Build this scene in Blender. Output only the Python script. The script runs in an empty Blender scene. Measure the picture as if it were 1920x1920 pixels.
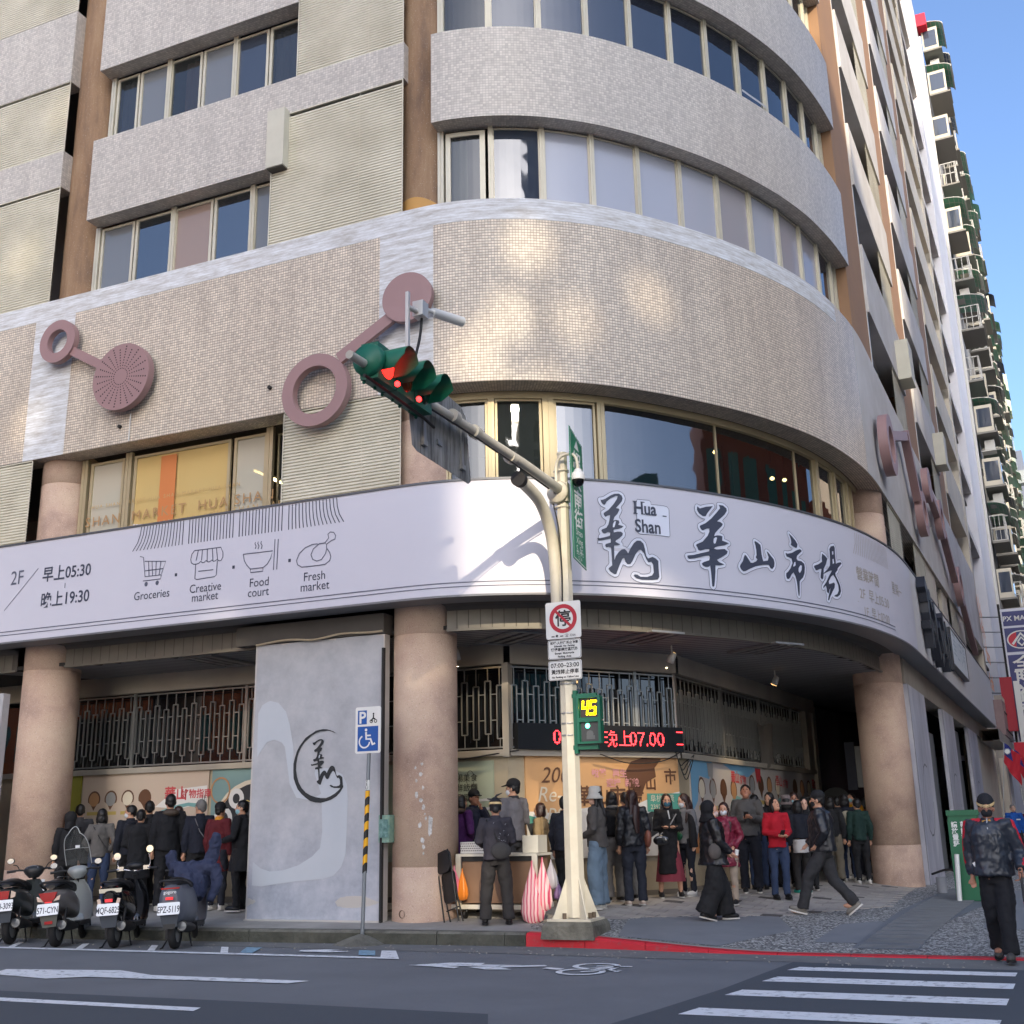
import bpy, bmesh, math, random
from mathutils import Vector as V, Matrix, noise
from mathutils.geometry import tessellate_polygon
sc = bpy.context.scene
R = math.radians
# ---------------------------------------------------------------- camera
cam = bpy.data.cameras.new("camera"); camo = bpy.data.objects.new("camera", cam)
sc.collection.objects.link(camo); sc.camera = camo
cam.sensor_width = 36.0; cam.sensor_fit = 'HORIZONTAL'; cam.lens = 36.0 * 2108.34 / 1920
cam.clip_start = .05; cam.clip_end = 2000
_p, _r, _y = .273792, -.0210495, -.401139
_f = V((math.sin(_y)*math.cos(_p), math.cos(_y)*math.cos(_p), math.sin(_p)))
_rt = V((math.cos(_y), -math.sin(_y), 0)); _up = _rt.cross(_f)
_r2 = _rt*math.cos(_r) + _up*math.sin(_r); _u2 = -_rt*math.sin(_r) + _up*math.cos(_r)
_m = Matrix((_r2, _u2, -_f)).transposed().to_4x4(); _m.translation = (0, 0, 1.5)
camo.matrix_world = _m
# ---------------------------------------------------------------- sun, sky, exposure
SUN = V((.452, -.848, .369)).normalized()
SUN_EL = math.asin(SUN.z); SUN_AZ = math.atan2(SUN.x, SUN.y)
ld = bpy.data.lights.new("sun", 'SUN'); lo = bpy.data.objects.new("sun", ld); sc.collection.objects.link(lo)
ld.energy = 2.0; ld.angle = R(.55); ld.color = (1, .84, .62)
lo.rotation_euler = SUN.to_track_quat('Z', 'Y').to_euler(); lo.location = (20, -40, 40)
w = bpy.data.worlds.new("World"); sc.world = w; w.use_nodes = True
_nt = w.node_tree; _bg = _nt.nodes['Background']
_sk = _nt.nodes.new('ShaderNodeTexSky'); _sk.sky_type = 'NISHITA'; _sk.sun_disc = False
_sk.sun_elevation = SUN_EL; _sk.sun_rotation = SUN_AZ
_sk.air_density = .75; _sk.dust_density = 4; _sk.ozone_density = 3.5
_nt.links.new(_sk.outputs[0], _bg.inputs[0]); _bg.inputs[1].default_value = .15
sc.view_settings.view_transform = 'Standard'; sc.view_settings.look = 'None'
sc.view_settings.exposure = 1.52; sc.view_settings.gamma = 1; sc.view_settings.use_curve_mapping = False
sc.cycles.max_bounces = 7; sc.cycles.diffuse_bounces = 4; sc.cycles.glossy_bounces = 4
sc.cycles.transparent_max_bounces = 12; sc.cycles.transmission_bounces = 4
sc.cycles.use_denoising = True
random.seed(7)
rnd = random.uniform
# ---------------------------------------------------------------- objects
def link(o): sc.collection.objects.link(o); return o
def wloc(o):
    p = V((0, 0, 0))
    while o: p = p + o.location; o = o.parent
    return p
def thing(name, label, cat, loc, group=None):
    o = link(bpy.data.objects.new(name, None)); o.empty_display_size = .1
    o.location = loc; o['label'] = label; o['category'] = cat
    if group: o['group'] = group
    return o
def tag(o, label, cat, group=None):
    o['label'] = label; o['category'] = cat
    if group: o['group'] = group
    return o
class MB:
    """collects faces; one MB becomes one mesh object"""
    def __init__(s): s.v = []; s.f = []; s.u = []; s.mi = []; s.sm = []; s.hasuv = False; s.cm = 0
    def face(s, pts, uv=None, smooth=False):
        n = len(s.v); s.v += [V(p) for p in pts]; s.f.append(list(range(n, n+len(pts))))
        s.u.append(uv); s.mi.append(s.cm); s.sm.append(smooth)
        if uv: s.hasuv = True
        return s
    def grid(s, rows, smooth=True, closeu=False, uv=None, flip=False):
        n = len(s.v); w = len(rows[0])
        for r in rows: s.v += [V(p) for p in r]
        for i in range(len(rows)-1):
            for j in range(w if closeu else w-1):
                a = n+i*w+j; b = n+i*w+(j+1) % w; q = [a, b, b+w, a+w]
                uvq = [uv(i, j), uv(i, j+1), uv(i+1, j+1), uv(i+1, j)] if uv else None
                if flip: q.reverse(); uvq = uvq and uvq[::-1]
                s.f.append(q); s.u.append(uvq); s.mi.append(s.cm); s.sm.append(smooth)
                if uv: s.hasuv = True
        return s
    def box(s, a, b, M=None):
        x0, y0, z0 = a; x1, y1, z1 = b
        c = [V((x, y, z)) for z in (z0, z1) for y in (y0, y1) for x in (x0, x1)]
        if M: c = [M @ p for p in c]
        for q in ((0, 2, 3, 1), (4, 5, 7, 6), (0, 1, 5, 4), (2, 6, 7, 3), (0, 4, 6, 2), (1, 3, 7, 5)):
            s.face([c[i] for i in q])
        return s
    def cbox(s, c, d, M=None, rz=0, rx=0, ry=0):
        T = Matrix.Translation(V(c)) @ Matrix.Rotation(rz, 4, 'Z') @ Matrix.Rotation(ry, 4, 'Y') @ Matrix.Rotation(rx, 4, 'X')
        return s.box((-d[0]/2, -d[1]/2, -d[2]/2), (d[0]/2, d[1]/2, d[2]/2), (M @ T) if M else T)
    def tube(s, pts, r, n=8, cap=True, smooth=True):
        pts = [V(p) for p in pts]; rs = r if isinstance(r, (list, tuple)) else [r]*len(pts)
        rows = []; up = None
        for i, p in enumerate(pts):
            t = (pts[min(i+1, len(pts)-1)] - pts[max(i-1, 0)])
            t = t.normalized() if t.length > 1e-9 else V((0, 0, 1))
            if up is None: up = t.orthogonal().normalized()
            up = (up - t*up.dot(t)); up = up.normalized() if up.length > 1e-6 else t.orthogonal().normalized()
            b = t.cross(up); rr = rs[i]; ra, rb = rr if isinstance(rr, (list, tuple)) else (rr, rr)
            rows.append([p + up*(ra*math.cos(2*math.pi*k/n)) + b*(rb*math.sin(2*math.pi*k/n)) for k in range(n)])
        s.grid(rows, smooth, True)
        if cap: s.face(rows[0][::-1]); s.face(rows[-1])
        return s
    def cyl(s, a, b, r, n=16, r2=None, smooth=True, cap=True):
        return s.tube([a, b], [r, r if r2 is None else r2], n, cap, smooth)
    def lathe(s, prof, c=(0, 0, 0), n=20, axis='Z', smooth=True, a0=0, a1=2*math.pi):
        rows = []; full = abs(a1-a0-2*math.pi) < 1e-6
        for r, z in prof:
            row = []
            for k in range(n if full else n+1):
                t = a0+(a1-a0)*k/n; x, y = r*math.cos(t), r*math.sin(t)
                p = {'Z': (x, y, z), 'Y': (x, z, y), 'X': (z, x, y)}[axis]; row.append(V(c)+V(p))
            rows.append(row)
        return s.grid(rows, smooth, full)
    def ell(s, c, r, n=10, m=14, M=None, rot=None):
        rows = []
        for i in range(n+1):
            t = math.pi*i/n; row = []
            for k in range(m):
                u = 2*math.pi*k/m; p = V((r[0]*math.sin(t)*math.cos(u), r[1]*math.sin(t)*math.sin(u), -r[2]*math.cos(t)))
                if rot: p = rot @ p
                p = p+V(c); row.append(M @ p if M else p)
            rows.append(row)
        return s.grid(rows, True, True)
    def prism(s, poly, z0, z1, fn=None, cap0=True):
        """2D polygon (any), extruded between levels z0..z1; fn maps (x,y,z) -> point"""
        fn = fn or (lambda x, y, z: V((x, y, z)))
        a = sum(poly[i][0]*poly[(i+1) % len(poly)][1]-poly[(i+1) % len(poly)][0]*poly[i][1] for i in range(len(poly)))
        if a < 0: poly = poly[::-1]
        n = len(poly); tri = tessellate_polygon([[V((p[0], p[1], 0)) for p in poly]])
        for t in tri:
            q = [poly[i] for i in t]
            ar = (q[1][0]-q[0][0])*(q[2][1]-q[0][1])-(q[2][0]-q[0][0])*(q[1][1]-q[0][1])
            if ar < 0: q = q[::-1]
            s.face([fn(p[0], p[1], z1) for p in q])
            if cap0: s.face([fn(p[0], p[1], z0) for p in q[::-1]])
        for i in range(n):
            p, q = poly[i], poly[(i+1) % n]
            s.face([fn(p[0], p[1], z0), fn(q[0], q[1], z0), fn(q[0], q[1], z1), fn(p[0], p[1], z1)])
        return s
    def mesh(s, name, mats, org=V((0, 0, 0)), merge=False):
        me = bpy.data.meshes.new(name); me.from_pydata([tuple(p-org) for p in s.v], [], s.f)
        for m in (mats if isinstance(mats, (list, tuple)) else [mats]): me.materials.append(m)
        me.polygons.foreach_set('use_smooth', s.sm)
        if any(s.mi): me.polygons.foreach_set('material_index', s.mi)
        if s.hasuv:
            l = me.uv_layers.new(name='UVMap').data; k = 0
            for f, u in zip(s.f, s.u):
                for i in range(len(f)):
                    if u: l[k].uv = u[i]
                    k += 1
        if merge:
            b = bmesh.new(); b.from_mesh(me); bmesh.ops.remove_doubles(b, verts=b.verts, dist=1e-5)
            b.to_mesh(me); b.free()
        me.update(); return me
    def put(s, name, mats, parent=None, loc=None, merge=False):
        org = wloc(parent) if parent else V(loc or (0, 0, 0))
        if parent and loc is not None: org = org + V(loc)
        o = link(bpy.data.objects.new(name, s.mesh(name, mats, org, merge)))
        o.parent = parent
        if loc is not None: o.location = loc
        return o
    def local(s, name, mats, parent=None, loc=(0, 0, 0), merge=False):
        o = link(bpy.data.objects.new(name, s.mesh(name, mats, V((0, 0, 0)), merge))); o.parent = parent; o.location = loc
        return o
def kids(o): return list(o.children)
def dup(root, loc, rz=None, label=None, parent=None):
    """a copy of a thing together with its parts and sub-parts"""
    def cp(o, par):
        c = o.copy(); link(c); c.parent = par
        for k in kids(o): cp(k, c)
        return c
    c = cp(root, parent); c.location = loc
    if rz is not None: c.rotation_euler = (0, 0, rz)
    if label: c['label'] = label
    return c
def clone(me, name, parent, loc, rot=None, scale=None):
    o = link(bpy.data.objects.new(name, me)); o.parent = parent; o.location = loc
    if rot: o.rotation_euler = rot
    if scale: o.scale = scale
    return o
# ---------------------------------------------------------------- materials
def lin(c):
    if isinstance(c, (int, float)): c = (c, c, c)
    if max(c) > 1.001: c = [((x/255)/12.92 if x/255 <= .04045 else ((x/255+.055)/1.055)**2.4) for x in c]
    return (*c[:3], 1)
_mc = {}
def mat(name, col, rough=.6, metal=0, spec=.5, bump=None, var=None, emit=None, coat=0, alpha=None, ccoord='Object', trans=0):
    """procedural material. var=(scale, second colour, contrast) mottles the colour; bump=(scale, strength, distance)"""
    m = bpy.data.materials.new(name); m.use_nodes = True; nt = m.node_tree; b = nt.nodes['Principled BSDF']
    b.inputs['Base Color'].default_value = lin(col); b.inputs['Roughness'].default_value = rough
    b.inputs['Metallic'].default_value = metal; b.inputs['Specular IOR Level'].default_value = spec
    if coat: b.inputs['Coat Weight'].default_value = coat; b.inputs['Coat Roughness'].default_value = .08
    if trans: b.inputs['Transmission Weight'].default_value = trans
    if alpha is not None: b.inputs['Alpha'].default_value = alpha
    if emit: b.inputs['Emission Color'].default_value = lin(emit[0]); b.inputs['Emission Strength'].default_value = emit[1]
    tc = None
    if var or bump: tc = nt.nodes.new('ShaderNodeTexCoord')
    if var:
        n = nt.nodes.new('ShaderNodeTexNoise'); n.inputs['Scale'].default_value = var[0]; n.inputs['Detail'].default_value = 6
        n.inputs['Roughness'].default_value = .62
        nt.links.new(tc.outputs[ccoord], n.inputs['Vector'])
        r = nt.nodes.new('ShaderNodeValToRGB'); k = var[2] if len(var) > 2 else .2
        r.color_ramp.elements[0].position = .5-k; r.color_ramp.elements[1].position = .5+k
        r.color_ramp.elements[0].color = lin(col); r.color_ramp.elements[1].color = lin(var[1])
        nt.links.new(n.outputs['Fac'], r.inputs['Fac']); nt.links.new(r.outputs[0], b.inputs['Base Color'])
    if bump:
        n = nt.nodes.new('ShaderNodeTexNoise'); n.inputs['Scale'].default_value = bump[0]; n.inputs['Detail'].default_value = 4
        nt.links.new(tc.outputs[ccoord], n.inputs['Vector'])
        bp = nt.nodes.new('ShaderNodeBump'); bp.inputs['Strength'].default_value = bump[1]; bp.inputs['Distance'].default_value = bump[2]
        nt.links.new(n.outputs['Fac'], bp.inputs['Height']); nt.links.new(bp.outputs[0], b.inputs['Normal'])
    return m
class NT:
    """short-hand for node graphs"""
    def __init__(s, m): s.m = m; s.t = m.node_tree; s.b = s.t.nodes['Principled BSDF']
    def n(s, typ, **kw):
        x = s.t.nodes.new(typ)
        for k, v in kw.items():
            if hasattr(x, k): setattr(x, k, v)
            else: x.inputs[k.replace('_', ' ')].default_value = v
        return x
    def l(s, a, b): s.t.links.new(a, b)
    def mix(s, f, a, b):
        x = s.t.nodes.new('ShaderNodeMix'); x.data_type = 'RGBA'
        for i, v in ((0, f), (6, a), (7, b)):
            if hasattr(v, 'links'): s.l(v, x.inputs[i])
            else: x.inputs[i].default_value = v if i == 0 else lin(v)
        return x.outputs[2]
    def math(s, op, a, b=0, c=None):
        x = s.t.nodes.new('ShaderNodeMath'); x.operation = op
        for i, v in enumerate((a, b) if c is None else (a, b, c)):
            if hasattr(v, 'links'): s.l(v, x.inputs[i])
            else: x.inputs[i].default_value = v
        return x.outputs[0]
    def ramp(s, f, stops):
        x = s.t.nodes.new('ShaderNodeValToRGB'); e = x.color_ramp.elements
        while len(e) < len(stops): e.new(.5)
        for q, (p, c) in zip(e, stops): q.position = p; q.color = lin(c)
        s.l(f, x.inputs[0]); return x.outputs[0]
    def noise(s, vec, scale, detail=5, rough=.6):
        x = s.t.nodes.new('ShaderNodeTexNoise'); x.inputs['Scale'].default_value = scale; x.inputs['Detail'].default_value = detail
        x.inputs['Roughness'].default_value = rough; s.l(vec, x.inputs['Vector']); return x.outputs['Fac']
    def bump(s, h, strength, dist):
        x = s.t.nodes.new('ShaderNodeBump'); x.inputs['Strength'].default_value = strength; x.inputs['Distance'].default_value = dist
        s.l(h, x.inputs['Height']); s.l(x.outputs[0], s.b.inputs['Normal'])
def tile_mat(name, col, grout, pitch=.047, gw=.13, stain=(60, 55, 50), stainamt=.35):
    """small square mosaic tiles on the UV map (metres) with weather streaks"""
    m = mat(name, col, .38); g = NT(m); tc = g.n('ShaderNodeTexCoord'); sp = g.n('ShaderNodeSeparateXYZ'); g.l(tc.outputs['UV'], sp.inputs[0])
    u = g.math('FRACT', g.math('DIVIDE', sp.outputs[0], pitch)); v = g.math('FRACT', g.math('DIVIDE', sp.outputs[1], pitch))
    a = g.math('LESS_THAN', u, gw*.75); b = g.math('LESS_THAN', v, gw*1.25); line = g.math('MAXIMUM', a, b)
    wn = g.n('ShaderNodeTexWhiteNoise', noise_dimensions='2D')
    cb = g.n('ShaderNodeCombineXYZ'); g.l(g.math('FLOOR', g.math('DIVIDE', sp.outputs[0], pitch)), cb.inputs[0]); g.l(g.math('FLOOR', g.math('DIVIDE', sp.outputs[1], pitch)), cb.inputs[1])
    g.l(cb.outputs[0], wn.inputs['Vector'])
    base = g.ramp(wn.outputs['Value'], [(0, [c*.9 for c in col]), (.5, col), (1, [min(255, c*1.07) for c in col])])
    mp = g.n('ShaderNodeMapping'); mp.inputs['Scale'].default_value = (1.6, .22, 1); g.l(tc.outputs['UV'], mp.inputs[0])
    st = g.ramp(g.noise(mp.outputs[0], 1.6, 8, .68), [(.42, 0.), (.8, 1.)])
    big = g.noise(tc.outputs['UV'], .5, 4)
    c = g.mix(g.math('MULTIPLY', st, stainamt), base, stain); c = g.mix(g.math('MULTIPLY', big, .22), c, [x*.8 for x in col])
    c = g.mix(g.math('MULTIPLY', line, .8), c, grout); g.l(c, g.b.inputs['Base Color'])
    g.bump(g.math('SUBTRACT', 1, line), .6, .004); return m
def text_polys(body, size=1.0, xs=1.0, shear=0, align='CENTER', space=1, res=3, offset=0, lh=1.0):
    """filled letter shapes as flat triangles/polygons: list of 2D faces"""
    t = bpy.data.curves.new('lettering', 'FONT'); t.body = body; t.size = size; t.align_x = align; t.shear = shear
    t.space_character = space; t.resolution_u = res; t.space_line = lh; t.offset = offset
    o = bpy.data.objects.new('lettering', t); sc.collection.objects.link(o)
    dg = bpy.context.evaluated_depsgraph_get(); e = o.evaluated_get(dg); me = e.to_mesh()
    vs = [(v.co.x*xs, v.co.y) for v in me.vertices]; fs = [[vs[i] for i in p.vertices] for p in me.polygons]
    e.to_mesh_clear(); bpy.data.objects.remove(o); bpy.data.curves.remove(t); return fs
def letter(mb, body, fn, size, **kw):
    """add lettering to mb; fn maps (x, y) in the plane of the writing to a point"""
    for f in text_polys(body, size, **kw): mb.face([fn(x, y) for x, y in f])
    return mb
# ---------------------------------------------------------------- ground heights and plan of the corner facade
def sstep(t): t = max(0, min(1, t)); return t*t*(3-2*t)
def kerb_y(x): return 14.45+(max(x,-24)+6)*.05 if x < -6 else 14.45-.35*sstep((x+6)/3.4)
def kerb_h(x): return .17-.155*sstep((x+6.4)/3.8)
_PL = [(-70, 14.85), (-40, 14.85), (-20, 14.85), (-9.4, 14.85), (-8.6, 14.85), (-7.9, 14.86), (-7.35, 14.915), (-6.65, 15.12), (-5.95, 15.47), (-5.2, 16.03), (-4.57, 16.68), (-4.03, 17.36),
       (-3.56, 18.03), (-3.14, 18.74), (-2.64, 19.78), (-2.29, 20.75), (-2.05, 21.7), (-1.9, 22.5), (-1.8, 23.3), (-1.735, 24.2), (-1.47, 29.2)]
def _cr(P, n=6):
    out = []
    for i in range(len(P)-1):
        a = V(P[max(i-1, 0)]); b = V(P[i]); c = V(P[i+1]); d = V(P[min(i+2, len(P)-1)])
        m = 1 if (c-b).length > 3 else n
        for k in range(m):
            t = k/m
            t0 = (c-a)*.5; t1 = (d-b)*.5
            L = (c-b).length; t0 = t0*(L/max(t0.length, 1e-6))*.98; t1 = t1*(L/max(t1.length, 1e-6))*.98
            out.append(b*(2*t**3-3*t*t+1)+t0*(t**3-2*t*t+t)+c*(-2*t**3+3*t*t)+t1*(t**3-t*t))
    out.append(V(P[-1])); return out
PLAN = _cr(_PL); RA = .0525757
RD = V((math.sin(RA), math.cos(RA))); RN = V((math.cos(RA), -math.sin(RA)))
PLAN += [PLAN[-1]+RD*d for d in (2, 5, 10, 17.4, 39.5)]
_S = [0.]
for i in range(1, len(PLAN)): _S.append(_S[-1]+(PLAN[i]-PLAN[i-1]).length)
_N = []
for i in range(len(PLAN)):
    t = (PLAN[min(i+1, len(PLAN)-1)]-PLAN[max(i-1, 0)]).normalized(); _N.append(V((t.y, -t.x)))
def fpt(s, off=0.):
    """plan point at arc length s, off metres out of the facade"""
    if s <= 0: return PLAN[0]+V((s, -off))
    for i in range(len(_S)-1):
        if s <= _S[i+1] or i == len(_S)-2:
            t = (s-_S[i])/(_S[i+1]-_S[i]); return PLAN[i].lerp(PLAN[i+1], t)+(_N[i].lerp(_N[i+1], min(t, 1))).normalized()*off
def F(s, z, off=0.): p = fpt(s, off); return V((p.x, p.y, z))
def s_of_x(x): return x+70            # on the straight left side
def s_of_y(y):                         # on the right side and the curve
    for i in range(len(_S)-1):
        if PLAN[i].y <= y <= PLAN[i+1].y and PLAN[i].x > -7.6: return _S[i]+(y-PLAN[i].y)/(PLAN[i+1].y-PLAN[i].y)*(_S[i+1]-_S[i])
    return _S[-1]
def srange(a, b):
    """arc lengths from a to b with the bends of the plan in between"""
    return [a]+[s for s in _S if a+1e-4 < s < b-1e-4]+[b]
def wallstrip(mb, a, b, z0, z1, off=0., thick=.3, smooth=True, ends=True, top=True, bottom=True):
    """a band of facade following the plan: outer face, soffit, top and ends"""
    S = srange(a, b)
    mb.grid([[F(s, z, off) for s in S] for z in (z0, z1)], smooth, uv=lambda i, j: (S[min(j, len(S)-1)], (z0, z1)[i]))
    if bottom: mb.grid([[F(s, z0, o) for s in S] for o in (off-thick, off)], smooth, uv=lambda i, j: (S[min(j, len(S)-1)], (0, thick)[i]))
    if top: mb.grid([[F(s, z1, o) for s in S] for o in (off, off-thick)], smooth, uv=lambda i, j: (S[min(j, len(S)-1)], (0, thick)[i]))
    if ends:
        for s, fl in ((a, 1), (b, 0)):
            q = [F(s, z0, off-thick), F(s, z0, off), F(s, z1, off), F(s, z1, off-thick)]; u = [(0, z0), (thick, z0), (thick, z1), (0, z1)]
            if not fl: q.reverse(); u.reverse()
            mb.face(q, u)
    return mb

def plan_d(x, y):
    """signed distance to the facade line, positive on the street side"""
    best = 9e9; sg = 1
    for i in range(len(PLAN)-1):
        a = PLAN[i]; e = PLAN[i+1]-a; q = V((x, y))-a
        if i > 0 and min(abs(q.x), abs(q.y)) > 60: continue
        t = max(0, min(1, q.dot(e)/e.length_squared)); r = q-e*t
        if r.length < best: best = r.length; sg = 1 if r.dot(V((e.y, -e.x))) >= 0 else -1
    return best*sg
def gh(x, y):
    """height of the pavement"""
    k = kerb_y(x); t = y-k; h0 = kerb_h(x)
    if t <= 0: return h0
    d = plan_d(x, y)
    if d <= 0: return .22+.135*sstep(-d/1.7)
    return h0+(.22-h0)*t/(t+d)
GL={'logo':[[[(64870,6264),(64887,6260),(64937,6280),(65029,6344),(65085,6371),(65153,6379),(65196,6351),(65208,6306),(65192,6259),(65144,6198),(65097,6145),(65142,6140),(65150,6118),(65115,6053),(65069,6004),(65050,5946),(65089,5958),(65133,5952),(65140,5918),(65119,5883),(65163,5877),(65201,5864),(65172,5839),(65116,5820),(65060,5809),(65043,5799),(65049,5759),(65103,5777),(65158,5778),(65185,5757),(65178,5723),(65120,5668),(65074,5637),(65068,5614),(65105,5594),(65140,5580),(65104,5564),(65048,5557),(65042,5540),(65040,5428),(65038,5328),(65063,5396),(65110,5460),(65156,5502),(65201,5511),(65227,5490),(65253,5447),(65291,5523),(65353,5617),(65401,5657),(65460,5660),(65505,5618),(65524,5540),(65541,5429),(65569,5392),(65644,5423),(65697,5402),(65738,5366),(65737,5253),(65741,5118),(65714,5077),(65616,5062),(65450,5055),(65370,5070),(65321,5106),(65339,5129),(65384,5127),(65429,5098),(65535,5103),(65620,5132),(65653,5179),(65649,5302),(65621,5345),(65572,5332),(65539,5384),(65508,5471),(65464,5524),(65422,5510),(65366,5438),(65315,5334),(65279,5287),(65234,5284),(65208,5316),(65189,5376),(65160,5357),(65111,5254),(65074,5163),(65056,5118),(65028,5115),(64975,5147),(64943,5190),(64957,5213),(65002,5248),(65002,5370),(64998,5526),(64960,5530),(64924,5520),(64911,5544),(64916,5572),(64995,5599),(64998,5661),(64965,5653),(64855,5625),(64811,5619),(64796,5650),(64802,5664),(64834,5657),(64911,5678),(64989,5705),(64997,5756),(64959,5760),(64914,5735),(64887,5739),(64861,5777),(64873,5798),(64940,5826),(64975,5885),(64999,5988),(65003,6028),(64970,6020),(64931,5997),(64910,6028),(64908,6056),(64985,6112),(65067,6209),(65121,6293),(65138,6341),(65106,6340),(65026,6298),(64957,6236),(64933,6188),(64900,6196),(64875,6236)]],[[(65060,5930),(65088,5937),(65072,5879),(65056,5839),(65034,5840),(65039,5889)]]],'hua':[[[(66506,6317),(66553,6290),(66669,6331),(66815,6361),(66752,6294),(66697,6233),(66656,6175),(66599,6174),(66532,6207),(66495,6262)],[(66938,6397),(67025,6397),(67088,6357),(67092,6315),(67041,6249),(66947,6171),(66877,6118),(66942,6114),(66990,6087),(66965,6048),(66886,5980),(66823,5919),(66797,5867),(66861,5886),(66919,5889),(66964,5880),(66951,5810),(67029,5795),(67084,5780),(66995,5738),(66862,5709),(66800,5685),(66779,5659),(66826,5653),(66887,5661),(66990,5678),(67048,5644),(67026,5600),(66919,5536),(66821,5485),(66854,5454),(66959,5423),(66893,5405),(66782,5392),(66772,5287),(66750,5146),(66731,5058),(66709,5042),(66692,5055),(66692,5221),(66682,5382),(66644,5355),(66588,5350),(66534,5368),(66523,5401),(66566,5426),(66667,5462),(66685,5510),(66674,5544),(66603,5530),(66433,5479),(66297,5448),(66266,5463),(66259,5496),(66288,5505),(66383,5520),(66551,5572),(66680,5608),(66685,5644),(66611,5636),(66512,5602),(66471,5610),(66460,5649),(66433,5681),(66451,5700),(66565,5753),(66672,5859),(66714,5934),(66714,5981),(66668,5976),(66580,5936),(66551,5951),(66529,5989),(66537,6008),(66647,6062),(66769,6153),(66895,6276),(66959,6344),(66954,6373)]],[[(66783,5824),(66821,5849),(66850,5846),(66831,5794),(66813,5751),(66783,5739),(66771,5764)]]],'shan':[[[(67642,5886),(67702,5864),(67755,5834),(67761,5787),(67764,5691),(67773,5632),(67790,5568),(67899,5593),(67922,5650),(67897,5719),(67886,5742),(67915,5734),(67974,5681),(68035,5628),(68045,5569),(68029,5506),(67982,5459),(67942,5472),(67915,5523),(67874,5524),(67759,5504),(67613,5464),(67484,5408),(67388,5360),(67342,5352),(67301,5383),(67282,5422),(67292,5452),(67352,5524),(67382,5598),(67403,5630),(67429,5615),(67470,5566),(67510,5512),(67556,5513),(67638,5550),(67665,5583),(67632,5615),(67656,5654),(67658,5738),(67649,5809),(67632,5867)]],[]],'shi':[[[(68460,6128),(68528,6089),(68614,6027),(68660,5971),(68637,5918),(68616,5900),(68542,5917),(68481,5939),(68503,5973),(68502,6035),(68481,6082)],[(68335,5777),(68378,5770),(68489,5798),(68610,5858),(68701,5892),(68748,5884),(68754,5860),(68680,5812),(68616,5766),(68599,5715),(68624,5687),(68720,5688),(68793,5654),(68803,5594),(68779,5492),(68728,5411),(68654,5359),(68627,5331),(68612,5226),(68598,5127),(68586,5083),(68568,5090),(68563,5147),(68562,5244),(68555,5329),(68529,5411),(68491,5467),(68442,5436),(68388,5369),(68358,5341),(68314,5338),(68303,5382),(68309,5432),(68356,5462),(68427,5532),(68485,5625),(68476,5698),(68406,5713),(68354,5718),(68340,5747)]],[[(68486,5570),(68523,5643),(68553,5653),(68551,5597),(68504,5566)],[(68625,5558),(68681,5614),(68718,5607),(68697,5530),(68642,5474),(68614,5507)]]],'chang':[[[(69339,5908),(69420,5882),(69478,5840),(69447,5784),(69416,5729),(69338,5642),(69325,5564),(69300,5473),(69264,5446),(69228,5476),(69250,5554),(69284,5634),(69231,5627),(69142,5590),(69111,5585),(69065,5642),(69082,5663),(69202,5704),(69316,5765),(69315,5828),(69330,5881)],[(69630,6081),(69726,6110),(69748,6074),(69736,5969),(69735,5840),(69733,5789),(69813,5820),(69900,5843),(69927,5819),(69850,5768),(69783,5719),(69764,5678),(69683,5615),(69688,5577),(69754,5498),(69806,5403),(69813,5315),(69766,5245),(69677,5198),(69588,5197),(69602,5218),(69685,5247),(69749,5319),(69749,5408),(69688,5514),(69621,5581),(69535,5530),(69455,5444),(69457,5394),(69514,5407),(69608,5439),(69637,5418),(69615,5352),(69533,5265),(69451,5167),(69408,5102),(69382,5109),(69410,5175),(69468,5269),(69504,5349),(69451,5292),(69418,5226),(69375,5245),(69379,5308),(69355,5355),(69272,5301),(69288,5334),(69387,5422),(69494,5550),(69601,5654),(69531,5638),(69323,5552),(69349,5580),(69469,5660),(69548,5735),(69566,5840),(69577,5970),(69576,6028)]],[[(69642,5993),(69679,6001),(69674,5946),(69638,5934)],[(69630,5850),(69664,5865),(69669,5792),(69625,5766)]]]}
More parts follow.
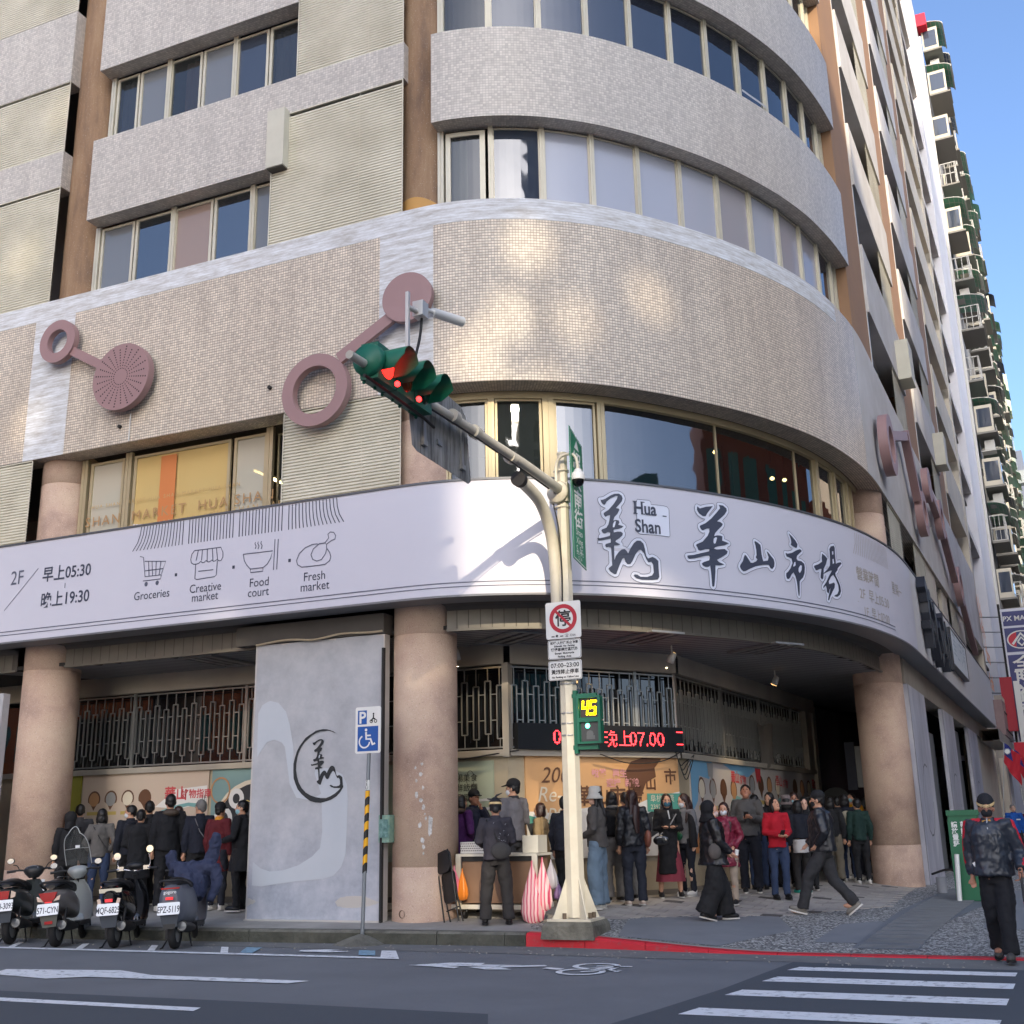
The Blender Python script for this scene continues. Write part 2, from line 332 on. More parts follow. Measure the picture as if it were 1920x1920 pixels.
PLATE={'logo':[(64796,5576),(64831,5576),(64867,5578),(64866,5547),(64877,5511),(64893,5487),(64928,5475),(64954,5463),(64955,5427),(64956,5391),(64956,5355),(64956,5319),(64956,5283),(64940,5256),(64917,5235),(64903,5211),(64900,5175),(64915,5151),(64933,5127),(64960,5103),(64988,5086),(65024,5070),(65060,5073),(65091,5091),(65108,5126),(65120,5156),(65132,5186),(65144,5215),(65156,5243),(65169,5271),(65196,5259),(65227,5239),(65263,5240),(65299,5247),(65323,5271),(65341,5295),(65357,5319),(65372,5348),(65387,5379),(65405,5415),(65423,5439),(65442,5463),(65468,5447),(65480,5415),(65492,5381),(65504,5355),(65519,5331),(65534,5307),(65564,5287),(65600,5291),(65605,5259),(65606,5223),(65603,5187),(65576,5164),(65540,5152),(65504,5146),(65468,5144),(65432,5149),(65408,5165),(65372,5172),(65336,5173),(65309,5163),(65289,5139),(65276,5103),(65288,5075),(65312,5056),(65336,5039),(65372,5023),(65408,5017),(65444,5010),(65480,5011),(65516,5012),(65552,5014),(65588,5015),(65624,5017),(65660,5023),(65696,5028),(65732,5035),(65753,5055),(65769,5079),(65785,5115),(65785,5151),(65783,5187),(65782,5223),(65782,5259),(65782,5295),(65782,5331),(65782,5367),(65768,5399),(65744,5420),(65722,5439),(65696,5450),(65665,5463),(65636,5467),(65600,5453),(65579,5475),(65573,5511),(65568,5547),(65559,5583),(65552,5615),(65542,5643),(65518,5667),(65492,5691),(65468,5704),(65432,5703),(65396,5701),(65360,5681),(65336,5661),(65312,5636),(65292,5607),(65276,5583),(65260,5559),(65239,5537),(65215,5553),(65180,5558),(65182,5595),(65161,5619),(65168,5651),(65191,5674),(65215,5699),(65224,5727),(65229,5763),(65215,5789),(65215,5817),(65239,5842),(65245,5871),(65227,5899),(65191,5914),(65180,5943),(65168,5979),(65144,5995),(65151,6027),(65168,6056),(65184,6087),(65194,6123),(65182,6159),(65191,6186),(65215,6216),(65233,6243),(65246,6279),(65252,6315),(65242,6351),(65227,6382),(65204,6399),(65180,6415),(65144,6423),(65108,6419),(65072,6414),(65039,6399),(65012,6385),(64988,6370),(64964,6353),(64940,6336),(64916,6320),(64879,6307),(64848,6303),(64827,6279),(64828,6243),(64840,6207),(64855,6183),(64874,6159),(64904,6148),(64940,6135),(64916,6117),(64891,6100),(64867,6076),(64864,6039),(64872,6003),(64888,5979),(64915,5955),(64942,5943),(64933,5907),(64916,5873),(64891,5854),(64855,5839),(64831,5816),(64817,5787),(64824,5751),(64840,5727),(64819,5706)],'hua':[(66222,5450),(66240,5426),(66271,5410),(66307,5404),(66343,5412),(66379,5420),(66415,5428),(66451,5437),(66487,5447),(66517,5450),(66487,5427),(66479,5390),(66491,5354),(66510,5330),(66541,5318),(66571,5308),(66601,5306),(66631,5308),(66643,5282),(66645,5246),(66647,5210),(66647,5174),(66647,5138),(66647,5102),(66647,5066),(66654,5030),(66679,5008),(66715,4997),(66751,5016),(66773,5042),(66781,5078),(66789,5114),(66796,5150),(66801,5186),(66807,5222),(66813,5258),(66817,5294),(66821,5330),(66844,5354),(66883,5358),(66919,5365),(66955,5375),(66989,5390),(67003,5426),(66991,5454),(66955,5471),(66920,5486),(66955,5505),(66983,5522),(67015,5540),(67043,5558),(67067,5582),(67085,5618),(67091,5654),(67077,5678),(67051,5694),(67063,5720),(67099,5737),(67123,5758),(67128,5786),(67111,5815),(67075,5829),(67039,5838),(67004,5846),(67008,5882),(66991,5915),(66955,5927),(66919,5935),(66938,5966),(66966,5990),(66991,6011),(67012,6038),(67027,6062),(67033,6098),(67018,6122),(66991,6141),(67015,6168),(67039,6188),(67063,6208),(67083,6230),(67101,6254),(67120,6278),(67135,6302),(67135,6338),(67129,6374),(67111,6395),(67087,6410),(67063,6426),(67027,6441),(66991,6442),(66955,6442),(66919,6437),(66895,6410),(66899,6374),(66895,6341),(66871,6316),(66847,6292),(66823,6268),(66799,6245),(66775,6221),(66751,6198),(66727,6177),(66733,6206),(66754,6230),(66775,6252),(66798,6278),(66821,6302),(66843,6326),(66858,6350),(66852,6386),(66823,6405),(66787,6401),(66751,6393),(66715,6386),(66679,6378),(66643,6369),(66607,6356),(66571,6344),(66538,6350),(66511,6361),(66475,6350),(66459,6314),(66452,6278),(66454,6242),(66470,6218),(66486,6194),(66506,6170),(66535,6155),(66571,6137),(66607,6129),(66643,6128),(66619,6098),(66593,6086),(66559,6068),(66523,6051),(66499,6031),(66487,6004),(66487,5973),(66504,5942),(66520,5918),(66547,5902),(66583,5891),(66619,5904),(66619,5870),(66595,5846),(66571,5822),(66547,5798),(66523,5783),(66487,5766),(66451,5750),(66415,5727),(66393,5702),(66390,5666),(66407,5642),(66421,5618),(66430,5582),(66403,5573),(66367,5563),(66335,5558),(66307,5553),(66271,5546),(66235,5534),(66216,5510),(66217,5474)],'shan':[(67242,5400),(67258,5368),(67282,5340),(67306,5322),(67342,5307),(67378,5312),(67414,5322),(67448,5340),(67474,5352),(67510,5370),(67546,5385),(67578,5400),(67606,5411),(67637,5424),(67666,5431),(67702,5441),(67738,5451),(67769,5460),(67798,5465),(67834,5471),(67870,5477),(67897,5460),(67915,5436),(67942,5424),(67978,5414),(68009,5424),(68034,5448),(68058,5472),(68074,5500),(68082,5532),(68089,5568),(68086,5596),(68080,5628),(68062,5664),(68038,5685),(68014,5705),(67990,5727),(67966,5748),(67942,5769),(67906,5783),(67870,5784),(67846,5762),(67844,5724),(67858,5694),(67869,5664),(67858,5629),(67822,5625),(67813,5664),(67808,5700),(67807,5736),(67806,5772),(67803,5808),(67798,5844),(67784,5868),(67750,5888),(67722,5904),(67690,5916),(67657,5928),(67626,5928),(67600,5904),(67587,5868),(67594,5836),(67602,5808),(67608,5772),(67612,5736),(67612,5700),(67609,5664),(67594,5640),(67588,5604),(67582,5574),(67546,5557),(67515,5580),(67498,5602),(67476,5628),(67454,5652),(67426,5668),(67390,5673),(67366,5655),(67347,5628),(67331,5592),(67318,5559),(67300,5532),(67282,5510),(67260,5484),(67246,5456),(67237,5424)],'shi':[(68265,5347),(68278,5311),(68303,5294),(68339,5294),(68373,5299),(68399,5317),(68423,5340),(68447,5370),(68466,5395),(68494,5371),(68505,5335),(68512,5299),(68515,5263),(68517,5227),(68517,5191),(68517,5155),(68520,5119),(68523,5083),(68543,5052),(68579,5038),(68612,5047),(68629,5071),(68639,5106),(68645,5143),(68650,5179),(68655,5215),(68661,5251),(68666,5287),(68675,5315),(68698,5335),(68723,5352),(68747,5369),(68771,5394),(68786,5419),(68801,5443),(68816,5467),(68827,5503),(68836,5539),(68843,5567),(68847,5599),(68843,5627),(68837,5659),(68819,5690),(68785,5707),(68760,5719),(68732,5731),(68699,5732),(68663,5737),(68687,5761),(68711,5778),(68735,5794),(68759,5809),(68783,5825),(68798,5851),(68795,5881),(68783,5911),(68759,5927),(68723,5933),(68703,5959),(68699,5993),(68678,6019),(68659,6043),(68639,6064),(68615,6081),(68591,6099),(68567,6116),(68543,6132),(68510,6151),(68483,6166),(68447,6171),(68423,6153),(68416,6115),(68432,6079),(68447,6047),(68457,6019),(68455,5983),(68440,5959),(68438,5923),(68459,5899),(68492,5887),(68519,5877),(68495,5851),(68467,5839),(68435,5830),(68399,5821),(68363,5818),(68327,5821),(68298,5803),(68291,5767),(68297,5731),(68315,5695),(68339,5675),(68372,5671),(68411,5665),(68436,5647),(68423,5611),(68408,5587),(68393,5563),(68370,5539),(68345,5515),(68317,5491),(68291,5473),(68267,5447),(68262,5419),(68258,5383)],'chang':[(69027,5618),(69045,5594),(69065,5570),(69088,5546),(69125,5541),(69161,5549),(69197,5564),(69197,5534),(69187,5498),(69185,5463),(69203,5438),(69232,5414),(69269,5401),(69297,5414),(69328,5438),(69344,5462),(69353,5496),(69368,5522),(69397,5534),(69391,5498),(69371,5474),(69353,5452),(69329,5436),(69310,5414),(69283,5390),(69257,5366),(69241,5342),(69227,5306),(69239,5270),(69269,5256),(69305,5268),(69329,5284),(69330,5246),(69341,5215),(69365,5200),(69355,5162),(69341,5127),(69341,5090),(69365,5067),(69401,5057),(69434,5066),(69454,5090),(69469,5114),(69485,5138),(69505,5162),(69525,5186),(69557,5164),(69593,5152),(69629,5152),(69665,5152),(69701,5159),(69727,5174),(69761,5191),(69793,5210),(69812,5234),(69828,5258),(69845,5281),(69857,5318),(69855,5354),(69852,5390),(69845,5425),(69831,5450),(69811,5486),(69797,5513),(69773,5545),(69752,5570),(69732,5594),(69760,5618),(69785,5637),(69808,5666),(69821,5691),(69845,5708),(69868,5726),(69893,5742),(69917,5758),(69940,5774),(69965,5795),(69969,5834),(69950,5858),(69929,5877),(69893,5887),(69857,5878),(69826,5870),(69797,5862),(69780,5894),(69780,5930),(69780,5966),(69785,6001),(69789,6038),(69793,6074),(69778,6110),(69764,6134),(69737,6153),(69701,6149),(69665,6138),(69629,6127),(69595,6110),(69570,6086),(69546,6062),(69531,6026),(69531,5990),(69530,5954),(69527,5918),(69524,5882),(69521,5852),(69497,5881),(69473,5899),(69449,5916),(69417,5930),(69389,5939),(69353,5950),(69317,5947),(69294,5918),(69283,5882),(69273,5846),(69270,5810),(69257,5784),(69221,5765),(69192,5750),(69162,5738),(69127,5726),(69092,5714),(69065,5704),(69041,5683),(69021,5654)],'hs':[(65429,6291),(65448,6316),(65642,6318),(65671,6292),(65669,6257),(65889,6257),(65952,6246),(65982,6203),(65977,6039),(65973,5785),(65959,5766),(65732,5774),(65466,5768),(65431,5782),(65412,5826),(65421,6032),(65419,6112)]}
ICON={'cart':[[(57028,6028),(57104,6005),(57165,5666),(57499,5662),(57581,5884),(57138,5933)],[(57157,5767),(57540,5765)],[(57218,5920),(57249,5667)],[(57292,5912),(57322,5665)],[(57380,5902),(57390,5662)],[(57479,5893),(57458,5663)],[(57127,5596),(57493,5594),(57507,5661)]],'stall':[[(58161,5999),(58690,5995),(58737,5903),(58740,5825),(58708,5774),(58667,5771),(58626,5799),(58592,5779),(58558,5775),(58521,5801),(58488,5779),(58448,5776),(58405,5804),(58371,5778),(58336,5776),(58299,5804),(58266,5776),(58220,5766),(58160,5768),(58111,5797),(58095,5858),(58113,5945),(58161,5999)],[(58239,5996),(58213,5865),(58204,5826)],[(58322,5994),(58315,5814)],[(58420,5994),(58429,5791)],[(58521,5993),(58545,5788)],[(58602,5993),(58637,5797)],[(58201,5768),(58201,5523),(58237,5506),(58586,5516),(58626,5537),(58634,5778)],[(58263,5640),(58562,5635)]],'bowl':[[(59140,5826),(59705,5819),(59672,5701),(59610,5612),(59530,5564),(59289,5568),(59218,5637),(59164,5719),(59140,5826)],[(59289,5568),(59296,5509),(59533,5507),(59530,5564)],[(59368,6000),(59358,5977),(59382,5935),(59367,5889)],[(59424,6002),(59412,5976),(59439,5928),(59421,5879)],[(59485,6002),(59470,5973),(59499,5927),(59482,5875)],[(59741,6006),(59732,5504)],[(59803,6001),(59793,5505)]],'meat':[[(60544,5835),(60441,5836),(60313,5798),(60208,5716),(60160,5608),(60182,5540),(60259,5492),(60495,5487),(60686,5490),(60770,5540),(60789,5603),(60766,5671),(60713,5742)],[(60676,5834),(60570,5834),(60465,5761),(60425,5672),(60460,5593),(60535,5559),(60620,5575),(60692,5661),(60709,5733),(60705,5809),(60676,5834),(60743,5907),(60726,5966),(60768,5998),(60832,5985),(60869,5929),(60856,5875),(60793,5858),(60705,5809)]]}
PRING=[(-9375,2949),(-9415,2976),(-9479,3000),(-9544,3019),(-9616,3025),(-9672,3019),(-9744,3008),(-9799,2977),(-9863,2946),(-9927,2909),(-9974,2857),(-10036,2785),(-10082,2706),(-10111,2620),(-10136,2526),(-10134,2412),(-10125,2305),(-10088,2217),(-10045,2136),(-9978,2068),(-9896,2006),(-9814,1957),(-9718,1932),(-9623,1925),(-9529,1943),(-9435,1967),(-9351,2010),(-9282,2073),(-9237,2137),(-9230,2169),(-9257,2157),(-9306,2106),(-9375,2056),(-9452,2019),(-9530,1992),(-9625,1995),(-9720,2011),(-9817,2043),(-9898,2085),(-9973,2153),(-10032,2242),(-10064,2329),(-10084,2424),(-10083,2524),(-10067,2618),(-10041,2698),(-9995,2777),(-9941,2842),(-9885,2886),(-9814,2937),(-9735,2974),(-9663,2994),(-9607,2994),(-9527,3000),(-9463,2984)]
PLOGO=[(-9796,2831),(-9786,2828),(-9756,2835),(-9703,2864),(-9669,2875),(-9629,2874),(-9601,2856),(-9592,2831),(-9600,2806),(-9626,2777),(-9652,2751),(-9625,2746),(-9619,2733),(-9637,2700),(-9663,2677),(-9672,2646),(-9649,2650),(-9622,2644),(-9616,2625),(-9627,2607),(-9600,2601),(-9577,2592),(-9593,2580),(-9626,2574),(-9660,2571),(-9670,2566),(-9664,2544),(-9632,2551),(-9599,2548),(-9582,2535),(-9585,2517),(-9617,2490),(-9644,2476),(-9647,2464),(-9623,2451),(-9601,2441),(-9622,2434),(-9656,2434),(-9659,2425),(-9655,2363),(-9652,2309),(-9640,2345),(-9614,2377),(-9588,2398),(-9561,2400),(-9544,2387),(-9527,2362),(-9508,2401),(-9476,2448),(-9450,2467),(-9416,2464),(-9389,2439),(-9375,2396),(-9360,2334),(-9343,2313),(-9304,2325),(-9274,2310),(-9250,2288),(-9245,2228),(-9237,2155),(-9250,2135),(-9302,2132),(-9395,2137),(-9441,2150),(-9472,2172),(-9462,2184),(-9435,2180),(-9408,2162),(-9349,2159),(-9303,2169),(-9287,2193),(-9296,2260),(-9313,2284),(-9339,2280),(-9359,2310),(-9381,2359),(-9408,2391),(-9431,2386),(-9460,2350),(-9485,2297),(-9504,2273),(-9531,2274),(-9548,2293),(-9562,2327),(-9579,2318),(-9604,2264),(-9622,2216),(-9632,2192),(-9648,2192),(-9682,2212),(-9705,2237),(-9697,2249),(-9671,2267),(-9676,2334),(-9686,2420),(-9709,2424),(-9731,2420),(-9740,2434),(-9738,2449),(-9690,2460),(-9691,2493),(-9711,2491),(-9778,2481),(-9805,2481),(-9816,2498),(-9813,2506),(-9792,2500),(-9745,2508),(-9699,2518),(-9696,2546),(-9720,2550),(-9746,2539),(-9763,2542),(-9781,2565),(-9775,2575),(-9734,2587),(-9715,2617),(-9705,2672),(-9704,2694),(-9724,2692),(-9748,2682),(-9762,2699),(-9764,2715),(-9719,2741),(-9673,2788),(-9644,2830),(-9636,2855),(-9655,2857),(-9702,2839),(-9742,2810),(-9754,2786),(-9775,2792),(-9793,2815)]
PLHOLE=[(-9665,2637),(-9649,2639),(-9656,2609),(-9664,2587),(-9677,2589),(-9676,2616)]
PSWOOSH=[(-10834,3331),(-10759,3461),(-10619,3520),(-10456,3477),(-10310,3335),(-10233,3132),(-10150,2784),(-10128,2459),(-10051,2216),(-9909,2036),(-9736,2000),(-9624,2060),(-9685,2204),(-9748,2365),(-9731,2444),(-9464,2433),(-9254,2331),(-9176,2187),(-9152,1952),(-9160,1490),(-9171,1186),(-9240,997),(-9375,870),(-9559,825),(-9979,796),(-10359,758),(-10648,719),(-10824,735),(-10822,1077),(-10680,983),(-10512,935),(-10271,950),(-9988,1025),(-9756,1146),(-9619,1267),(-9588,1498),(-9610,1926),(-9830,1971),(-10063,2009),(-10197,2221),(-10259,2545),(-10308,2791),(-10370,2859),(-10512,2907),(-10650,2872),(-10821,2649)]
# ================================================================ soft forms: overlapping pieces fused into one skin
BAKE = []
_tx = {}
def _tex(sz):
    if sz not in _tx:
        t = bpy.data.textures.new('folds', 'CLOUDS'); t.noise_scale = sz; t.noise_depth = 2; _tx[sz] = t
    return _tx[sz]
def fuse(o, vox=.014, smooth=4, fold=None, dec=None):
    """fuse the pieces of a mesh into one continuous surface; fold=(size, depth) adds cloth folds"""
    m = o.modifiers.new('fuse', 'REMESH'); m.mode = 'VOXEL'; m.voxel_size = vox; m.use_smooth_shade = True
    if smooth: s = o.modifiers.new('soften', 'SMOOTH'); s.factor = .5; s.iterations = smooth
    for sz, dp in (fold or []):
        d = o.modifiers.new('fold', 'DISPLACE'); d.texture = _tex(sz); d.texture_coords = 'LOCAL'; d.strength = dp; d.mid_level = .5
    if dec: q = o.modifiers.new('thin', 'DECIMATE'); q.ratio = dec
    BAKE.append(o); return o
def bake_all():
    dg = bpy.context.evaluated_depsgraph_get(); dg.update()
    new = [(o, bpy.data.meshes.new_from_object(o.evaluated_get(dg))) for o in BAKE]
    for o, me in new:
        o.modifiers.clear(); o.data = me
        me.polygons.foreach_set('use_smooth', [True]*len(me.polygons))
    BAKE.clear()
# ================================================================ materials shared
M_asph = mat('asphalt', (74, 78, 84), .85, bump=(90, .5, .01)); _g = NT(M_asph); _tc = _g.n('ShaderNodeTexCoord')
_fine = _g.noise(_tc.outputs['Object'], 160, 3, .8); _big = _g.noise(_tc.outputs['Object'], .7, 6, .65)
_c = _g.ramp(_fine, [(.3, (78, 82, 86)), (.5, (108, 112, 116)), (.74, (150, 152, 154))])
_c = _g.mix(_g.math('MULTIPLY', _g.ramp(_big, [(.35, 0.), (.7, 1.)]), .5), _c, (88, 91, 95)); _g.l(_c, _g.b.inputs['Base Color'])
M_asph2 = mat('new_asphalt', (50, 56, 63), .82, bump=(120, .5, .008)); _g = NT(M_asph2); _tc = _g.n('ShaderNodeTexCoord')
_c = _g.ramp(_g.noise(_tc.outputs['Object'], 190, 3, .8), [(.3, (56, 62, 68)), (.55, (74, 81, 88)), (.8, (104, 109, 114))])
_c = _g.mix(_g.math('MULTIPLY', _g.noise(_tc.outputs['Object'], 1.3, 5), .4), _c, (60, 66, 73)); _g.l(_c, _g.b.inputs['Base Color'])
def worn(name, col, under, amt=.62, sc_=14):
    m = mat(name, col, .6); g = NT(m); tc = g.n('ShaderNodeTexCoord')
    k = g.ramp(g.noise(tc.outputs['Object'], sc_, 9, .74), [(amt-.05, 0.), (amt+.05, 1.)])
    f = g.ramp(g.noise(tc.outputs['Object'], 2.2, 4), [(.35, .25), (.7, 1.)])
    g.l(g.mix(g.math('MULTIPLY', k, f), col, under), g.b.inputs['Base Color']); return m
M_paint = worn('road_paint', (222, 226, 228), (84, 88, 94), .57, 9); M_blue = worn('blue_paint', (128, 168, 190), (92, 98, 104), .52)
M_gut = mat('gutter_concrete', (120, 121, 120), .85, var=(3, (98, 99, 98), .3), bump=(40, .3, .01))
M_conc = mat('pavement_concrete', (160, 157, 150), .85, var=(2.2, (128, 125, 119), .28), bump=(30, .4, .012))
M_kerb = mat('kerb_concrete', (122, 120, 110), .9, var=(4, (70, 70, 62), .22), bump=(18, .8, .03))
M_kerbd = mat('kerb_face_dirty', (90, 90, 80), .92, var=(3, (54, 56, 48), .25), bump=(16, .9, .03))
M_red = worn('red_kerb_paint', (186, 30, 42), (112, 88, 84), .6, 10)
M_grav = mat('washed_gravel', (126, 126, 122), .85); _g = NT(M_grav); _tc = _g.n('ShaderNodeTexCoord')
_vo = _g.n('ShaderNodeTexVoronoi'); _vo.inputs['Scale'].default_value = 42; _g.l(_tc.outputs['Object'], _vo.inputs['Vector'])
_sx = _g.n('ShaderNodeSeparateColor'); _g.l(_vo.outputs['Color'], _sx.inputs[0])
_c = _g.ramp(_sx.outputs[0], [(0, (66, 67, 66)), (.35, (96, 96, 94)), (.62, (134, 134, 130)), (.86, (186, 186, 180))])
_g.l(_c, _g.b.inputs['Base Color']); _g.bump(_vo.outputs['Distance'], .7, -.012)
M_patch = mat('smooth_slab', (128, 131, 133), .8, var=(2, (112, 115, 118), .3), bump=(60, .2, .006))
M_tact = mat('tactile_tile', (112, 117, 121), .7, bump=(50, .3, .01), var=(3, (98, 102, 106), .3))
# ================================================================ road
m = MB(); m.face([(-300, -60, 0), (300, -60, 0), (300, 500, 0), (-300, 500, 0)])
o = m.put('road', M_asph); o['kind'] = 'structure'
def sheet(name, polys, z, mt, kind='structure'):
    m = MB()
    for p in polys: m.face([(x, y, z) for x, y in p] if len(p[0]) == 2 else p)
    o = m.put(name, mt); o['kind'] = kind; return o
sheet('road_resurfacing', [[(-40, 9.3), (-40, 2.5), (-3.4, 2.5), (-3.4, 7.4), (-4.25, 9.28), (-6.6, 9.33), (-9.7, 9.3)]], .004, M_asph2)
sheet('crosswalk_surface', [[(-3.15, 8.9), (-2.95, 9.9), (-2.72, 11.2), (-2.58, 12.4), (-2.45, 13.5), (3.6, 13.3), (4, 2.5), (-3.2, 2.5)]], .004, M_asph2)
sheet('gutter_strip', [[(-60, 13.6), (-12, 13.75), (-6, 13.62), (-4, 13.5), (-2.5, 13.52), (-1.2, 13.3), (4, 13.2), (4, 14.2), (-2, 14.2), (-6, 14.6), (-60, 14.6)]], .0045, M_gut)
def mark(label, polys, mt=M_paint, z=.009):
    m = MB()
    for p in polys: m.face([(x, y, z) for x, y in p])
    o = m.put('road_marking', mt); o['kind'] = 'structure'; return o
mark('', [[(-40, 12.74), (-7.0, 12.74), (-7.52, 13.6), (-7.72, 13.58), (-7.35, 12.9), (-40, 12.9)]])
mark('', [[(-11.1, 10.5), (-12.5, 10.5), (-12.5, 10.33), (-10.9, 10.33), (-10.0, 10.17), (-9.65, 10.41), (-7.07, 10.5), (-6.95, 10.72), (-9.0, 10.72), (-9.7, 11.0), (-11.2, 10.76)]])
mark('', [[(-20, 8.76), (-6.83, 8.7), (-6.89, 8.88), (-20, 8.94)]])
for x in (-13.45, -12.2, -10.95, -9.75):                                   # motorcycle bay ticks
    mark('', [[(x, 12.91), (x+.12, 12.91), (x-.35, 13.55), (x-.47, 13.55)]])
mark('', [[(-9.45, 12.91), (-9.25, 12.91), (-9.55, 13.55), (-9.8, 13.55)], [(-7.72, 13.0), (-7.48, 13.0), (-7.78, 13.52), (-8.02, 13.52)]], M_blue, .013)
mark('', [[(-8.75, 13.22), (-8.3, 13.2), (-8.05, 13.34), (-8.45, 13.42), (-8.25, 13.5), (-8.5, 13.52), (-8.8, 13.36)]], M_paint, .013)
# arrow and bicycle emblem
mark('', [[(-6.6, 12.22), (-6.28, 12.17), (-5.93, 12.06), (-5.93, 12.2), (-6.14, 12.24), (-5.3, 12.42), (-5.3, 12.5), (-5.78, 12.46), (-5.8, 12.6), (-6.2, 12.56)],
          [(-5.85, 12.22), (-5.55, 12.05), (-5.25, 12.1), (-5.45, 12.25), (-4.98, 12.48), (-5.05, 12.58)]])
def ring2d(cx, cy, r0, r1, n=22, a0=0, a1=2*math.pi):
    return [[(cx+r*math.cos(a)*1.0, cy+r*math.sin(a)) for a, r in ((a0+(a1-a0)*i/n, r0), (a0+(a1-a0)*i/n, r1), (a0+(a1-a0)*(i+1)/n, r1), (a0+(a1-a0)*(i+1)/n, r0))] for i in range(n)]
def bar2(a, b, w):
    d = (V(b)-V(a)).normalized(); nn = V((-d.y, d.x))*w/2; a, b = V(a), V(b)
    return [tuple(a-nn), tuple(b-nn), tuple(b+nn), tuple(a+nn)]
mark('', [[(-4.95, 12.25), (-4.72, 12.2), (-4.72, 12.33), (-4.95, 12.38)]])
mark('', ring2d(-4.45, 12.1, .2, .27)+ring2d(-4.45, 12.62, .2, .27)+[bar2((-4.45, 12.1), (-4.2, 12.3), .06), bar2((-4.2, 12.3), (-4.2, 12.62), .06), bar2((-4.2, 12.62), (-4.45, 12.4), .05), bar2((-4.45, 12.4), (-4.2, 12.28), .05), bar2((-4.45, 12.62), (-4.05, 12.66), .06), bar2((-4.2, 12.3), (-4.08, 12.24), .05), bar2((-4.08, 12.16), (-4.08, 12.32), .05)])
for yc, x0, x1 in ((12.88, -2.38, -.18), (12.0, -2.46, -.2), (11.0, -2.6, -.25), (9.85, -2.72, -.3), (8.85, -2.8, -.35), (7.85, -2.9, -.4), (6.85, -3, -.45)):
    h = .15 if yc > 12.5 else .19
    mark('', [[(x0, yc-h), (x1, yc-h), (x1+.02, yc+h), (x0+.08, yc+h)]])
mark('', [[(.15, 13.1), (.15, 2.5), (.55, 2.5), (.55, 13.1)]])
# ================================================================ pavement
KX = [-60, -30, -18]+[-14+.5*i for i in range(37)]+[5, 6, 7]
KY = [0, .15, .3, .5, .8, 1.1, 1.4, 1.7, 2.0, 2.3, 2.7, 3.1, 3.5, 4, 4.5, 5, 5.5, 6, 7, 8, 9, 10, 12, 16, 20, 26, 40, 80, 200]
m = MB(); m.grid([[(x, kerb_y(x)+.15+d, gh(x, kerb_y(x)+.15+d)) for x in KX] for d in KY], True)
pv = m.put('pavement', M_conc); pv['kind'] = 'structure'
def drape(name, poly, dz, mt, n=.35, parent=None, kind='structure'):
    """a sheet laid on the pavement, following its slope"""
    b = bmesh.new(); vs = [b.verts.new((x, y, 0)) for x, y in poly]; b.faces.new(vs)
    x0, x1 = min(p[0] for p in poly), max(p[0] for p in poly); y0, y1 = min(p[1] for p in poly), max(p[1] for p in poly)
    for ax, lo, hi in ((0, x0, x1), (1, y0, y1)):
        k = lo+n
        while k < hi:
            bmesh.ops.bisect_plane(b, geom=b.verts[:]+b.edges[:]+b.faces[:], plane_co=(k, k, 0), plane_no=((1, 0, 0), (0, 1, 0))[ax]); k += n
    for v in b.verts: v.co.z = gh(v.co.x, v.co.y)+dz
    bmesh.ops.recalc_face_normals(b, faces=b.faces)
    if b.faces[:] and b.faces[:][0].normal.z < 0: bmesh.ops.reverse_faces(b, faces=b.faces)
    me = bpy.data.meshes.new(name); b.to_mesh(me); b.free(); me.materials.append(mt)
    o = link(bpy.data.objects.new(name, me)); o.parent = parent
    if kind: o['kind'] = kind
    return o
drape('gravel_paving', [(-6.1, 14.75), (-4.2, 14.5), (-2.6, 14.3), (4, 14.25), (4, 60), (-.6, 60), (-1.9, 22.9), (-2.05, 19.1), (-2.65, 18.4), (-3.4, 17.4), (-4.4, 16.85), (-5.1, 16.4), (-5.75, 15.8), (-6.3, 15.2)], .004, M_grav)
drape('smooth_slab', [(-4.85, 14.62), (-3.5, 14.42), (-2.85, 15.9), (-3.3, 17.3), (-4.38, 16.8), (-5.0, 16.3), (-5.15, 16.0)], .008, M_patch)
drape('smooth_slab', [(-2.45, 15.0), (-1.5, 15.0), (-1.35, 16.3), (-1.15, 16.9), (-1.9, 17.2), (-2.35, 16.7)], .008, M_patch)
drape('smooth_slab', [(1.4, 14.6), (3.5, 14.6), (3.5, 40), (1.6, 40)], .008, M_patch)
drape('smooth_slab', [(-.55, 16.8), (.5, 16.6), (.8, 23.5), (-.3, 23.8)], .008, M_patch)
# tactile paving: bars of each tile are real ridges
tp = drape('tactile_paving', [(-1.95, 14.6), (-1.2, 14.6), (-1.05, 17.2), (-.45, 21.0), (-.55, 23.8), (-1.3, 23.8), (-1.75, 18.6)], .009, M_tact)
m = MB()
for i in range(90):
    y = 14.7+i*.1; t = (y-14.6)/9.2; xa = -1.9+.62*t; xb = -1.22+.62*min(1, t*1.1)
    z = gh(xa, y)+.010; z2 = gh(xb, y)+.010
    if i % 4 == 3: continue
    m.box((xa, y, min(z, z2)-.004), (xb, y+.035, max(z, z2)+.006))
o = m.put('tactile_ridge', M_tact, tp); o['kind'] = 'stuff'
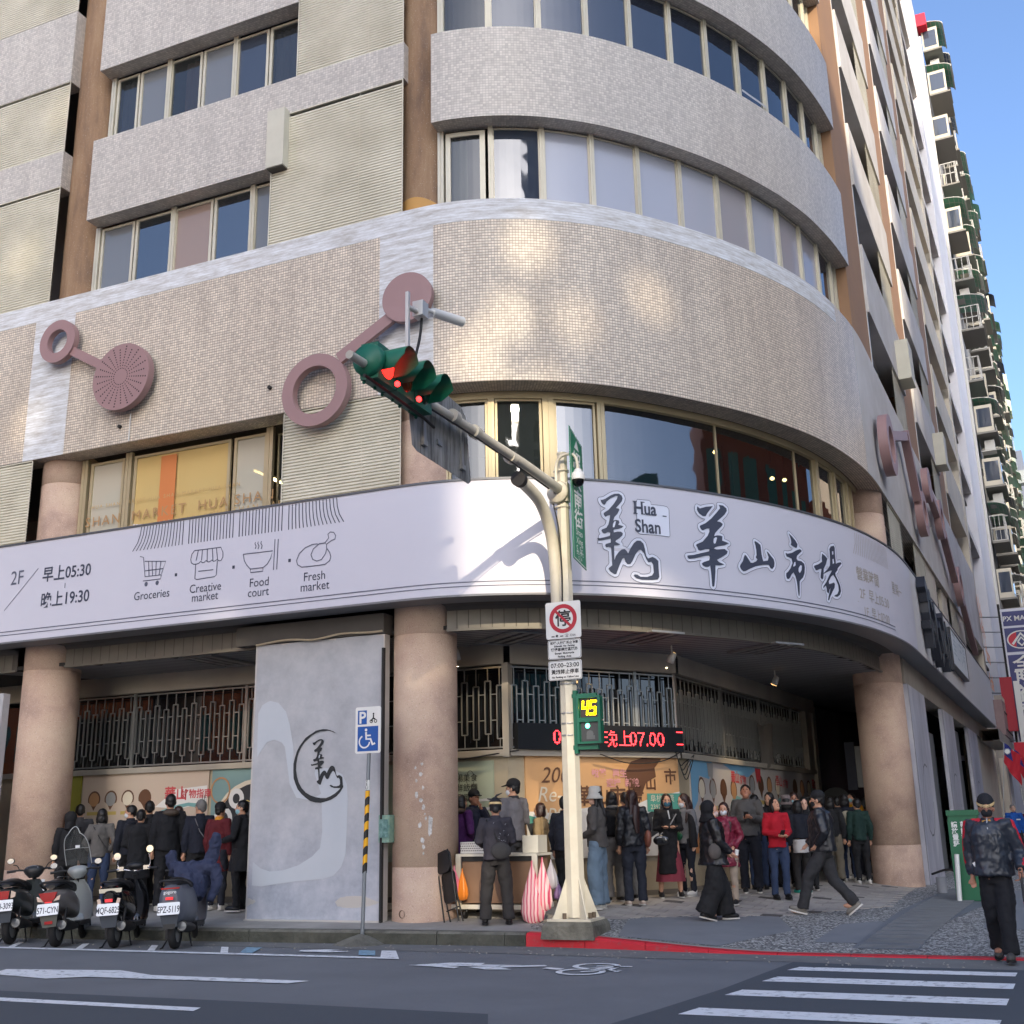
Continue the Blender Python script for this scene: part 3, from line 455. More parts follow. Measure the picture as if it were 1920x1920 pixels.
# ---- arcade paving: pieces are blocks, dark ones scattered in rows
M_pave = [mat('paver_light', (176, 170, 160), .75, var=(3, (156, 150, 142), .3), bump=(40, .2, .005)), mat('paver_grey', (162, 157, 150), .75, var=(3, (144, 139, 133), .3), bump=(40, .2, .005)),
          mat('paver_dark', (84, 80, 77), .8, bump=(40, .2, .005))]
def inpoly(x, y, P):
    c = False
    for i in range(len(P)):
        a, b = P[i], P[(i+1) % len(P)]
        if (a[1] > y) != (b[1] > y) and x < (b[0]-a[0])*(y-a[1])/(b[1]-a[1])+a[0]: c = not c
    return c
PAVE = [(-6.6, 15.5), (-5.75, 15.75), (-5.1, 16.35), (-4.4, 16.8), (-3.4, 17.35), (-2.65, 18.35), (-2.05, 19.05), (-1.95, 22.9), (-1.9, 29), (-4.6, 29), (-5.4, 21), (-6.9, 18.5), (-8.0, 17.6), (-10, 17.6), (-10, 15.6)]
pav = thing('arcade_paving', 'pale block paving with scattered dark blocks under the arcade', 'paving', (-5, 18, .3)); pav['kind'] = 'structure'; del pav['category']
cand = []
for i in range(60):
    for j in range(34):
        x = -10+.3*j+(.15 if i % 2 else 0); y = 15.6+i*.235
        if inpoly(x+.15, y+.11, PAVE) and (y < 24): cand.append((x, y, i, j))
cand.sort(key=lambda q: V((q[0]+4, q[1]-14.5)).length)
base = {}
def block(mb, x, y, w=.29, d=.225):
    z = [gh(x, y)+.011, gh(x+w, y)+.011, gh(x+w, y+d)+.011, gh(x, y+d)+.011]; k = rnd(-.0015, .0015)
    P = [(x, y), (x+w, y), (x+w, y+d), (x, y+d)]
    mb.face([(p[0], p[1], q+k) for p, q in zip(P, z)])
    for a in range(4):
        b = (a+1) % 4; mb.face([(*P[a], z[a]-.012), (*P[b], z[b]-.012), (*P[b], z[b]+k), (*P[a], z[a]+k)])
rest = [MB(), MB(), MB()]
for n, (x, y, i, j) in enumerate(cand):
    dk = 2 if (i % 3 == 1 and (j*2+i) % 7 in (0,)) else (1 if random.random() < .35 else 0)
    if n < 296:
        mb = MB(); block(mb, x, y); mb.put('paver', M_pave[dk], pav)
    else: block(rest[dk], x, y)
for k in range(3):
    o = rest[k].put('pavers_beyond', M_pave[k], pav); o['kind'] = 'stuff'
# ================================================================ kerb: stones laid end to end
def kerb_stone(x0, x1, mt, mt2, name='kerb_stone'):
    mb = MB(); n = 6; J = .004; rag = []
    xs = [x0+J+(x1-x0-2*J)*i/n for i in range(n+1)]
    off = [rnd(-.012, .012) for _ in xs]
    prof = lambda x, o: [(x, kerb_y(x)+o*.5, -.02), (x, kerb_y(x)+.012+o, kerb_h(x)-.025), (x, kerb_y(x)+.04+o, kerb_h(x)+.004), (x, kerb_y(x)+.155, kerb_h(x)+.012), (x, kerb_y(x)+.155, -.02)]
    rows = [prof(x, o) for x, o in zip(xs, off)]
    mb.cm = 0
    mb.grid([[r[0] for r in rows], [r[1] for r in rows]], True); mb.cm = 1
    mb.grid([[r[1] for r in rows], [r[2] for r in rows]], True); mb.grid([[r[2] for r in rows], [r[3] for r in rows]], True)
    mb.face(rows[0][::-1]); mb.face(rows[-1])
    return mb.put(name, [mt, mt2], kb)
kb = thing('kerb', 'low concrete kerb, worn grey on the left', 'kerb', (-9, 14.4, 0)); kb['kind'] = 'structure'; del kb['category'], kb['label']
x = -24.0
while x < -6.1: kerb_stone(x, min(x+.98, -6.06), M_kerbd, M_kerb); x += .98
x = -6.06
while x < 3.9: kerb_stone(x, x+.83, M_red, M_red); x += .83
# mound of mortar round the sign post in the kerb gap
mb = MB(); mb.lathe([(.42, -.01), (.3, .035), (.16, .09), (.06, .13), (0, .135)], (-8.45, 14.3, 0), 18)
for v in mb.v: v.x += .05*noise.noise(v*7); v.y += .05*noise.noise(v*6+V((3, 0, 0))); v.z += .02*noise.noise(v*9)
o = mb.put('kerb_mortar', M_kerb); o['kind'] = 'structure'
# small litter and stones on the road edge
mb = MB()
for _ in range(260):
    x = rnd(-16, 2); y = kerb_y(x)-rnd(.02, .9)**1.0; s_ = rnd(.006, .018)
    mb.ell((x, y, .006), (s_, s_*rnd(.6, 1), s_*.5), 3, 5)
o = mb.put('grit', mat('grit', (150, 148, 142), .9)); o['kind'] = 'stuff'
# ================================================================ materials of the corner building
M_tileB = tile_mat('beige_mosaic', (226, 213, 194), (118, 104, 90), .05, .2, (104, 92, 80), .4)
M_tileG = tile_mat('grey_mosaic', (206, 199, 188), (166, 158, 148), .05, .17, (112, 104, 98), .35)
M_tileS = tile_mat('soffit_mosaic', (150, 142, 132), (104, 96, 88), .05, .16, (70, 64, 58), .5)
M_render = mat('painted_render', (204, 202, 200), .8, var=(.9, (176, 172, 166), .25), bump=(25, .15, .01))
M_cream = mat('cream_render', (206, 198, 180), .8, var=(.8, (180, 172, 158), .25))
M_white = mat('white_brushed_paint', (214, 216, 217), .7); _g = NT(M_white); _tc = _g.n('ShaderNodeTexCoord'); _mp = _g.n('ShaderNodeMapping')
_mp.inputs['Scale'].default_value = (1.2, 7, 1); _g.l(_tc.outputs['UV'], _mp.inputs[0])
_c = _g.ramp(_g.noise(_mp.outputs[0], 1.6, 9, .75), [(.36, (176, 172, 166)), (.5, (206, 207, 207)), (.62, (226, 229, 232))])
_sp = _g.n('ShaderNodeSeparateXYZ'); _g.l(_tc.outputs['UV'], _sp.inputs[0])
_ln = _g.math('LESS_THAN', _g.math('FRACT', _g.math('DIVIDE', _sp.outputs[1], .05)), .2)
_c = _g.mix(_g.math('MULTIPLY', _ln, .3), _c, (150, 146, 140)); _g.l(_c, _g.b.inputs['Base Color'])
M_rib = mat('cream_ribbed_cladding', (224, 219, 200), .6, var=(1.2, (186, 180, 158), .3))
M_brown = mat('brown_weathered_column', (142, 118, 92), .85); _g = NT(M_brown); _tc = _g.n('ShaderNodeTexCoord'); _mp = _g.n('ShaderNodeMapping')
_mp.inputs['Scale'].default_value = (1, 1, .18); _g.l(_tc.outputs['Object'], _mp.inputs[0])
_c = _g.ramp(_g.noise(_mp.outputs[0], 2.6, 9, .7), [(.3, (104, 84, 70)), (.5, (140, 112, 86)), (.68, (158, 132, 104))])
_sp = _g.ramp(_g.noise(_tc.outputs['Object'], 60, 2, .5), [(.66, 0.), (.7, 1.)])
_g.l(_g.mix(_g.math('MULTIPLY', _sp, .5), _c, (196, 190, 180)), _g.b.inputs['Base Color'])
M_brownp = mat('brown_painted_pilaster', (158, 122, 88), .8, var=(1, (142, 112, 88), .3))
M_gran = mat('washed_stone_column', (186, 158, 140), .82); _g = NT(M_gran); _tc = _g.n('ShaderNodeTexCoord')
_c = _g.ramp(_g.noise(_tc.outputs['Object'], 1.3, 6, .6), [(.3, (158, 132, 118)), (.5, (190, 162, 142)), (.7, (204, 180, 156))])
_f1 = _g.ramp(_g.noise(_tc.outputs['Object'], 75, 2, .5), [(.6, 0.), (.66, 1.)]); _f2 = _g.ramp(_g.noise(_tc.outputs['Object'], 55, 3, .6), [(.33, 1.), (.38, 0.)])
_c = _g.mix(_g.math('MULTIPLY', _f1, .45), _c, (222, 206, 190)); _c = _g.mix(_g.math('MULTIPLY', _f2, .45), _c, (96, 78, 70))
_g.l(_c, _g.b.inputs['Base Color']); _g.bump(_g.noise(_tc.outputs['Object'], 90, 2), .3, .004)
M_sof = mat('soffit_grey', (96, 92, 86), .85, var=(.8, (74, 70, 66), .3))
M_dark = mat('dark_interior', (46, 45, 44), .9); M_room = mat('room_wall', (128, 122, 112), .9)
M_frame = mat('cream_aluminium', (212, 206, 186), .4, metal=.15, var=(1.5, (186, 180, 160), .35))
M_framew = mat('pale_aluminium', (196, 194, 188), .4, metal=.3)
M_gold = mat('bronze_aluminium', (186, 172, 138), .4, metal=.3)
def glass(name, tint, refl=1.0, dens=.5, rough=.02, film=None):
    """window glass: mirror-like coat over a see-through, tinted or film-backed pane"""
    m = bpy.data.materials.new(name); m.use_nodes = True; nt = m.node_tree; nt.nodes.remove(nt.nodes['Principled BSDF']); out = nt.nodes['Material Output']
    fr = nt.nodes.new('ShaderNodeFresnel'); fr.inputs[0].default_value = 1.45+refl*.75
    gl = nt.nodes.new('ShaderNodeBsdfGlossy'); gl.inputs['Roughness'].default_value = rough; gl.inputs['Color'].default_value = (.95, .97, 1, 1)
    tr = nt.nodes.new('ShaderNodeBsdfTransparent'); tr.inputs[0].default_value = lin(tint)
    df = nt.nodes.new('ShaderNodeBsdfDiffuse'); df.inputs[0].default_value = lin(film or tint)
    mx = nt.nodes.new('ShaderNodeMixShader'); mx.inputs[0].default_value = dens; nt.links.new(tr.outputs[0], mx.inputs[1]); nt.links.new(df.outputs[0], mx.inputs[2])
    m2 = nt.nodes.new('ShaderNodeMixShader'); nt.links.new(fr.outputs[0], m2.inputs[0]); nt.links.new(mx.outputs[0], m2.inputs[1]); nt.links.new(gl.outputs[0], m2.inputs[2])
    tc = nt.nodes.new('ShaderNodeTexCoord'); nz = nt.nodes.new('ShaderNodeTexNoise'); nz.inputs['Scale'].default_value = 1.1; nt.links.new(tc.outputs['Object'], nz.inputs['Vector'])
    bp = nt.nodes.new('ShaderNodeBump'); bp.inputs['Strength'].default_value = .35; bp.inputs['Distance'].default_value = .012; nt.links.new(nz.outputs[0], bp.inputs['Height'])
    nt.links.new(bp.outputs[0], gl.inputs['Normal'])
    nt.links.new(m2.outputs[0], out.inputs[0]); return m
G_clear = glass('clear_glass', (150, 158, 158), .3, .06); G_grey = glass('insect_screened_glass', (120, 124, 128), .15, .8, film=(126, 130, 134))
G_film = glass('frosted_film_glass', (190, 192, 205), .15, .96, .12, film=(168, 172, 184)); G_film2 = glass('stained_film_glass', (190, 192, 205), .12, .96, .12, film=(158, 155, 160))
G_blue = glass('dark_blue_glass', (20, 26, 38), .75, .8, film=(30, 38, 52)); G_mir = glass('mirror_glass', (40, 50, 60), 1.5, .5, film=(30, 40, 48))
G_dk = glass('dark_glass', (52, 60, 70), .4, .75, film=(66, 74, 88)); G_shop = glass('shop_glass', (110, 120, 126), 1.1, .12, film=(60, 66, 70))
G_amber = glass('amber_film_glass', (220, 196, 140), .15, .93, film=(214, 186, 124)); G_pale = glass('pale_film_glass', (220, 214, 196), .15, .92, film=(196, 190, 172))
M_cur = [mat('curtain_pink', (150, 112, 104), .9), mat('curtain_grey', (150, 152, 158), .9), mat('curtain_cream', (196, 192, 172), .9), mat('curtain_lilac', (136, 128, 144), .9)]
# ================================================================ storeys
SILL = [11.53+3.37*k for k in range(13)]; HEAD = [8.3]+[13.12+3.42*k if k < 2 else 13.12+3.37*k+.06 for k in range(12)]
ROOF = SILL[12]+.6
sC0, sC1 = s_of_x(-16.0), s_of_x(-8.2); sW0 = s_of_x(-15.22); sW1 = s_of_x(-10.95); sR0 = s_of_x(-7.66)
sCorn = s_of_y(23.3); PIT = 8.65
def sR(y): return s_of_y(y)
bld = thing('market_building', 'tall tiled corner building with curved window bands and brown columns above a market arcade', 'building', (-8, 20, 0))
def part(mb, name, mt, par=None, **k): return mb.put(name, mt, par or bld, **k)
# big spandrel, unbroken round the corner
part(wallstrip(MB(), 0, s_of_y(51.2), 8.3, 11.53, 0, .45), 'spandrel', M_tileB)
o = kids(bld)[-1]
# painted white band and the two upright strips
part(wallstrip(MB(), 0, s_of_y(21.7), 11.15, 11.535, .006, .012, top=False), 'painted_band', M_white)
for a, b in ((s_of_x(-16.26), sW0-.05), (s_of_x(-8.61), sR0+.04)): part(wallstrip(MB(), a, b, 8.3, 11.148, .006, .012, top=False), 'painted_strip', M_white)
part(wallstrip(MB(), s_of_y(22.9), s_of_y(23.3), 8.3, 11.53, .004, .01), 'painted_strip', M_render)
part(wallstrip(MB(), s_of_y(23.3), s_of_y(51.2), 8.3, 11.534, .004, .01), 'render_coat', M_render)
# spandrels above
for k in range(12):
    z0, z1 = HEAD[k+1], SILL[k+1]; mt = M_tileG
    det = k < 3
    if k == 0: segs = [(0, sC0, 14.09, z1, 0), (sW0, sW1+.02, z0, z1, 0), (sW1+.02, sC1+.02, 14.16, z1, 0)]
    elif k == 1: segs = [(0, sC0, z0, SILL[2], 0), (sW0, s_of_x(-10.42), z0, z1, 0), (s_of_x(-10.42), sC1+.02, 17.5, z1, 0)]
    else: segs = [(0, sC0, z0, z1, 0), (sW0, sC1, z0, z1, 0)]
    for a, b, u, v, f in segs: part(wallstrip(MB(), a, b, u, v, 0, .35), 'spandrel', mt)
    part(wallstrip(MB(), sR0, sCorn, z0, z1, 0, .38), 'spandrel', mt)
    for q in range(3):
        y0 = 25.85+PIT*q; y1 = y0+6.2
        if q == 2: y1 = y0+7.6
        part(wallstrip(MB(), sR(y0), sR(y1), z0, z1, 0, .5), 'spandrel', M_render if q < 2 else M_cream)
    part(wallstrip(MB(), sR(51.2), sR(52.2), z0-.3, z1+.3, 0, .4), 'spandrel', M_cream)
    part(wallstrip(MB(), sR(52.2), sR(60.2), SILL[k]-.75+3.37*1, SILL[k]+3.37-.35, -.1, 1.2), 'balcony_slab', M_render)
# second-floor level band beyond the banner on the right
part(wallstrip(MB(), sR(25.2), sR(51.2), 6.3, 6.75, 0, .4), 'sill_band', M_render)
# end bay and blank end wall
part(wallstrip(MB(), sR(51.2), sR(52.2), 0, ROOF, -.02, .4), 'end_pier', M_cream)
part(wallstrip(MB(), sR(60.2), sR(68.5), 0, ROOF, 0, 8), 'end_wall', mat('lilac_render', (206, 208, 216), .8, var=(.5, (188, 188, 192), .3)))
# ribbed cladding: every rib is modelled
def ribs(a, b, z0, z1, off=-.03, pitch=.0545):
    mb = MB(); S = srange(a, b); n = int((z1-z0)/pitch)
    for i in range(n):
        z = z0+i*pitch
        mb.grid([[F(s, z, off-.004) for s in S], [F(s, z+.008, off+.014) for s in S], [F(s, z+pitch*.8, off+.012) for s in S], [F(s, z+pitch*.93, off-.01) for s in S], [F(s, z+pitch, off-.004) for s in S]], False)
    # folded edge strips
    for s in (a, b): mb.grid([[F(s-.012, z0, off+.03), F(s+.012, z0, off+.03)], [F(s-.012, z1, off+.03), F(s+.012, z1, off+.03)]], False)
    mid = [a+(b-a)*.68]
    for s in mid: mb.grid([[F(s-.006, z0, off+.018), F(s+.006, z0, off+.018)], [F(s-.006, z1, off+.018), F(s+.006, z1, off+.018)]], False)
    mb.grid([[F(s, z1, off+.03) for s in S], [F(s, z1+.02, off+.03) for s in S]], False)
    mb.grid([[F(s, z1, off-.02) for s in S], [F(s, z1, off+.03) for s in S]], False)
    return mb
sP0 = s_of_x(-10.42)
for a, b, z0, z1 in ((s_of_x(-10.9), sC1, 11.53, 14.14), (sP0, sC1, 14.9, 17.48), (sP0, sC1, 6.3, 8.27), (s_of_x(-19.6), sC0, 11.53, 14.07), (s_of_x(-19.6), sC0, 14.86, 16.53), (s_of_x(-18.6), sC0, 18.3, 20), (s_of_x(-20), sC0, 6.3, 8.27)):
    part(ribs(a, b, z0, z1), 'ribbed_panel', M_rib)
for k in range(8):
    for q in range(2):
        y0 = 29.6+PIT*q; part(ribs(sR(y0), sR(y0+2.25), SILL[k], HEAD[k+1]-.02, -.06, .0545 if k < 3 else .16), 'ribbed_panel', M_rib)
for q in range(2): y0 = 29.6+PIT*q; part(ribs(sR(y0), sR(y0+2.25), 6.75, 8.28, -.06), 'ribbed_panel', M_rib)
part(ribs(sR(25.3), sR(27.3), 6.3, 8.28, -.06), 'ribbed_panel', M_rib)
# columns: round, full height; brown above the painted band
def column(cx, cy, r, z0, z1, mt, name='column', joints=()):
    mb = MB(); pr = [(r, z0), (r, z1)]
    zs = [z0]+[j for j in joints]+[z1]; prof = [(r, z0)]
    for j in joints: prof += [(r, j-.006), (r-.008, j-.003), (r-.008, j+.003), (r, j+.006)]
    prof += [(r, z1)]
    mb.lathe(prof, (cx, cy, 0), 40); return part(mb, name, mt)
C0, C1, C2 = (-15.72, 15.52), (-8.09, 15.51), (-2.25, 24.6)
for (cx, cy) in (C0, C1, (-23.4, 15.52)):
    column(cx, cy, .49, .12, 8.6, M_gran, 'column', (.98, 4.38, 7.86)); column(cx, cy, .5, 11.3, ROOF, M_brown, 'upper_column')
column(*C2, .49, .05, 8.6, M_gran, 'column', (1.02, 4.2, 7.8))
for q in range(3):
    y0 = 23.3+PIT*q
    part(wallstrip(MB(), sR(y0), sR(y0+2.55), 11.53 if q < 2 else 11.53, ROOF, -.07, .5), 'pilaster', M_brownp)
    part(wallstrip(MB(), sR(y0+2.47), sR(y0+2.56), 11.54, ROOF, -.055, .02), 'pilaster_edge', M_framew)
mb = MB(); mb.lathe([(.508, 11.535), (.508, 11.86)], (*C1, 0), 40, a0=R(200), a1=R(345))
for v in mb.v:
    if v.z > 11.7: v.z -= .22*((v.x-C1[0])/.52)**2
part(mb, 'yellow_patch', mat('ochre_paint', (190, 146, 84), .8))
# ---------------------------------------------------------------- windows
def pane(s0, s1, z0, z1, off, g, fr=M_frame, fw=.05, par=None, cur=None, lintel=True, bars=True, curv=True):
    """one window light: frame > pane (and a curtain hung behind it)"""
    S = srange(s0, s1) if curv else [s0, s1]
    mb = MB(); t = .045
    def bar(a, b, c, d):
        SS = srange(a, b); mb.grid([[F(s, c, off) for s in SS], [F(s, d, off) for s in SS]], False)
        mb.grid([[F(s, c, off-t) for s in SS], [F(s, c, off) for s in SS]], False); mb.grid([[F(s, d, off) for s in SS], [F(s, d, off-t) for s in SS]], False)
        for s, fl in ((a, 0), (b, 1)):
            q = [F(s, c, off-t), F(s, c, off), F(s, d, off), F(s, d, off-t)]; mb.face(q if fl else q[::-1])
    bar(s0, s1, z0, z0+fw*.8); bar(s0, s1, z1-fw*.8, z1); bar(s0, s0+fw, z0+fw*.8, z1-fw*.8); bar(s1-fw, s1, z0+fw*.8, z1-fw*.8)
    f = part(mb, 'window', fr)
    mp = MB(); S2 = srange(s0+fw*.6, s1-fw*.6); mp.grid([[F(s, z0+fw*.5, off-.028) for s in S2], [F(s, z1-fw*.5, off-.028) for s in S2]], False)
    mp.put('pane', g, f)
    if cur is not None:
        c = MB(); m_, a, b = cur; n = int((b-a)/.03); rows = []
        for z in (z0+.02, z0+(z1-z0)*.5, z1-.03): rows.append([F(a+(b-a)*i/n, z, off-.16+.025*math.sin(i*1.9+math.sin(i*.37)*2)) for i in range(n+1)])
        c.grid(rows, True); c.put('curtain', m_, f)
    return f
def mullion(s, z0, z1, off, wd=.09, mt=M_frame, d=.07):
    mb = MB(); a, b = s-wd/2, s+wd/2
    q = [[F(a, z, off-d), F(a, z, off), F(s-.004, z, off), F(s-.004, z, off-.012), F(s+.004, z, off-.012), F(s+.004, z, off), F(b, z, off), F(b, z, off-d)] for z in (z0, z1)]
    mb.grid(q, False); return part(mb, 'mullion', mt)
X = s_of_x
# third floor, left bay
L3 = [-15.13, -14.28, -13.34, -12.41, -11.51, -11.04]
g3 = [(G_grey, (M_cur[2], -15.1, -14.8)), (G_mir, None), (glass('dusty_pink_glass', (150, 128, 118), .15, .85, film=(160, 140, 128)), None), (G_mir, None), (G_grey, None)]
for i in range(5):
    a, b = X(L3[i])+.015, X(L3[i+1])-.015; cu = g3[i][1]
    pane(a, b, 11.56, 13.06, -.33, g3[i][0], cur=(cu[0], X(cu[1]), X(cu[2])) if cu else None, fw=.055)
pane(X(-11.02), X(-10.86), 11.56, 13.06, -.33, G_grey, fw=.03)
for x in (L3[0]-.06, L3[2], L3[4]): mullion(X(x), 11.55, 13.1, -.3, .11)
L4 = [-15.05, -14.45, -13.69, -12.88, -12.08, -11.3, -10.5]
g4 = [(G_clear, (M_cur[3], -15.0, -14.5)), (G_grey, None), (G_clear, (M_cur[0], -13.4, -12.9)), (G_grey, None), (G_dk, None), (G_clear, (M_cur[3], -11.25, -10.55))]
for i in range(6):
    cu = g4[i][1]; pane(X(L4[i])+.015, X(L4[i+1])-.015, 14.92, 16.48, -.33, g4[i][0], cur=(cu[0], X(cu[1]), X(cu[2])) if cu else None, fw=.055)
for x in (L4[0]-.06, L4[2], L4[4]): mullion(X(x), 14.9, 16.54, -.3, .11)
for k in (2, 3, 4):
    for i in range(5): pane(X(-15.1+.9*i)+.01, X(-14.2+.9*i)-.01, SILL[k]+.03, HEAD[k+1]-.03, -.33, G_grey if i % 2 else G_dk)
pane(X(-20.4), X(-19.65), 14.88, 20, -.2, G_film); pane(X(-19.5), X(-18.65), 18.36, 20.0, -.1, G_film)
# second floor, left bay
Lw = [(-15.0, -14.2, G_pale), (-13.98, -11.83, G_amber), (-11.76, -11.06, G_pale)]
for a, b, g in Lw: pane(X(a), X(b), 6.3, 8.2, -.45, g, M_gold, .06)
for x in (-15.12, -14.09, -11.0, -10.6): mullion(X(x), 6.3, 8.28, -.42, .14, M_gold)
pane(X(-10.95), X(-10.62), 6.3, 8.2, -.6, G_clear, M_gold, .03)
# curved windows
sm = [62.4+.953*i for i in range(13)]
kinds3 = [None, G_dk, G_film, G_film, G_film, G_film, G_film2, G_film, G_film2, G_film2, G_blue, G_blue]
for k in range(0, 5):
    z0, z1 = SILL[k], HEAD[k+1]
    for i in range(12):
        a, b = sm[i], sm[i+1]-.0
        g = kinds3[i] if k == 0 else ([G_clear, G_dk]+[G_blue]*12)[i]
        if k == 2: g = G_mir
        b = min(b, sCorn-.02)
        if k == 0 and i == 0: pane(a+.1, b-.1, z0+.05, z1-.07, -.3, G_clear, fw=.1, cur=(M_cur[2], a+.15, a+.5)); continue
        pane(a+.035, b-.035, z0+.02, z1-.03, -.32, g, fw=.03)
    for i in range(13): mullion(min(sm[i], sCorn-.06), z0, z1, -.29, .085 if i > 0 else .12)
for k in range(5, 12):
    mp = MB(); S = srange(sR0, sCorn); mp.grid([[F(s, SILL[k], -.3) for s in S], [F(s, HEAD[k+1], -.3) for s in S]], False); part(mp, 'window', G_blue)
    mp = MB(); S = srange(sW0, sC1); mp.grid([[F(s, SILL[k], -.3) for s in S], [F(s, HEAD[k+1], -.3) for s in S]], False); part(mp, 'window', G_dk)
# half-open sash on the fourth floor
mb = MB(); mb.grid([[F(s, 15.35, -.28) for s in (sm[7]+.05, sm[8]-.05)], [F(s, 15.40, -.28) for s in (sm[7]+.05, sm[8]-.05)]], False); part(mb, 'sash_rail', M_framew)
# second floor curved shop windows
for a, b, g in ((62.45, 63.2, G_clear), (63.34, 64.2, glass('cluttered_glass', (190, 205, 198), .45, .1, film=(120, 130, 120))), (64.42, 65.2, G_shop), (65.38, 67.8, G_shop), (67.8, 70.2, G_shop), (70.2, 71.0, G_shop), (71.2, 72.0, G_mir), (72.15, 72.9, G_mir)):
    pane(a, b, 6.3, 8.18, -.5, g, M_gold, .045 if b-a < 2 and a != 70.2 else .012)
for s, wd in ((62.4, .1), (63.27, .12), (64.31, .2), (65.29, .14), (71.1, .13), (72.08, .1), (73.0, .1), (73.35, .08)): mullion(s, 6.3, 8.25, -.46, wd, M_gold)
mb = MB(); S = srange(62.4, 73.9)
mb.grid([[F(s, z, o) for s in S] for z, o in ((8.18, -.5), (8.18, -.46), (8.26, -.46), (8.3, -.46))], False); part(mb, 'window_head', M_gold)
mb = MB(); S = srange(65.4, 71.0); mb.grid([[F(s, z, -.62) for s in S] for z in (6.86, 6.95)], False); part(mb, 'handrail', mat('pale_rail', (190, 196, 200), .5))
# right-hand bays: window strips between the pilasters
for k in range(0, 11):
    for q in range(3):
        y0 = 25.9+PIT*q; n = 4
        z0, z1 = (SILL[k], HEAD[k+1])
        for i in range(n):
            a, b = sR(y0+.93*i), sR(y0+.93*(i+1))
            if k < 6: pane(a+.02, b-.02, z0+.02, z1-.02, -.4, [G_dk, G_mir, G_grey, G_dk][(i+k*q+k) % 4], M_framew, .05)
        if k >= 6:
            mp = MB(); mp.grid([[F(sR(y0), z0, -.4), F(sR(y0+3.7), z0, -.4)], [F(sR(y0), z1, -.4), F(sR(y0+3.7), z1, -.4)]], False); part(mp, 'window', G_dk)
    if k < 11:
        mp = MB(); mp.grid([[F(sR(52.2), SILL[k]-.8, -1.2), F(sR(60.2), SILL[k]-.8, -1.2)], [F(sR(52.2), SILL[k]+2.4, -1.2), F(sR(60.2), SILL[k]+2.4, -1.2)]], False); part(mp, 'window', G_dk)
for q in range(3):
    y0 = 27.4+PIT*q
    for i in range(2): pane(sR(y0+1.05*i)+.02, sR(y0+1.05*(i+1))-.02, 6.78, 8.27, -.4, G_dk, M_framew, .05)
    if q: part(wallstrip(MB(), sR(23.4+PIT*q), sR(23.4+PIT*q+2.5), 6.3, 8.3, -.06, .3), 'wall_panel', M_cream)
part(wallstrip(MB(), sR(44), sR(51.2), 11.53, ROOF, -.45, .1), 'wall_panel', M_cream)
part(wallstrip(MB(), sR(36.3), sR(38), 6.75, 8.3, -.1, .1), 'wall_panel', M_cream)
# ---------------------------------------------------------------- inside: floors, ceilings and back wall
S = [s for s in _S if 0 <= s]
for k in range(-1, 12):
    z = HEAD[k+1]+.3 if k >= 0 else 5.9
    if k == -1: z = 6.1
    poly = [tuple(fpt(s, -.36)) for s in srange(30, s_of_y(60))]
    poly = poly+[(-12, 60), (-12, 24), (-38, 24)]
    mb = MB(); zz = (8.42 if k == 0 else z); mb.prism(poly, zz, zz+.12); part(mb, 'floor_slab', M_sof)
mb = MB(); P = [(-40, 18.4), (-9.2, 18.4), (-6.2, 20.6), (-5, 24), (-4.3, 60)]
mb.grid([[(x, y, z) for x, y in P] for z in (6.1, ROOF)], False); part(mb, 'inner_wall', M_room)
mb = MB(); mb.box((-70, 40, 0), (-8, 68, ROOF)); mb.box((-70, 24, 0), (-12, 40, ROOF)); part(mb, 'rear_block', M_render)
mb = MB(); mb.prism([tuple(fpt(s, -.1)) for s in srange(0, s_of_y(68))]+[(-20, 68), (-70, 40)], ROOF, ROOF+.2); part(mb, 'roof', M_conc)
# lamps hanging inside the second-floor hall
M_bulb = mat('lit_bulb', (255, 214, 150), emit=((255, 206, 130), 9.)); M_tubel = mat('lit_tube', (255, 240, 200), emit=((255, 226, 160), 7.))
for s, z, o in ((68.6, 8.02, -1.2), (70.2, 7.75, -1.0), (69.4, 7.3, -1.6), (70.3, 7.45, -1.9), (71.0, 7.9, -1.1)):
    p = F(s, z, o); mb = MB(); mb.ell((0, 0, 0), (.045, .045, .035), 6, 10); l = thing('ceiling_lamp', 'small round warm ceiling lamp lit inside the second-floor window', 'lamp', p, 'warm lamps inside the second-floor hall')
    mb.local('bulb', M_bulb, l); mb = MB(); mb.cyl((0, 0, .03), (0, 0, 8.4-z), .012, 6); mb.local('stem', M_dark, l)
for x, z in ((-11.9, 7.85), (-11.25, 7.45)):
    l = thing('tube_lamp', 'lit fluorescent lamp inside the left second-floor window', 'lamp', (x, 16.1, z), 'tube lamps behind the left second-floor window')
    mb = MB(); mb.cyl((0, 0, 0), (0, .9, 0), .02, 8); mb.local('tube', M_tubel, l); mb = MB(); mb.box((-.04, -.02, .02), (.04, .95, .06)); mb.local('tray', M_framew, l)
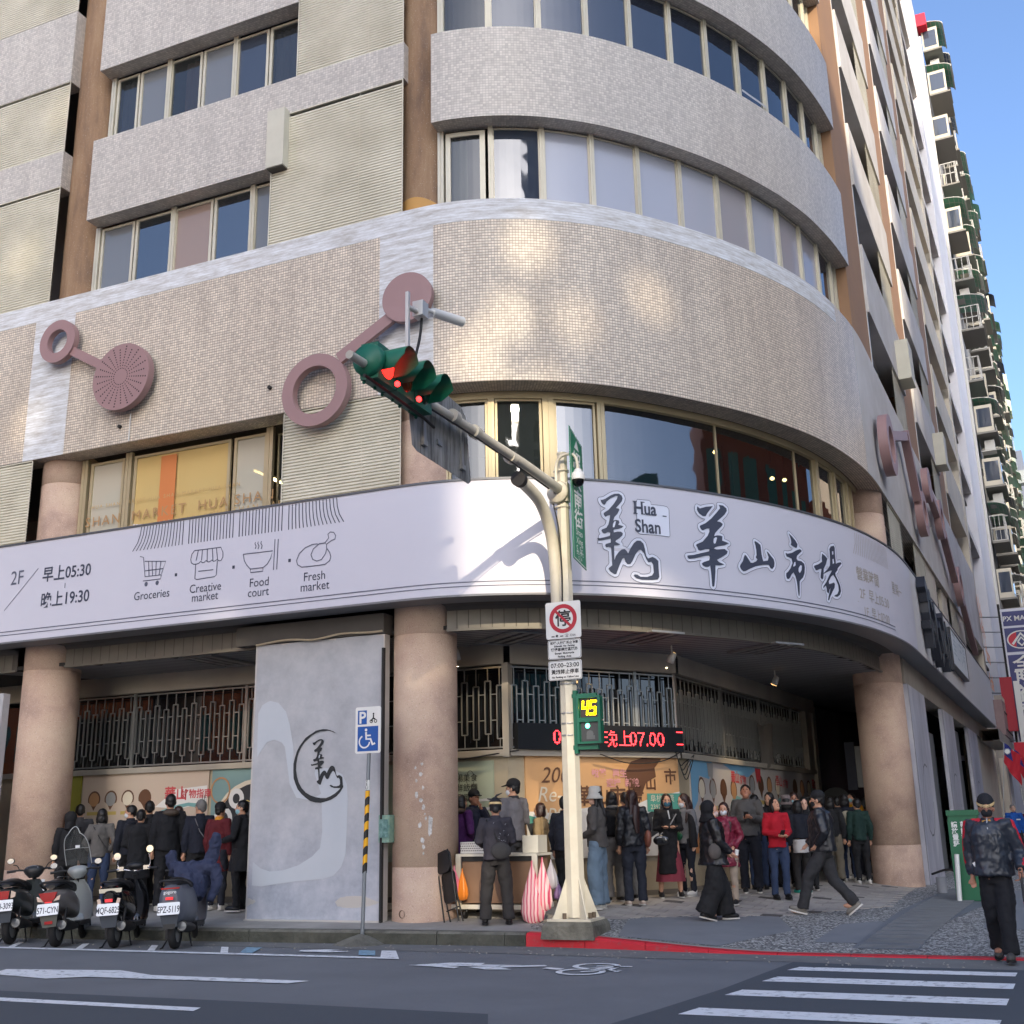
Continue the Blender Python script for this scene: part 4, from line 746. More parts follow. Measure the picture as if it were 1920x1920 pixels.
# lettering film on the left second-floor windows
M_let = mat('brown_film_lettering', (176, 138, 92), .6); M_let2 = mat('pale_film_lettering', (190, 158, 104), .6)
def wfn(x0, z0, y=15.292, tilt=0): return lambda x, y_: V((x0+x, y, z0+y_+tilt*x))
fl = thing('window_lettering', 'faint brown lettering film across the amber second-floor window', 'lettering', (-13, 15.29, 6.9))
for txt, x, z, h, mt in (('SHAN  MARKET  HUA SHAN  MARKET', -15.02, 6.97, .26, M_let), ('HUA SHAN MARKET', -14.0, 6.79, .15, M_let2), ('HUA SHAN MARKET', -12.2, 6.82, .15, M_let2), ('HUA SHAN MARKET HUA SHAN MARKET HUA SHAN', -14.9, 7.3, .1, M_let2)):
    mb = MB(); letter(mb, txt, wfn(x, z, 15.285 if x > -14 else 15.285), h, align='LEFT', space=1.25 if h > .2 else 1.4, xs=1.05); mb.put('letters', mt, fl)
mb = MB()
for a, b, z0, z1, c in ((-13.35, -13.0, 6.35, 8.1, 0),): mb.face([(a, 15.288, z0), (b, 15.288, z0), (b, 15.288, z1), (a, 15.288, z1)])
mb.put('orange_film', mat('orange_film', (206, 126, 70), .7), fl)
mb = MB(); mb.face([(-13.9, 15.289, 6.33), (-11.9, 15.289, 6.33), (-11.9, 15.289, 6.66), (-13.9, 15.289, 6.9)]); mb.put('pale_film', mat('pale_film', (206, 200, 200), .7), fl)
# ================================================================ printed banner along the first-floor fascia
M_ban = mat('banner_vinyl', (206, 205, 214), .42, spec=.4, var=(.35, (196, 196, 206), .4), bump=(1.2, .25, .02))
M_banr = mat('banner_vinyl_right', (216, 216, 218), .5, var=(.5, (206, 204, 200), .35))
M_ink = mat('slate_ink', (62, 68, 84), .5); M_line = mat('grey_ink', (92, 96, 112), .5); M_halo = mat('pale_vinyl', (218, 222, 234), .45); M_ghost = mat('beige_ink', (178, 170, 160), .6)
M_edge = mat('banner_steel_edge', (96, 98, 102), .5, metal=.4)
ban = thing('banner', 'long pale lilac printed banner wrapped round the corner under the second-floor windows', 'banner', (-8, 15, 5.5))
B0, B1, BO = 4.81, 6.555, .35
bEnd = s_of_y(46.9)
mb = MB(); S = srange(20, bEnd); SX = []
mb.grid([[F(s, z, BO) for s in S] for z in (B0, B1)], True); mb.put('banner_face', M_ban, ban)
mb = MB(); S2 = srange(s_of_y(24.4), bEnd); mb.grid([[F(s, z, BO+.004) for s in S2] for z in (B0+.01, B1-.01)], True); mb.put('banner_return', M_banr, ban)
mb = MB()
mb.grid([[F(s, z, o) for s in S] for z, o in ((B1, BO+.015), (B1+.035, BO+.015), (B1+.035, BO-.06), (B1, BO-.06))], False)
mb.put('top_edge', M_edge, ban)
mb = MB(); mb.grid([[F(s, z, o) for s in S] for z, o in ((B0-.03, -.1), (B0-.03, BO+.01), (B0, BO+.012))], False); mb.face([F(bEnd, B0, BO), F(bEnd, B0, -.2), F(bEnd, B1, -.2), F(bEnd, B1, BO)]); mb.put('bottom_edge', mat('soffit_metal', (120, 122, 126), .5, metal=.3), ban)
for zz, w_ in ((4.985, .016), (4.925, .013)):
    mb = MB(); S3 = srange(s_of_x(-17), s_of_y(22.2)); mb.grid([[F(s, z, BO+.006) for s in S3] for z in (zz, zz+w_)], True); mb.put('printed_line', M_line, ban)
def bf(off): return lambda x, y, z=0: F(x, y, BO+off+z)
def bpoly(polys, off, mt, name, par, th=0):
    mb = MB(); k = 0
    for P in polys:
        P = [(a/1000, b/1000) for a, b in P]
        mb.prism(P, 0, th or .001, lambda x, y, z, k=k: F(x, y, BO+off+k+z), cap0=False); k += .0006
    return mb.put(name, mt, par)
def strip2(mb, P, w_, fn, closed=False):
    """a drawn line of constant width"""
    P = [V(p) for p in P]
    if closed: P = P+[P[0]]
    rows = []
    for i, p in enumerate(P):
        a = P[max(i-1, 0)]; b = P[min(i+1, len(P)-1)]
        if closed and i in (0, len(P)-1): a, b = P[-2], P[1]
        t = (b-a); t = t.normalized() if t.length > 1e-9 else V((1, 0)); n = V((-t.y, t.x))*w_/2
        rows.append([fn(*(p+n)), fn(*(p-n))])
    return mb.grid(rows, False)
for key, nm in (('logo', 'brush_logo'), ('hua', 'brush_character'), ('shan', 'brush_character'), ('shi', 'brush_character'), ('chang', 'brush_character')):
    pl = bpoly([PLATE[key]], .006, M_halo, 'letter_plate', ban)
    mb = MB(); strip2(mb, [(a/1000, b/1000) for a, b in PLATE[key]], .008, bf(.0085), True); mb.put('plate_outline', M_line, pl)
    bpoly(GL[key][0], .010, M_ink, nm, ban, .004)
    if GL[key][1]: bpoly(GL[key][1], .018, M_halo, 'letter_counter', ban)
pl = bpoly([PLATE['hs']], .006, M_halo, 'letter_plate', ban); mb = MB(); strip2(mb, [(a/1000, b/1000) for a, b in PLATE['hs']], .008, bf(.0085), True); mb.put('plate_outline', M_line, pl)
# roman letters of the name: serifs are drawn as short bars
def serif(txt, s0, z0, h):
    mb = MB(); letter(mb, txt, lambda x, y: F(s0+x, z0+y, BO+.012), h, xs=.82, align='LEFT', offset=.006)
    return mb
mb = serif('Hua', 65.37, 6.085, .285); mb2 = MB()
for x, z in ((65.375, 6.088), (65.50, 6.088), (65.375, 6.277), (65.50, 6.277), (65.62, 6.088), (65.87, 6.088)): strip2(mb2, [(x-.008, z), (x+.06, z)], .014, bf(.013))
mb.put('letters', M_ink, ban); mb2.put('serifs', M_ink, ban)
serif('Shan', 65.38, 5.80, .285).put('letters', M_ink, ban)
# awning drawing, icons and English captions
mb = MB(); n = 62
for i in range(n):
    if i in (15, 31, 46): continue
    t = i/(n-1); s = 57.02+(60.87-57.02)*t; fl = 0
    if t < .26: fl = -(1-t/.26)**1.5*.16
    if t > .74: fl = ((t-.74)/.26)**1.5*.14
    strip2(mb, [(s, 6.545), (s+fl*.12, 6.4), (s+fl*.4, 6.27), (s+fl, 6.13+.02*abs(fl))], .016, bf(.006))
mb.put('awning_stripes', M_ink, ban)
for k, L in ICON.items():
    mb = MB()
    for P in L: strip2(mb, [(a/1000, b/1000) for a, b in P], .016, bf(.0062))
    if k == 'cart':
        for s, z in ((57.2, 5.535), (57.43, 5.535)): mb.face([F(s+.035*math.cos(a*.5), z+.04*math.sin(a*.5), BO+.0065) for a in range(12)])
    mb.put({'cart': 'cart_icon', 'stall': 'stall_icon', 'bowl': 'bowl_icon', 'meat': 'meat_icon'}[k], M_line, ban)
mb = MB()
for s, z in ((57.81, 5.63), (58.96, 5.634), (60.03, 5.625)): mb.face([F(s-.024, z-.026, BO+.0062), F(s+.024, z-.026, BO+.0062), F(s+.024, z+.026, BO+.0062), F(s-.024, z+.026, BO+.0062)])
mb.put('printed_dots', M_ink, ban)
def cap(txt, s, z, h, mt=M_ink, **k):
    mb = MB(); letter(mb, txt, lambda x, y: F(s+x, z+y, BO+.0065), h, **k); return mb.put('letters', mt, ban)
for txt, s, z in (('Groceries', 57.33, 5.28), ('Creative', 58.42, 5.29), ('market', 58.42, 5.14), ('Food', 59.47, 5.27), ('court', 59.46, 5.11), ('Fresh', 60.5, 5.26), ('market', 60.51, 5.1)): cap(txt, s, z, .2, xs=.92)
cap('2F', 54.29, 5.83, .36, M_line, xs=.9); mb = MB(); strip2(mb, [(54.06, 5.38), (54.77, 6.07)], .012, bf(.0062)); mb.put('printed_line', M_line, ban)
cap('早上05:30', 55.43, 5.83, .29, xs=.9, offset=.004); cap('晚上19:30', 55.44, 5.37, .29, xs=.9, offset=.004)
mb = MB(); strip2(mb, [(55.42, 5.65), (55.42, 5.74)], .014, bf(.0062)); mb.put('printed_line', M_line, ban)
# opening hours on the turn of the corner, pale and half washed out
mb = MB()
for i in range(22):
    s = 70.56+.075*i; strip2(mb, [(s, 6.5), (s-.02, 6.3), (s-.14*max(0, 1-i/9), 6.09)], .013, bf(.006))
mb.put('awning_stripes', M_ghost, ban)
cap('營業時間', 70.45, 5.65, .26, M_ghost, align='LEFT', offset=.004); cap('星期一', 72.25, 5.68, .26, M_ghost, align='LEFT')
cap('2F  早上05:30', 70.5, 5.3, .25, M_ghost, align='LEFT'); cap('1F  早上07:00', 70.6, 5.0, .22, M_ghost, align='LEFT')
mb = MB(); strip2(mb, [(70.4, 5.22), (73.4, 5.24)], .008, bf(.006)); mb.put('printed_line', M_ghost, ban)
# raised black brush letters on the right-hand return, seen edge-on
M_blk = mat('black_letter', (34, 37, 46), .4)
let = thing('raised_letters', 'black raised brush characters and framed white box on the right-hand return of the banner', 'sign', (-1.2, 28, 5.7))
def stroke3(P, w_, d0=.02, d1=.2):
    mb = MB(); Q = [V(p) for p in P]; L = []; Rr = []
    for i, p in enumerate(Q):
        t = (Q[min(i+1, len(Q)-1)]-Q[max(i-1, 0)]).normalized(); n = V((-t.y, t.x))*w_/2*(1+.3*math.sin(i*2.3)); L.append(tuple(p+n)); Rr.append(tuple(p-n))
    mb.prism(L+Rr[::-1], d0, d1, lambda x, y, z: F(x, y, BO+z)); return mb
k0 = s_of_y(25.3)
for P, w_ in (([(0, 6.42), (.35, 6.2), (.3, 5.8), (.5, 5.4), (.55, 5.05)], .3), ([(.1, 6.1), (.7, 6.25), (1.0, 5.95)], .2), ([(.1, 5.5), (.6, 5.6), (1.1, 5.45)], .16), ([(1.3, 6.15), (1.5, 5.8), (1.45, 5.35), (1.7, 5.0)], .28), ([(2.1, 5.8), (2.4, 5.5), (2.4, 5.1), (2.0, 4.95)], .26),
              ([(3.0, 6.15), (3.2, 5.8), (3.1, 5.2)], .3), ([(3.5, 6.0), (3.9, 5.6), (3.8, 5.1), (3.4, 5.0)], .26), ([(4.3, 5.85), (4.5, 5.5), (4.4, 5.0)], .24)):
    stroke3([(k0+a, z) for a, z in P], w_).put('brush_stroke', M_blk, let)
a, b = k0+5.4, k0+9.6
mb = MB(); S5 = srange(a, b); mb.grid([[F(s, z, BO+.13) for s in S5] for z in (5.3, 6.2)], False); mb.put('box_face', mat('white_acrylic', (226, 232, 238), .3), let)
mb = MB()
for u, v in (((a, 5.26), (b, 5.3)), ((a, 6.2), (b, 6.24))): mb.grid([[F(s, z, BO+o) for s in (u[0], v[0])] for z, o in ((u[1], .0), (u[1], .14), (v[1], .14), (v[1], .0))], False)
for s in (a, b): mb.grid([[F(s, z, BO+o) for o in (0, .14)] for z in (5.26, 6.24)], False); mb.grid([[F(s+d, z, BO+.14) for d in (-.05, .05)] for z in (5.26, 6.24)], False)
mb.put('box_rim', M_blk, let)
mb = MB(); letter(mb, '華山市場', lambda x, y: F((a+b)/2+x, 5.56+y, BO+.135), .75, xs=1.1); mb.put('letters', mat('pale_blue_ink', (196, 206, 216), .5), let)
# ================================================================ rose steel ring-and-disc ornaments bolted to the tiles
M_rose = mat('rose_steel', (158, 126, 124), .5, var=(.8, (148, 118, 116), .3))
M_roseh = mat('hole_dark', (58, 40, 40), .8)
def ringorn(s, z, r0, r1, d0, d1, par, name='ring'):
    mb = MB(); n = 40
    f = lambda a, r, o: F(s+r*math.cos(a), z+r*math.sin(a), o)
    for (ra, oa), (rb, ob) in (((r1, d0), (r1, d1)), ((r1, d1), (r0, d1)), ((r0, d1), (r0, d0))):
        mb.grid([[f(2*math.pi*i/n, rb, ob) for i in range(n)], [f(2*math.pi*i/n, ra, oa) for i in range(n)]], True if ra == rb else False, True)
    return mb.put(name, M_rose, par)
def discorn(s, z, r, d0, d1, par, holes=False):
    mb = MB(); n = 44; f = lambda a, q, o: F(s+q*math.cos(a), z+q*math.sin(a), o)
    mb.grid([[f(2*math.pi*i/n, r, d1) for i in range(n)], [f(2*math.pi*i/n, r, d0) for i in range(n)]], True, True); mb.face([f(2*math.pi*i/n, r, d1) for i in range(n)])
    o = mb.put('disc', M_rose, par)
    if holes:
        mb = MB()
        for k in range(24):
            a = 2*math.pi*k/24+.1
            for j in range(3, 12 if k % 2 else 11):
                q = r*j/12.2; hr = .0105+.0012*j*.5
                mb.face([F(s+q*math.cos(a)+hr*math.cos(t*math.pi/3), z+q*math.sin(a)+hr*math.sin(t*math.pi/3), d1+.0015) for t in range(6)])
        mb.put('drilled_holes', M_roseh, o)['kind'] = 'stuff'
    return o
def armorn(s0, z0, s1, z1, w_, d0, d1, par):
    t = V((s1-s0, z1-z0)).normalized(); n = V((-t.y, t.x))*w_/2; P = [(s0+n.x, z0+n.y), (s0-n.x, z0-n.y), (s1-n.x, z1-n.y), (s1+n.x, z1+n.y)]
    mb = MB(); mb.prism(P, d0, d1, lambda x, y, z: F(x, y, z)); return mb.put('arm', M_rose, par)
t1 = thing('ring_ornament', 'small rose steel ring joined to a drilled disc on the left wall', 'ornament', (-14.5, 14.7, 10))
s = X(-15.43); ringorn(s, 10.5, .24, .43, .12, .24, t1); discorn(X(-13.8), 9.48, .64, .12, .26, t1, True); armorn(X(-15.13), 10.28, X(-14.33), 9.82, .17, .13, .2, t1)
t2 = thing('ring_ornament', 'large rose steel ring joined by an arm to a plain disc beside the traffic signal', 'ornament', (-8.9, 14.7, 9.2))
ringorn(X(-9.67), 8.49, .42, .63, .12, .26, t2); discorn(X(-7.98), 9.8, .43, .14, .26, t2); armorn(X(-9.25), 8.98, X(-8.27), 9.53, .2, .14, .22, t2)
t3 = thing('ring_ornament', 'pale rimmed ring and angular arm near the start of the right-hand wall', 'ornament', (-1.4, 27, 9.5))
ringorn(s_of_y(24.6), 9.35, .42, .68, .1, .3, t3); armorn(s_of_y(25.2), 9.75, s_of_y(28.3), 10.7, .22, .1, .28, t3); armorn(s_of_y(28.3), 10.8, s_of_y(29.6), 9.4, .25, .1, .3, t3); ringorn(s_of_y(30.2), 9.15, .35, .6, .1, .3, t3)
t4 = thing('ring_ornament', 'pale rimmed disc with zigzag arms farther along the right-hand wall', 'ornament', (-1, 34, 10))
discorn(s_of_y(32.7), 10.6, .5, .1, .28, t4); armorn(s_of_y(33), 10.5, s_of_y(35), 10.2, .24, .1, .28, t4); ringorn(s_of_y(35.3), 10.2, .35, .6, .1, .3, t4); armorn(s_of_y(36), 9.9, s_of_y(38.3), 8.9, .24, .1, .3, t4); ringorn(s_of_y(39.5), 8.9, .4, .66, .1, .3, t4)
armorn(s_of_y(40), 8.6, s_of_y(43.5), 7.2, .22, .1, .28, t4)
# air-conditioner style boxes under the spandrels
M_box = mat('cream_box', (206, 202, 184), .6, var=(2, (188, 184, 168), .3))
b = thing('wall_box', 'cream box at the end of the left spandrel under the fourth-floor window', 'box', (-10.7, 14.7, 13.2)); mb = MB(); mb.box((-10.92, 14.7, 13.02), (-10.55, 15.0, 14.2)); mb.put('casing', M_box, b); mb = MB(); mb.box((-10.9, 14.72, 13.0), (-10.57, 14.98, 13.019)); mb.put('underside', M_sof, b)
for y, z, lab in ((30.6, 13.1, 'cream box hanging at the end of the first right-hand spandrel'), (39.3, 13.1, 'cream box hanging at the end of the second right-hand spandrel')):
    b = thing('wall_box', lab, 'box', (-1.3, y, z)); p = F(s_of_y(y), z, 0); q = F(s_of_y(y), z, .32)
    mb = MB(); s0 = s_of_y(y); mb.grid([[F(s0, zz, o) for o in (0, .34)] for zz in (z, z+1.15)], False, flip=False); mb.grid([[F(s0+dd, zz, .34) for dd in (0, .9)] for zz in (z, z+1.15)], False); mb.face([F(s0, z, 0), F(s0+.9, z, 0), F(s0+.9, z, .34), F(s0, z, .34)]); mb.face([F(s0, z+1.15, 0), F(s0, z+1.15, .34), F(s0+.9, z+1.15, .34), F(s0+.9, z+1.15, 0)])
    mb.put('casing', M_box, b)
# thin white pipe and bolts on the left wall
o = MB().cyl((-13.72, 14.83, 8.31), (-13.72, 14.83, 8.84), .012, 6).put('wall_pipe', M_framew); tag(o, 'thin white pipe below the drilled disc on the left wall', 'pipe')
for x, z in ((-13.95, 8.62), (-10.72, 8.8)):
    o = MB().cyl((x, 14.85, z), (x, 14.8, z), .035, 8).put('wall_bolt', M_dark); tag(o, 'small dark bolt on the left tiled wall, %s' % ('below the drilled disc' if x < -12 else 'left of the large ring'), 'bolt')
# ================================================================ inside the arcade
IA, IB, ID = V((-7.37, 17.0)), V((-5.32, 19.75)), V((-4.4, 29.3))
IP = [V((-40, 17.0)), IA, IB, ID]
M_wall = mat('arcade_beige_wall', (190, 176, 148), .75, var=(1.4, (160, 146, 122), .3), bump=(20, .15, .01))
M_lint = mat('arcade_lintel', (178, 170, 156), .8, var=(1, (150, 142, 130), .3))
M_steel = mat('grille_steel', (178, 180, 178), .32, metal=.75); M_wglass = glass('arcade_window_glass', (36, 40, 46), .6, .7, film=(30, 32, 38))
arc = thing('arcade_wall', 'beige inner arcade wall with a barred window band above the posters', 'wall', (-7, 18, 0))
def ipt(k, d, z, o=0):
    """point on inner wall run k (0 left, 1 chamfer, 2 right), d metres along, o metres out"""
    a, b = IP[k], IP[k+1]; t = (b-a).normalized(); n = V((t.y, -t.x)); p = (b if k == 0 else a)+t*(d if k else -d)+n*o
    return V((p.x, p.y, z))
def iwall(z0, z1, off, mt, name, runs=(0, 1, 2), l0=20):
    mb = MB()
    for k in runs:
        L = (IP[k+1]-IP[k]).length if k else l0
        a, b = (L, 0) if k == 0 else (0, L)
        f = lambda d, z, o: ipt(k, d, z, o)
        mb.face([f(a, z0, off), f(b, z0, off), f(b, z1, off), f(a, z1, off)])
        if off > 0: mb.face([f(a, z1, off), f(b, z1, off), f(b, z1, 0), f(a, z1, 0)]); mb.face([f(a, z0, 0), f(b, z0, 0), f(b, z0, off), f(a, z0, off)])
    return mb.put(name, mt, arc)
iwall(0, 2.7, 0, M_wall, 'wall_face'); iwall(2.62, 2.72, .1, M_lint, 'window_ledge'); iwall(4.1, 4.46, .12, M_lint, 'lintel')
iwall(2.72, 4.1, -.25, M_wglass, 'window_glass'); iwall(.3, .45, .03, mat('wall_skirting', (120, 112, 100), .8), 'skirting')
mb = MB(); mb.box((IA.x-.05, IA.y-.09, 2.6), (IA.x+.06, IA.y+.1, 4.12)); mb.put('corner_post', M_lint, arc)
mb = MB(); mb.box((ID.x-.1, ID.y-.2, .2), (ID.x+.1, ID.y+.25, 4.3)); mb.box((ID.x-.14, ID.y-1.0, 2.7), (ID.x+.05, ID.y, 4.1)); mb.put('end_post', M_lint, arc)
# barred band: every link of the grille is one piece
mb = MB(); g = .014
for z in (2.76, 4.06): mb.box((-.105, -g, z-g), (.105, g, z+g))
for x in (-.05, .05): mb.box((x-g*.7, -g, 2.98), (x+g*.7, g, 3.84))
for z in (2.98, 3.84): mb.box((-.05, -g, z-g*.7), (.05, g, z+g*.7))
for z in (3.2, 3.62): mb.box((.05, -g*.6, z-g*.6), (.16, g*.6, z+g*.6))
mb.box((-g*.6, -g*.6, 2.76), (g*.6, g*.6, 2.98)); mb.box((-g*.6, -g*.6, 3.84), (g*.6, g*.6, 4.06))
ME_link = mb.mesh('grille_link', M_steel)
mb = MB(); g = .013
for z in (2.76, 4.06): mb.box((-.105, -g, z-g), (.105, g, z+g))
for x in (-.05, .05): mb.box((x-g*.7, -g, 2.90), (x+g*.7, g, 3.76))
for z in (2.90, 3.76): mb.box((-.05, -g, z-g*.7), (.05, g, z+g*.7))
for z in (3.2, 3.62): mb.box((.05, -g*.6, z-g*.6), (.16, g*.6, z+g*.6))
mb.box((-g*.6, -g*.6, 3.76), (g*.6, g*.6, 4.06)); mb.box((-g*.6, -g*.6, 2.76), (g*.6, g*.6, 2.9))
ME_link2 = mb.mesh('grille_link', M_steel); W0 = wloc(arc)
for k, L in ((0, 9.6), (1, (IB-IA).length), (2, (ID-IB).length-1)):
    n = int(L/.213); t = (IP[k+1]-IP[k]).normalized(); ang = math.atan2(t.y, t.x)
    for i in range(n):
        p = ipt(k, .12+.213*i, 0, .02); clone(ME_link if i % 2 else ME_link2, 'grille_link', arc, p-W0, (0, 0, ang))
    for i in range(0, n+1, 12):
        p = ipt(k, .015+.213*i, 0, .02); mb = MB(); T = Matrix.Translation(p) @ Matrix.Rotation(ang, 4, 'Z'); mb.box((-.03, -.02, 2.72), (.03, .02, 4.1), T); mb.put('grille_post', M_steel, arc)
# fascia of narrow metal slats and the strip ceiling
M_slat = mat('fascia_metal', (128, 124, 114), .5, metal=.3, var=(1.5, (104, 100, 92), .3)); M_ceil = mat('ceiling_strip', (150, 150, 152), .55, metal=.1, var=(1, (128, 128, 132), .3))
fas = thing('fascia', 'narrow grey metal slats hung along the front of the arcade ceiling', 'fascia', (-7, 15.3, 4.6))
def fasc(s0, s1, off=-.38):
    w_ = .2; n = int((s1-s0)/w_)
    for i in range(n):
        a, b = s0+i*w_, s0+(i+1)*w_-.014; mb = MB()
        mb.face([F(a, 4.43, off), F(b, 4.43, off), F(b, 4.72, off), F(a, 4.72, off)]); mb.face([F(a, 4.43, off), F(a, 4.43, off-.05), F(b, 4.43, off-.05), F(b, 4.43, off)])
        mb.put('slat', M_slat, fas)
    mb = MB(); S = srange(s0, s1); mb.grid([[F(s, z, o) for s in S] for z, o in ((4.4, off-.03), (4.4, off+.03), (4.435, off+.03))], False); mb.put('lower_rail', M_slat, fas)
    mb = MB(); mb.grid([[F(s, z, o) for s in S] for z, o in ((4.72, off), (4.78, off+.06), (4.79, .3))], False); mb.grid([[F(s, z, off-.012) for s in S] for z in (4.4, 4.8)], False); mb.put('upper_trim', M_sof, fas)
fasc(s_of_x(-15.15), s_of_x(-11.0)); fasc(s_of_x(-7.55), s_of_y(24.1)); fasc(s_of_x(-22.8), s_of_x(-16.3))
# ceiling strips run parallel with the chamfer
cl = thing('arcade_ceiling', 'dark metal strip ceiling over the arcade', 'ceiling', (-7, 17, 4.4)); cl['kind'] = 'structure'; del cl['category']
mb = MB(); poly = [tuple(fpt(s, -.4)) for s in srange(30, s_of_y(60))]+[(-9, 60), (-40, 24)]; mb.prism(poly, 4.44, 4.5); mb.put('ceiling_board', M_dark, cl)
mb = MB(); t = (IB-IA).normalized(); n = V((t.y, -t.x))
def clipline(p, d):
    """parts of a line inside the arcade plan"""
    ok = [plan_d(*(p+d*k)) < -.42 and (p+d*k).y < 34 and (p+d*k).x > -22 for k in [i*.25-20 for i in range(160)]]
    a = None
    for i, q in enumerate(ok+[False]):
        if q and a is None: a = i
        if not q and a is not None: yield (a*.25-20, i*.25-20.25); a = None
for j in range(-30, 34):
    p = IA+n*(j*.19-1.0)
    for a, b in clipline(p, t):
        if b-a < .3: continue
        A_, B_ = p+t*a, p+t*b; w_ = n*.082
        mb.face([(*(A_-w_), 4.43), (*(A_+w_), 4.43), (*(B_+w_), 4.43), (*(B_-w_), 4.43)][::-1])
o = mb.put('ceiling_strips', M_ceil, cl); o['kind'] = 'stuff'
M_louv = mat('louvre_metal', (170, 170, 170), .35, metal=.6)
for i, (x, y, lab) in enumerate(((-7.0, 16.35, 'unlit louvred ceiling light beside the middle round column'), (-5.1, 17.4, 'unlit louvred ceiling light left of the ceiling spotlight'), (-3.6, 19.6, 'unlit louvred ceiling light near the right round column'), (-12.4, 16.0, 'unlit louvred ceiling light over the left bay'))):
    l = thing('ceiling_light', lab, 'light', (x, y, 4.41), 'louvred lights in the arcade ceiling'); ang = math.atan2(t.y, t.x) if i < 3 else 0
    T = Matrix.Rotation(ang, 4, 'Z'); mb = MB()
    for a, b in (((-.32, -.62, -.02), (-.3, .62, .01)), ((.3, -.62, -.02), (.32, .62, .01)), ((-.3, -.62, -.02), (.3, -.6, .01)), ((-.3, .6, -.02), (.3, .62, .01))): mb.box(a, b, T)
    mb.local('frame', M_louv, l)
    for q in (-.2, 0, .2): mb = MB(); mb.box((q-.05, -.6, -.012), (q+.05, .6, -.006), T); mb.local('louvre', M_louv, l)
# spotlights (lit in the photograph) on the ceiling
M_lit = mat('lit_lens', (255, 220, 170), emit=((255, 206, 140), 6))
def spot(p, aim, lab, pw, size=60):
    l = thing('spotlight', lab, 'spotlight', p, 'spotlights lighting the posters'); d = (V(aim)-V(p)).normalized(); q = d.to_track_quat('Z', 'Y').to_matrix().to_4x4()
    mb = MB(); mb.cyl((0, 0, .2), (0, 0, .05), .015, 6); mb.lathe([(.03, -.09), (.05, -.08), (.062, .0), (.066, .09), (.06, .09)], n=16)
    for v in mb.v[12:]: v.xyz = q @ v
    mb.local('lamp_housing', M_framew, l); mb = MB(); mb.lathe([(0, .075), (.057, .075)], n=16)
    for v in mb.v: v.xyz = q @ v
    mb.local('lens', M_lit, l)
    s = bpy.data.lights.new('lamp_beam', 'SPOT'); s.energy = pw; s.color = (1, .78, .5); s.spot_size = R(size); s.spot_blend = .8; s.shadow_soft_size = .05
    o = link(bpy.data.objects.new('lamp_beam', s)); o.parent = l; o.location = d*.11; o.rotation_euler = (-d).to_track_quat('Z', 'Y').to_euler()
spot((-4.9, 18.25, 4.18), (-6.3, 18.5, 1.9), 'white spotlight hanging from the ceiling left of the right column', 60, 80)
spot((-4.0, 22.6, 4.2), (-5.0, 22.4, 2.0), 'lit spotlight above the middle of the queue near the round column', 45, 60)
spot((-7.9, 16.2, 4.2), (-7.9, 17.0, 2.0), 'small lit spotlight behind the middle column', 22, 85)
# ---------------------------------------------------------------- posters and boards
def brd(k, a, b, z0, z1, name, mt, lab, o=.03):
    t_ = thing(name, lab, 'poster', ipt(k, (a+b)/2, (z0+z1)/2, o)); lo, hi = (b, a) if k == 0 else (a, b)
    mb = MB(); f = lambda d, z, q=o: ipt(k, d, z, q)
    mb.face([f(lo, z0), f(hi, z0), f(hi, z1), f(lo, z1)]); mb.face([f(lo, z1), f(hi, z1), f(hi, z1, 0), f(lo, z1, 0)])
    for s in (lo, hi): mb.face([f(s, z0, 0), f(s, z0), f(s, z1), f(s, z1, 0)])
    mb.put('sheet', mt, t_); return t_
def pmap(k, a, z, o=.034):
    """origin a along run k; x grows to the right as seen"""
    return lambda x, y: ipt(k, a-x if k == 0 else a+x, z+y, o)
def pshape(t_, name, mt, P, fn): mb = MB(); mb.face([fn(*p) for p in P]); return mb.put(name, mt, t_)
def disc2(cx, cy, rx, ry, n=18): return [(cx+rx*math.cos(2*math.pi*i/n), cy+ry*math.sin(2*math.pi*i/n)) for i in range(n)]
inks = {n: mat('print_'+n, c, .6) for n, c in dict(brown=(104, 70, 48), dark=(40, 40, 44), rose=(206, 84, 88), teal=(120, 168, 166), cream=(226, 214, 190), gold=(196, 172, 96), white=(228, 226, 220), tan=(188, 140, 96), pink=(222, 160, 160), grey=(150, 150, 148), green=(86, 158, 140), navy=(34, 40, 60), blue=(120, 172, 204), violet=(92, 76, 122), red=(196, 62, 66), orange=(206, 140, 84), film=(52, 54, 56)).items()}
def cell(t_, fn, x, y, s, c='tan', txt=True):
    """a teardrop map pin with a picture disc and a caption bar"""
    pshape(t_, 'pin', inks['brown'], [(x, y-s*1.35), (x+s*.5, y-s*.6)]+[(x+s*math.cos(a*.35-.4), y+s*1.05*math.sin(a*.35-.4)) for a in range(12)]+[(x-s*.5, y-s*.6)], fn)
    f2 = lambda a, b: fn(a, b)+(camside(fn)*.0015)
    pshape(t_, 'pin_picture', inks[c], disc2(x, y, s*.8, s*.85, 14), f2)
    if txt: pshape(t_, 'caption_bar', inks['gold'], [(x-s, y-s*1.9), (x+s, y-s*1.9), (x+s, y-s*1.5), (x-s, y-s*1.5)], fn)
def camside(fn):
    a, b, c = fn(0, 0), fn(.1, 0), fn(0, .1); return (b-a).cross(c-a).normalized()
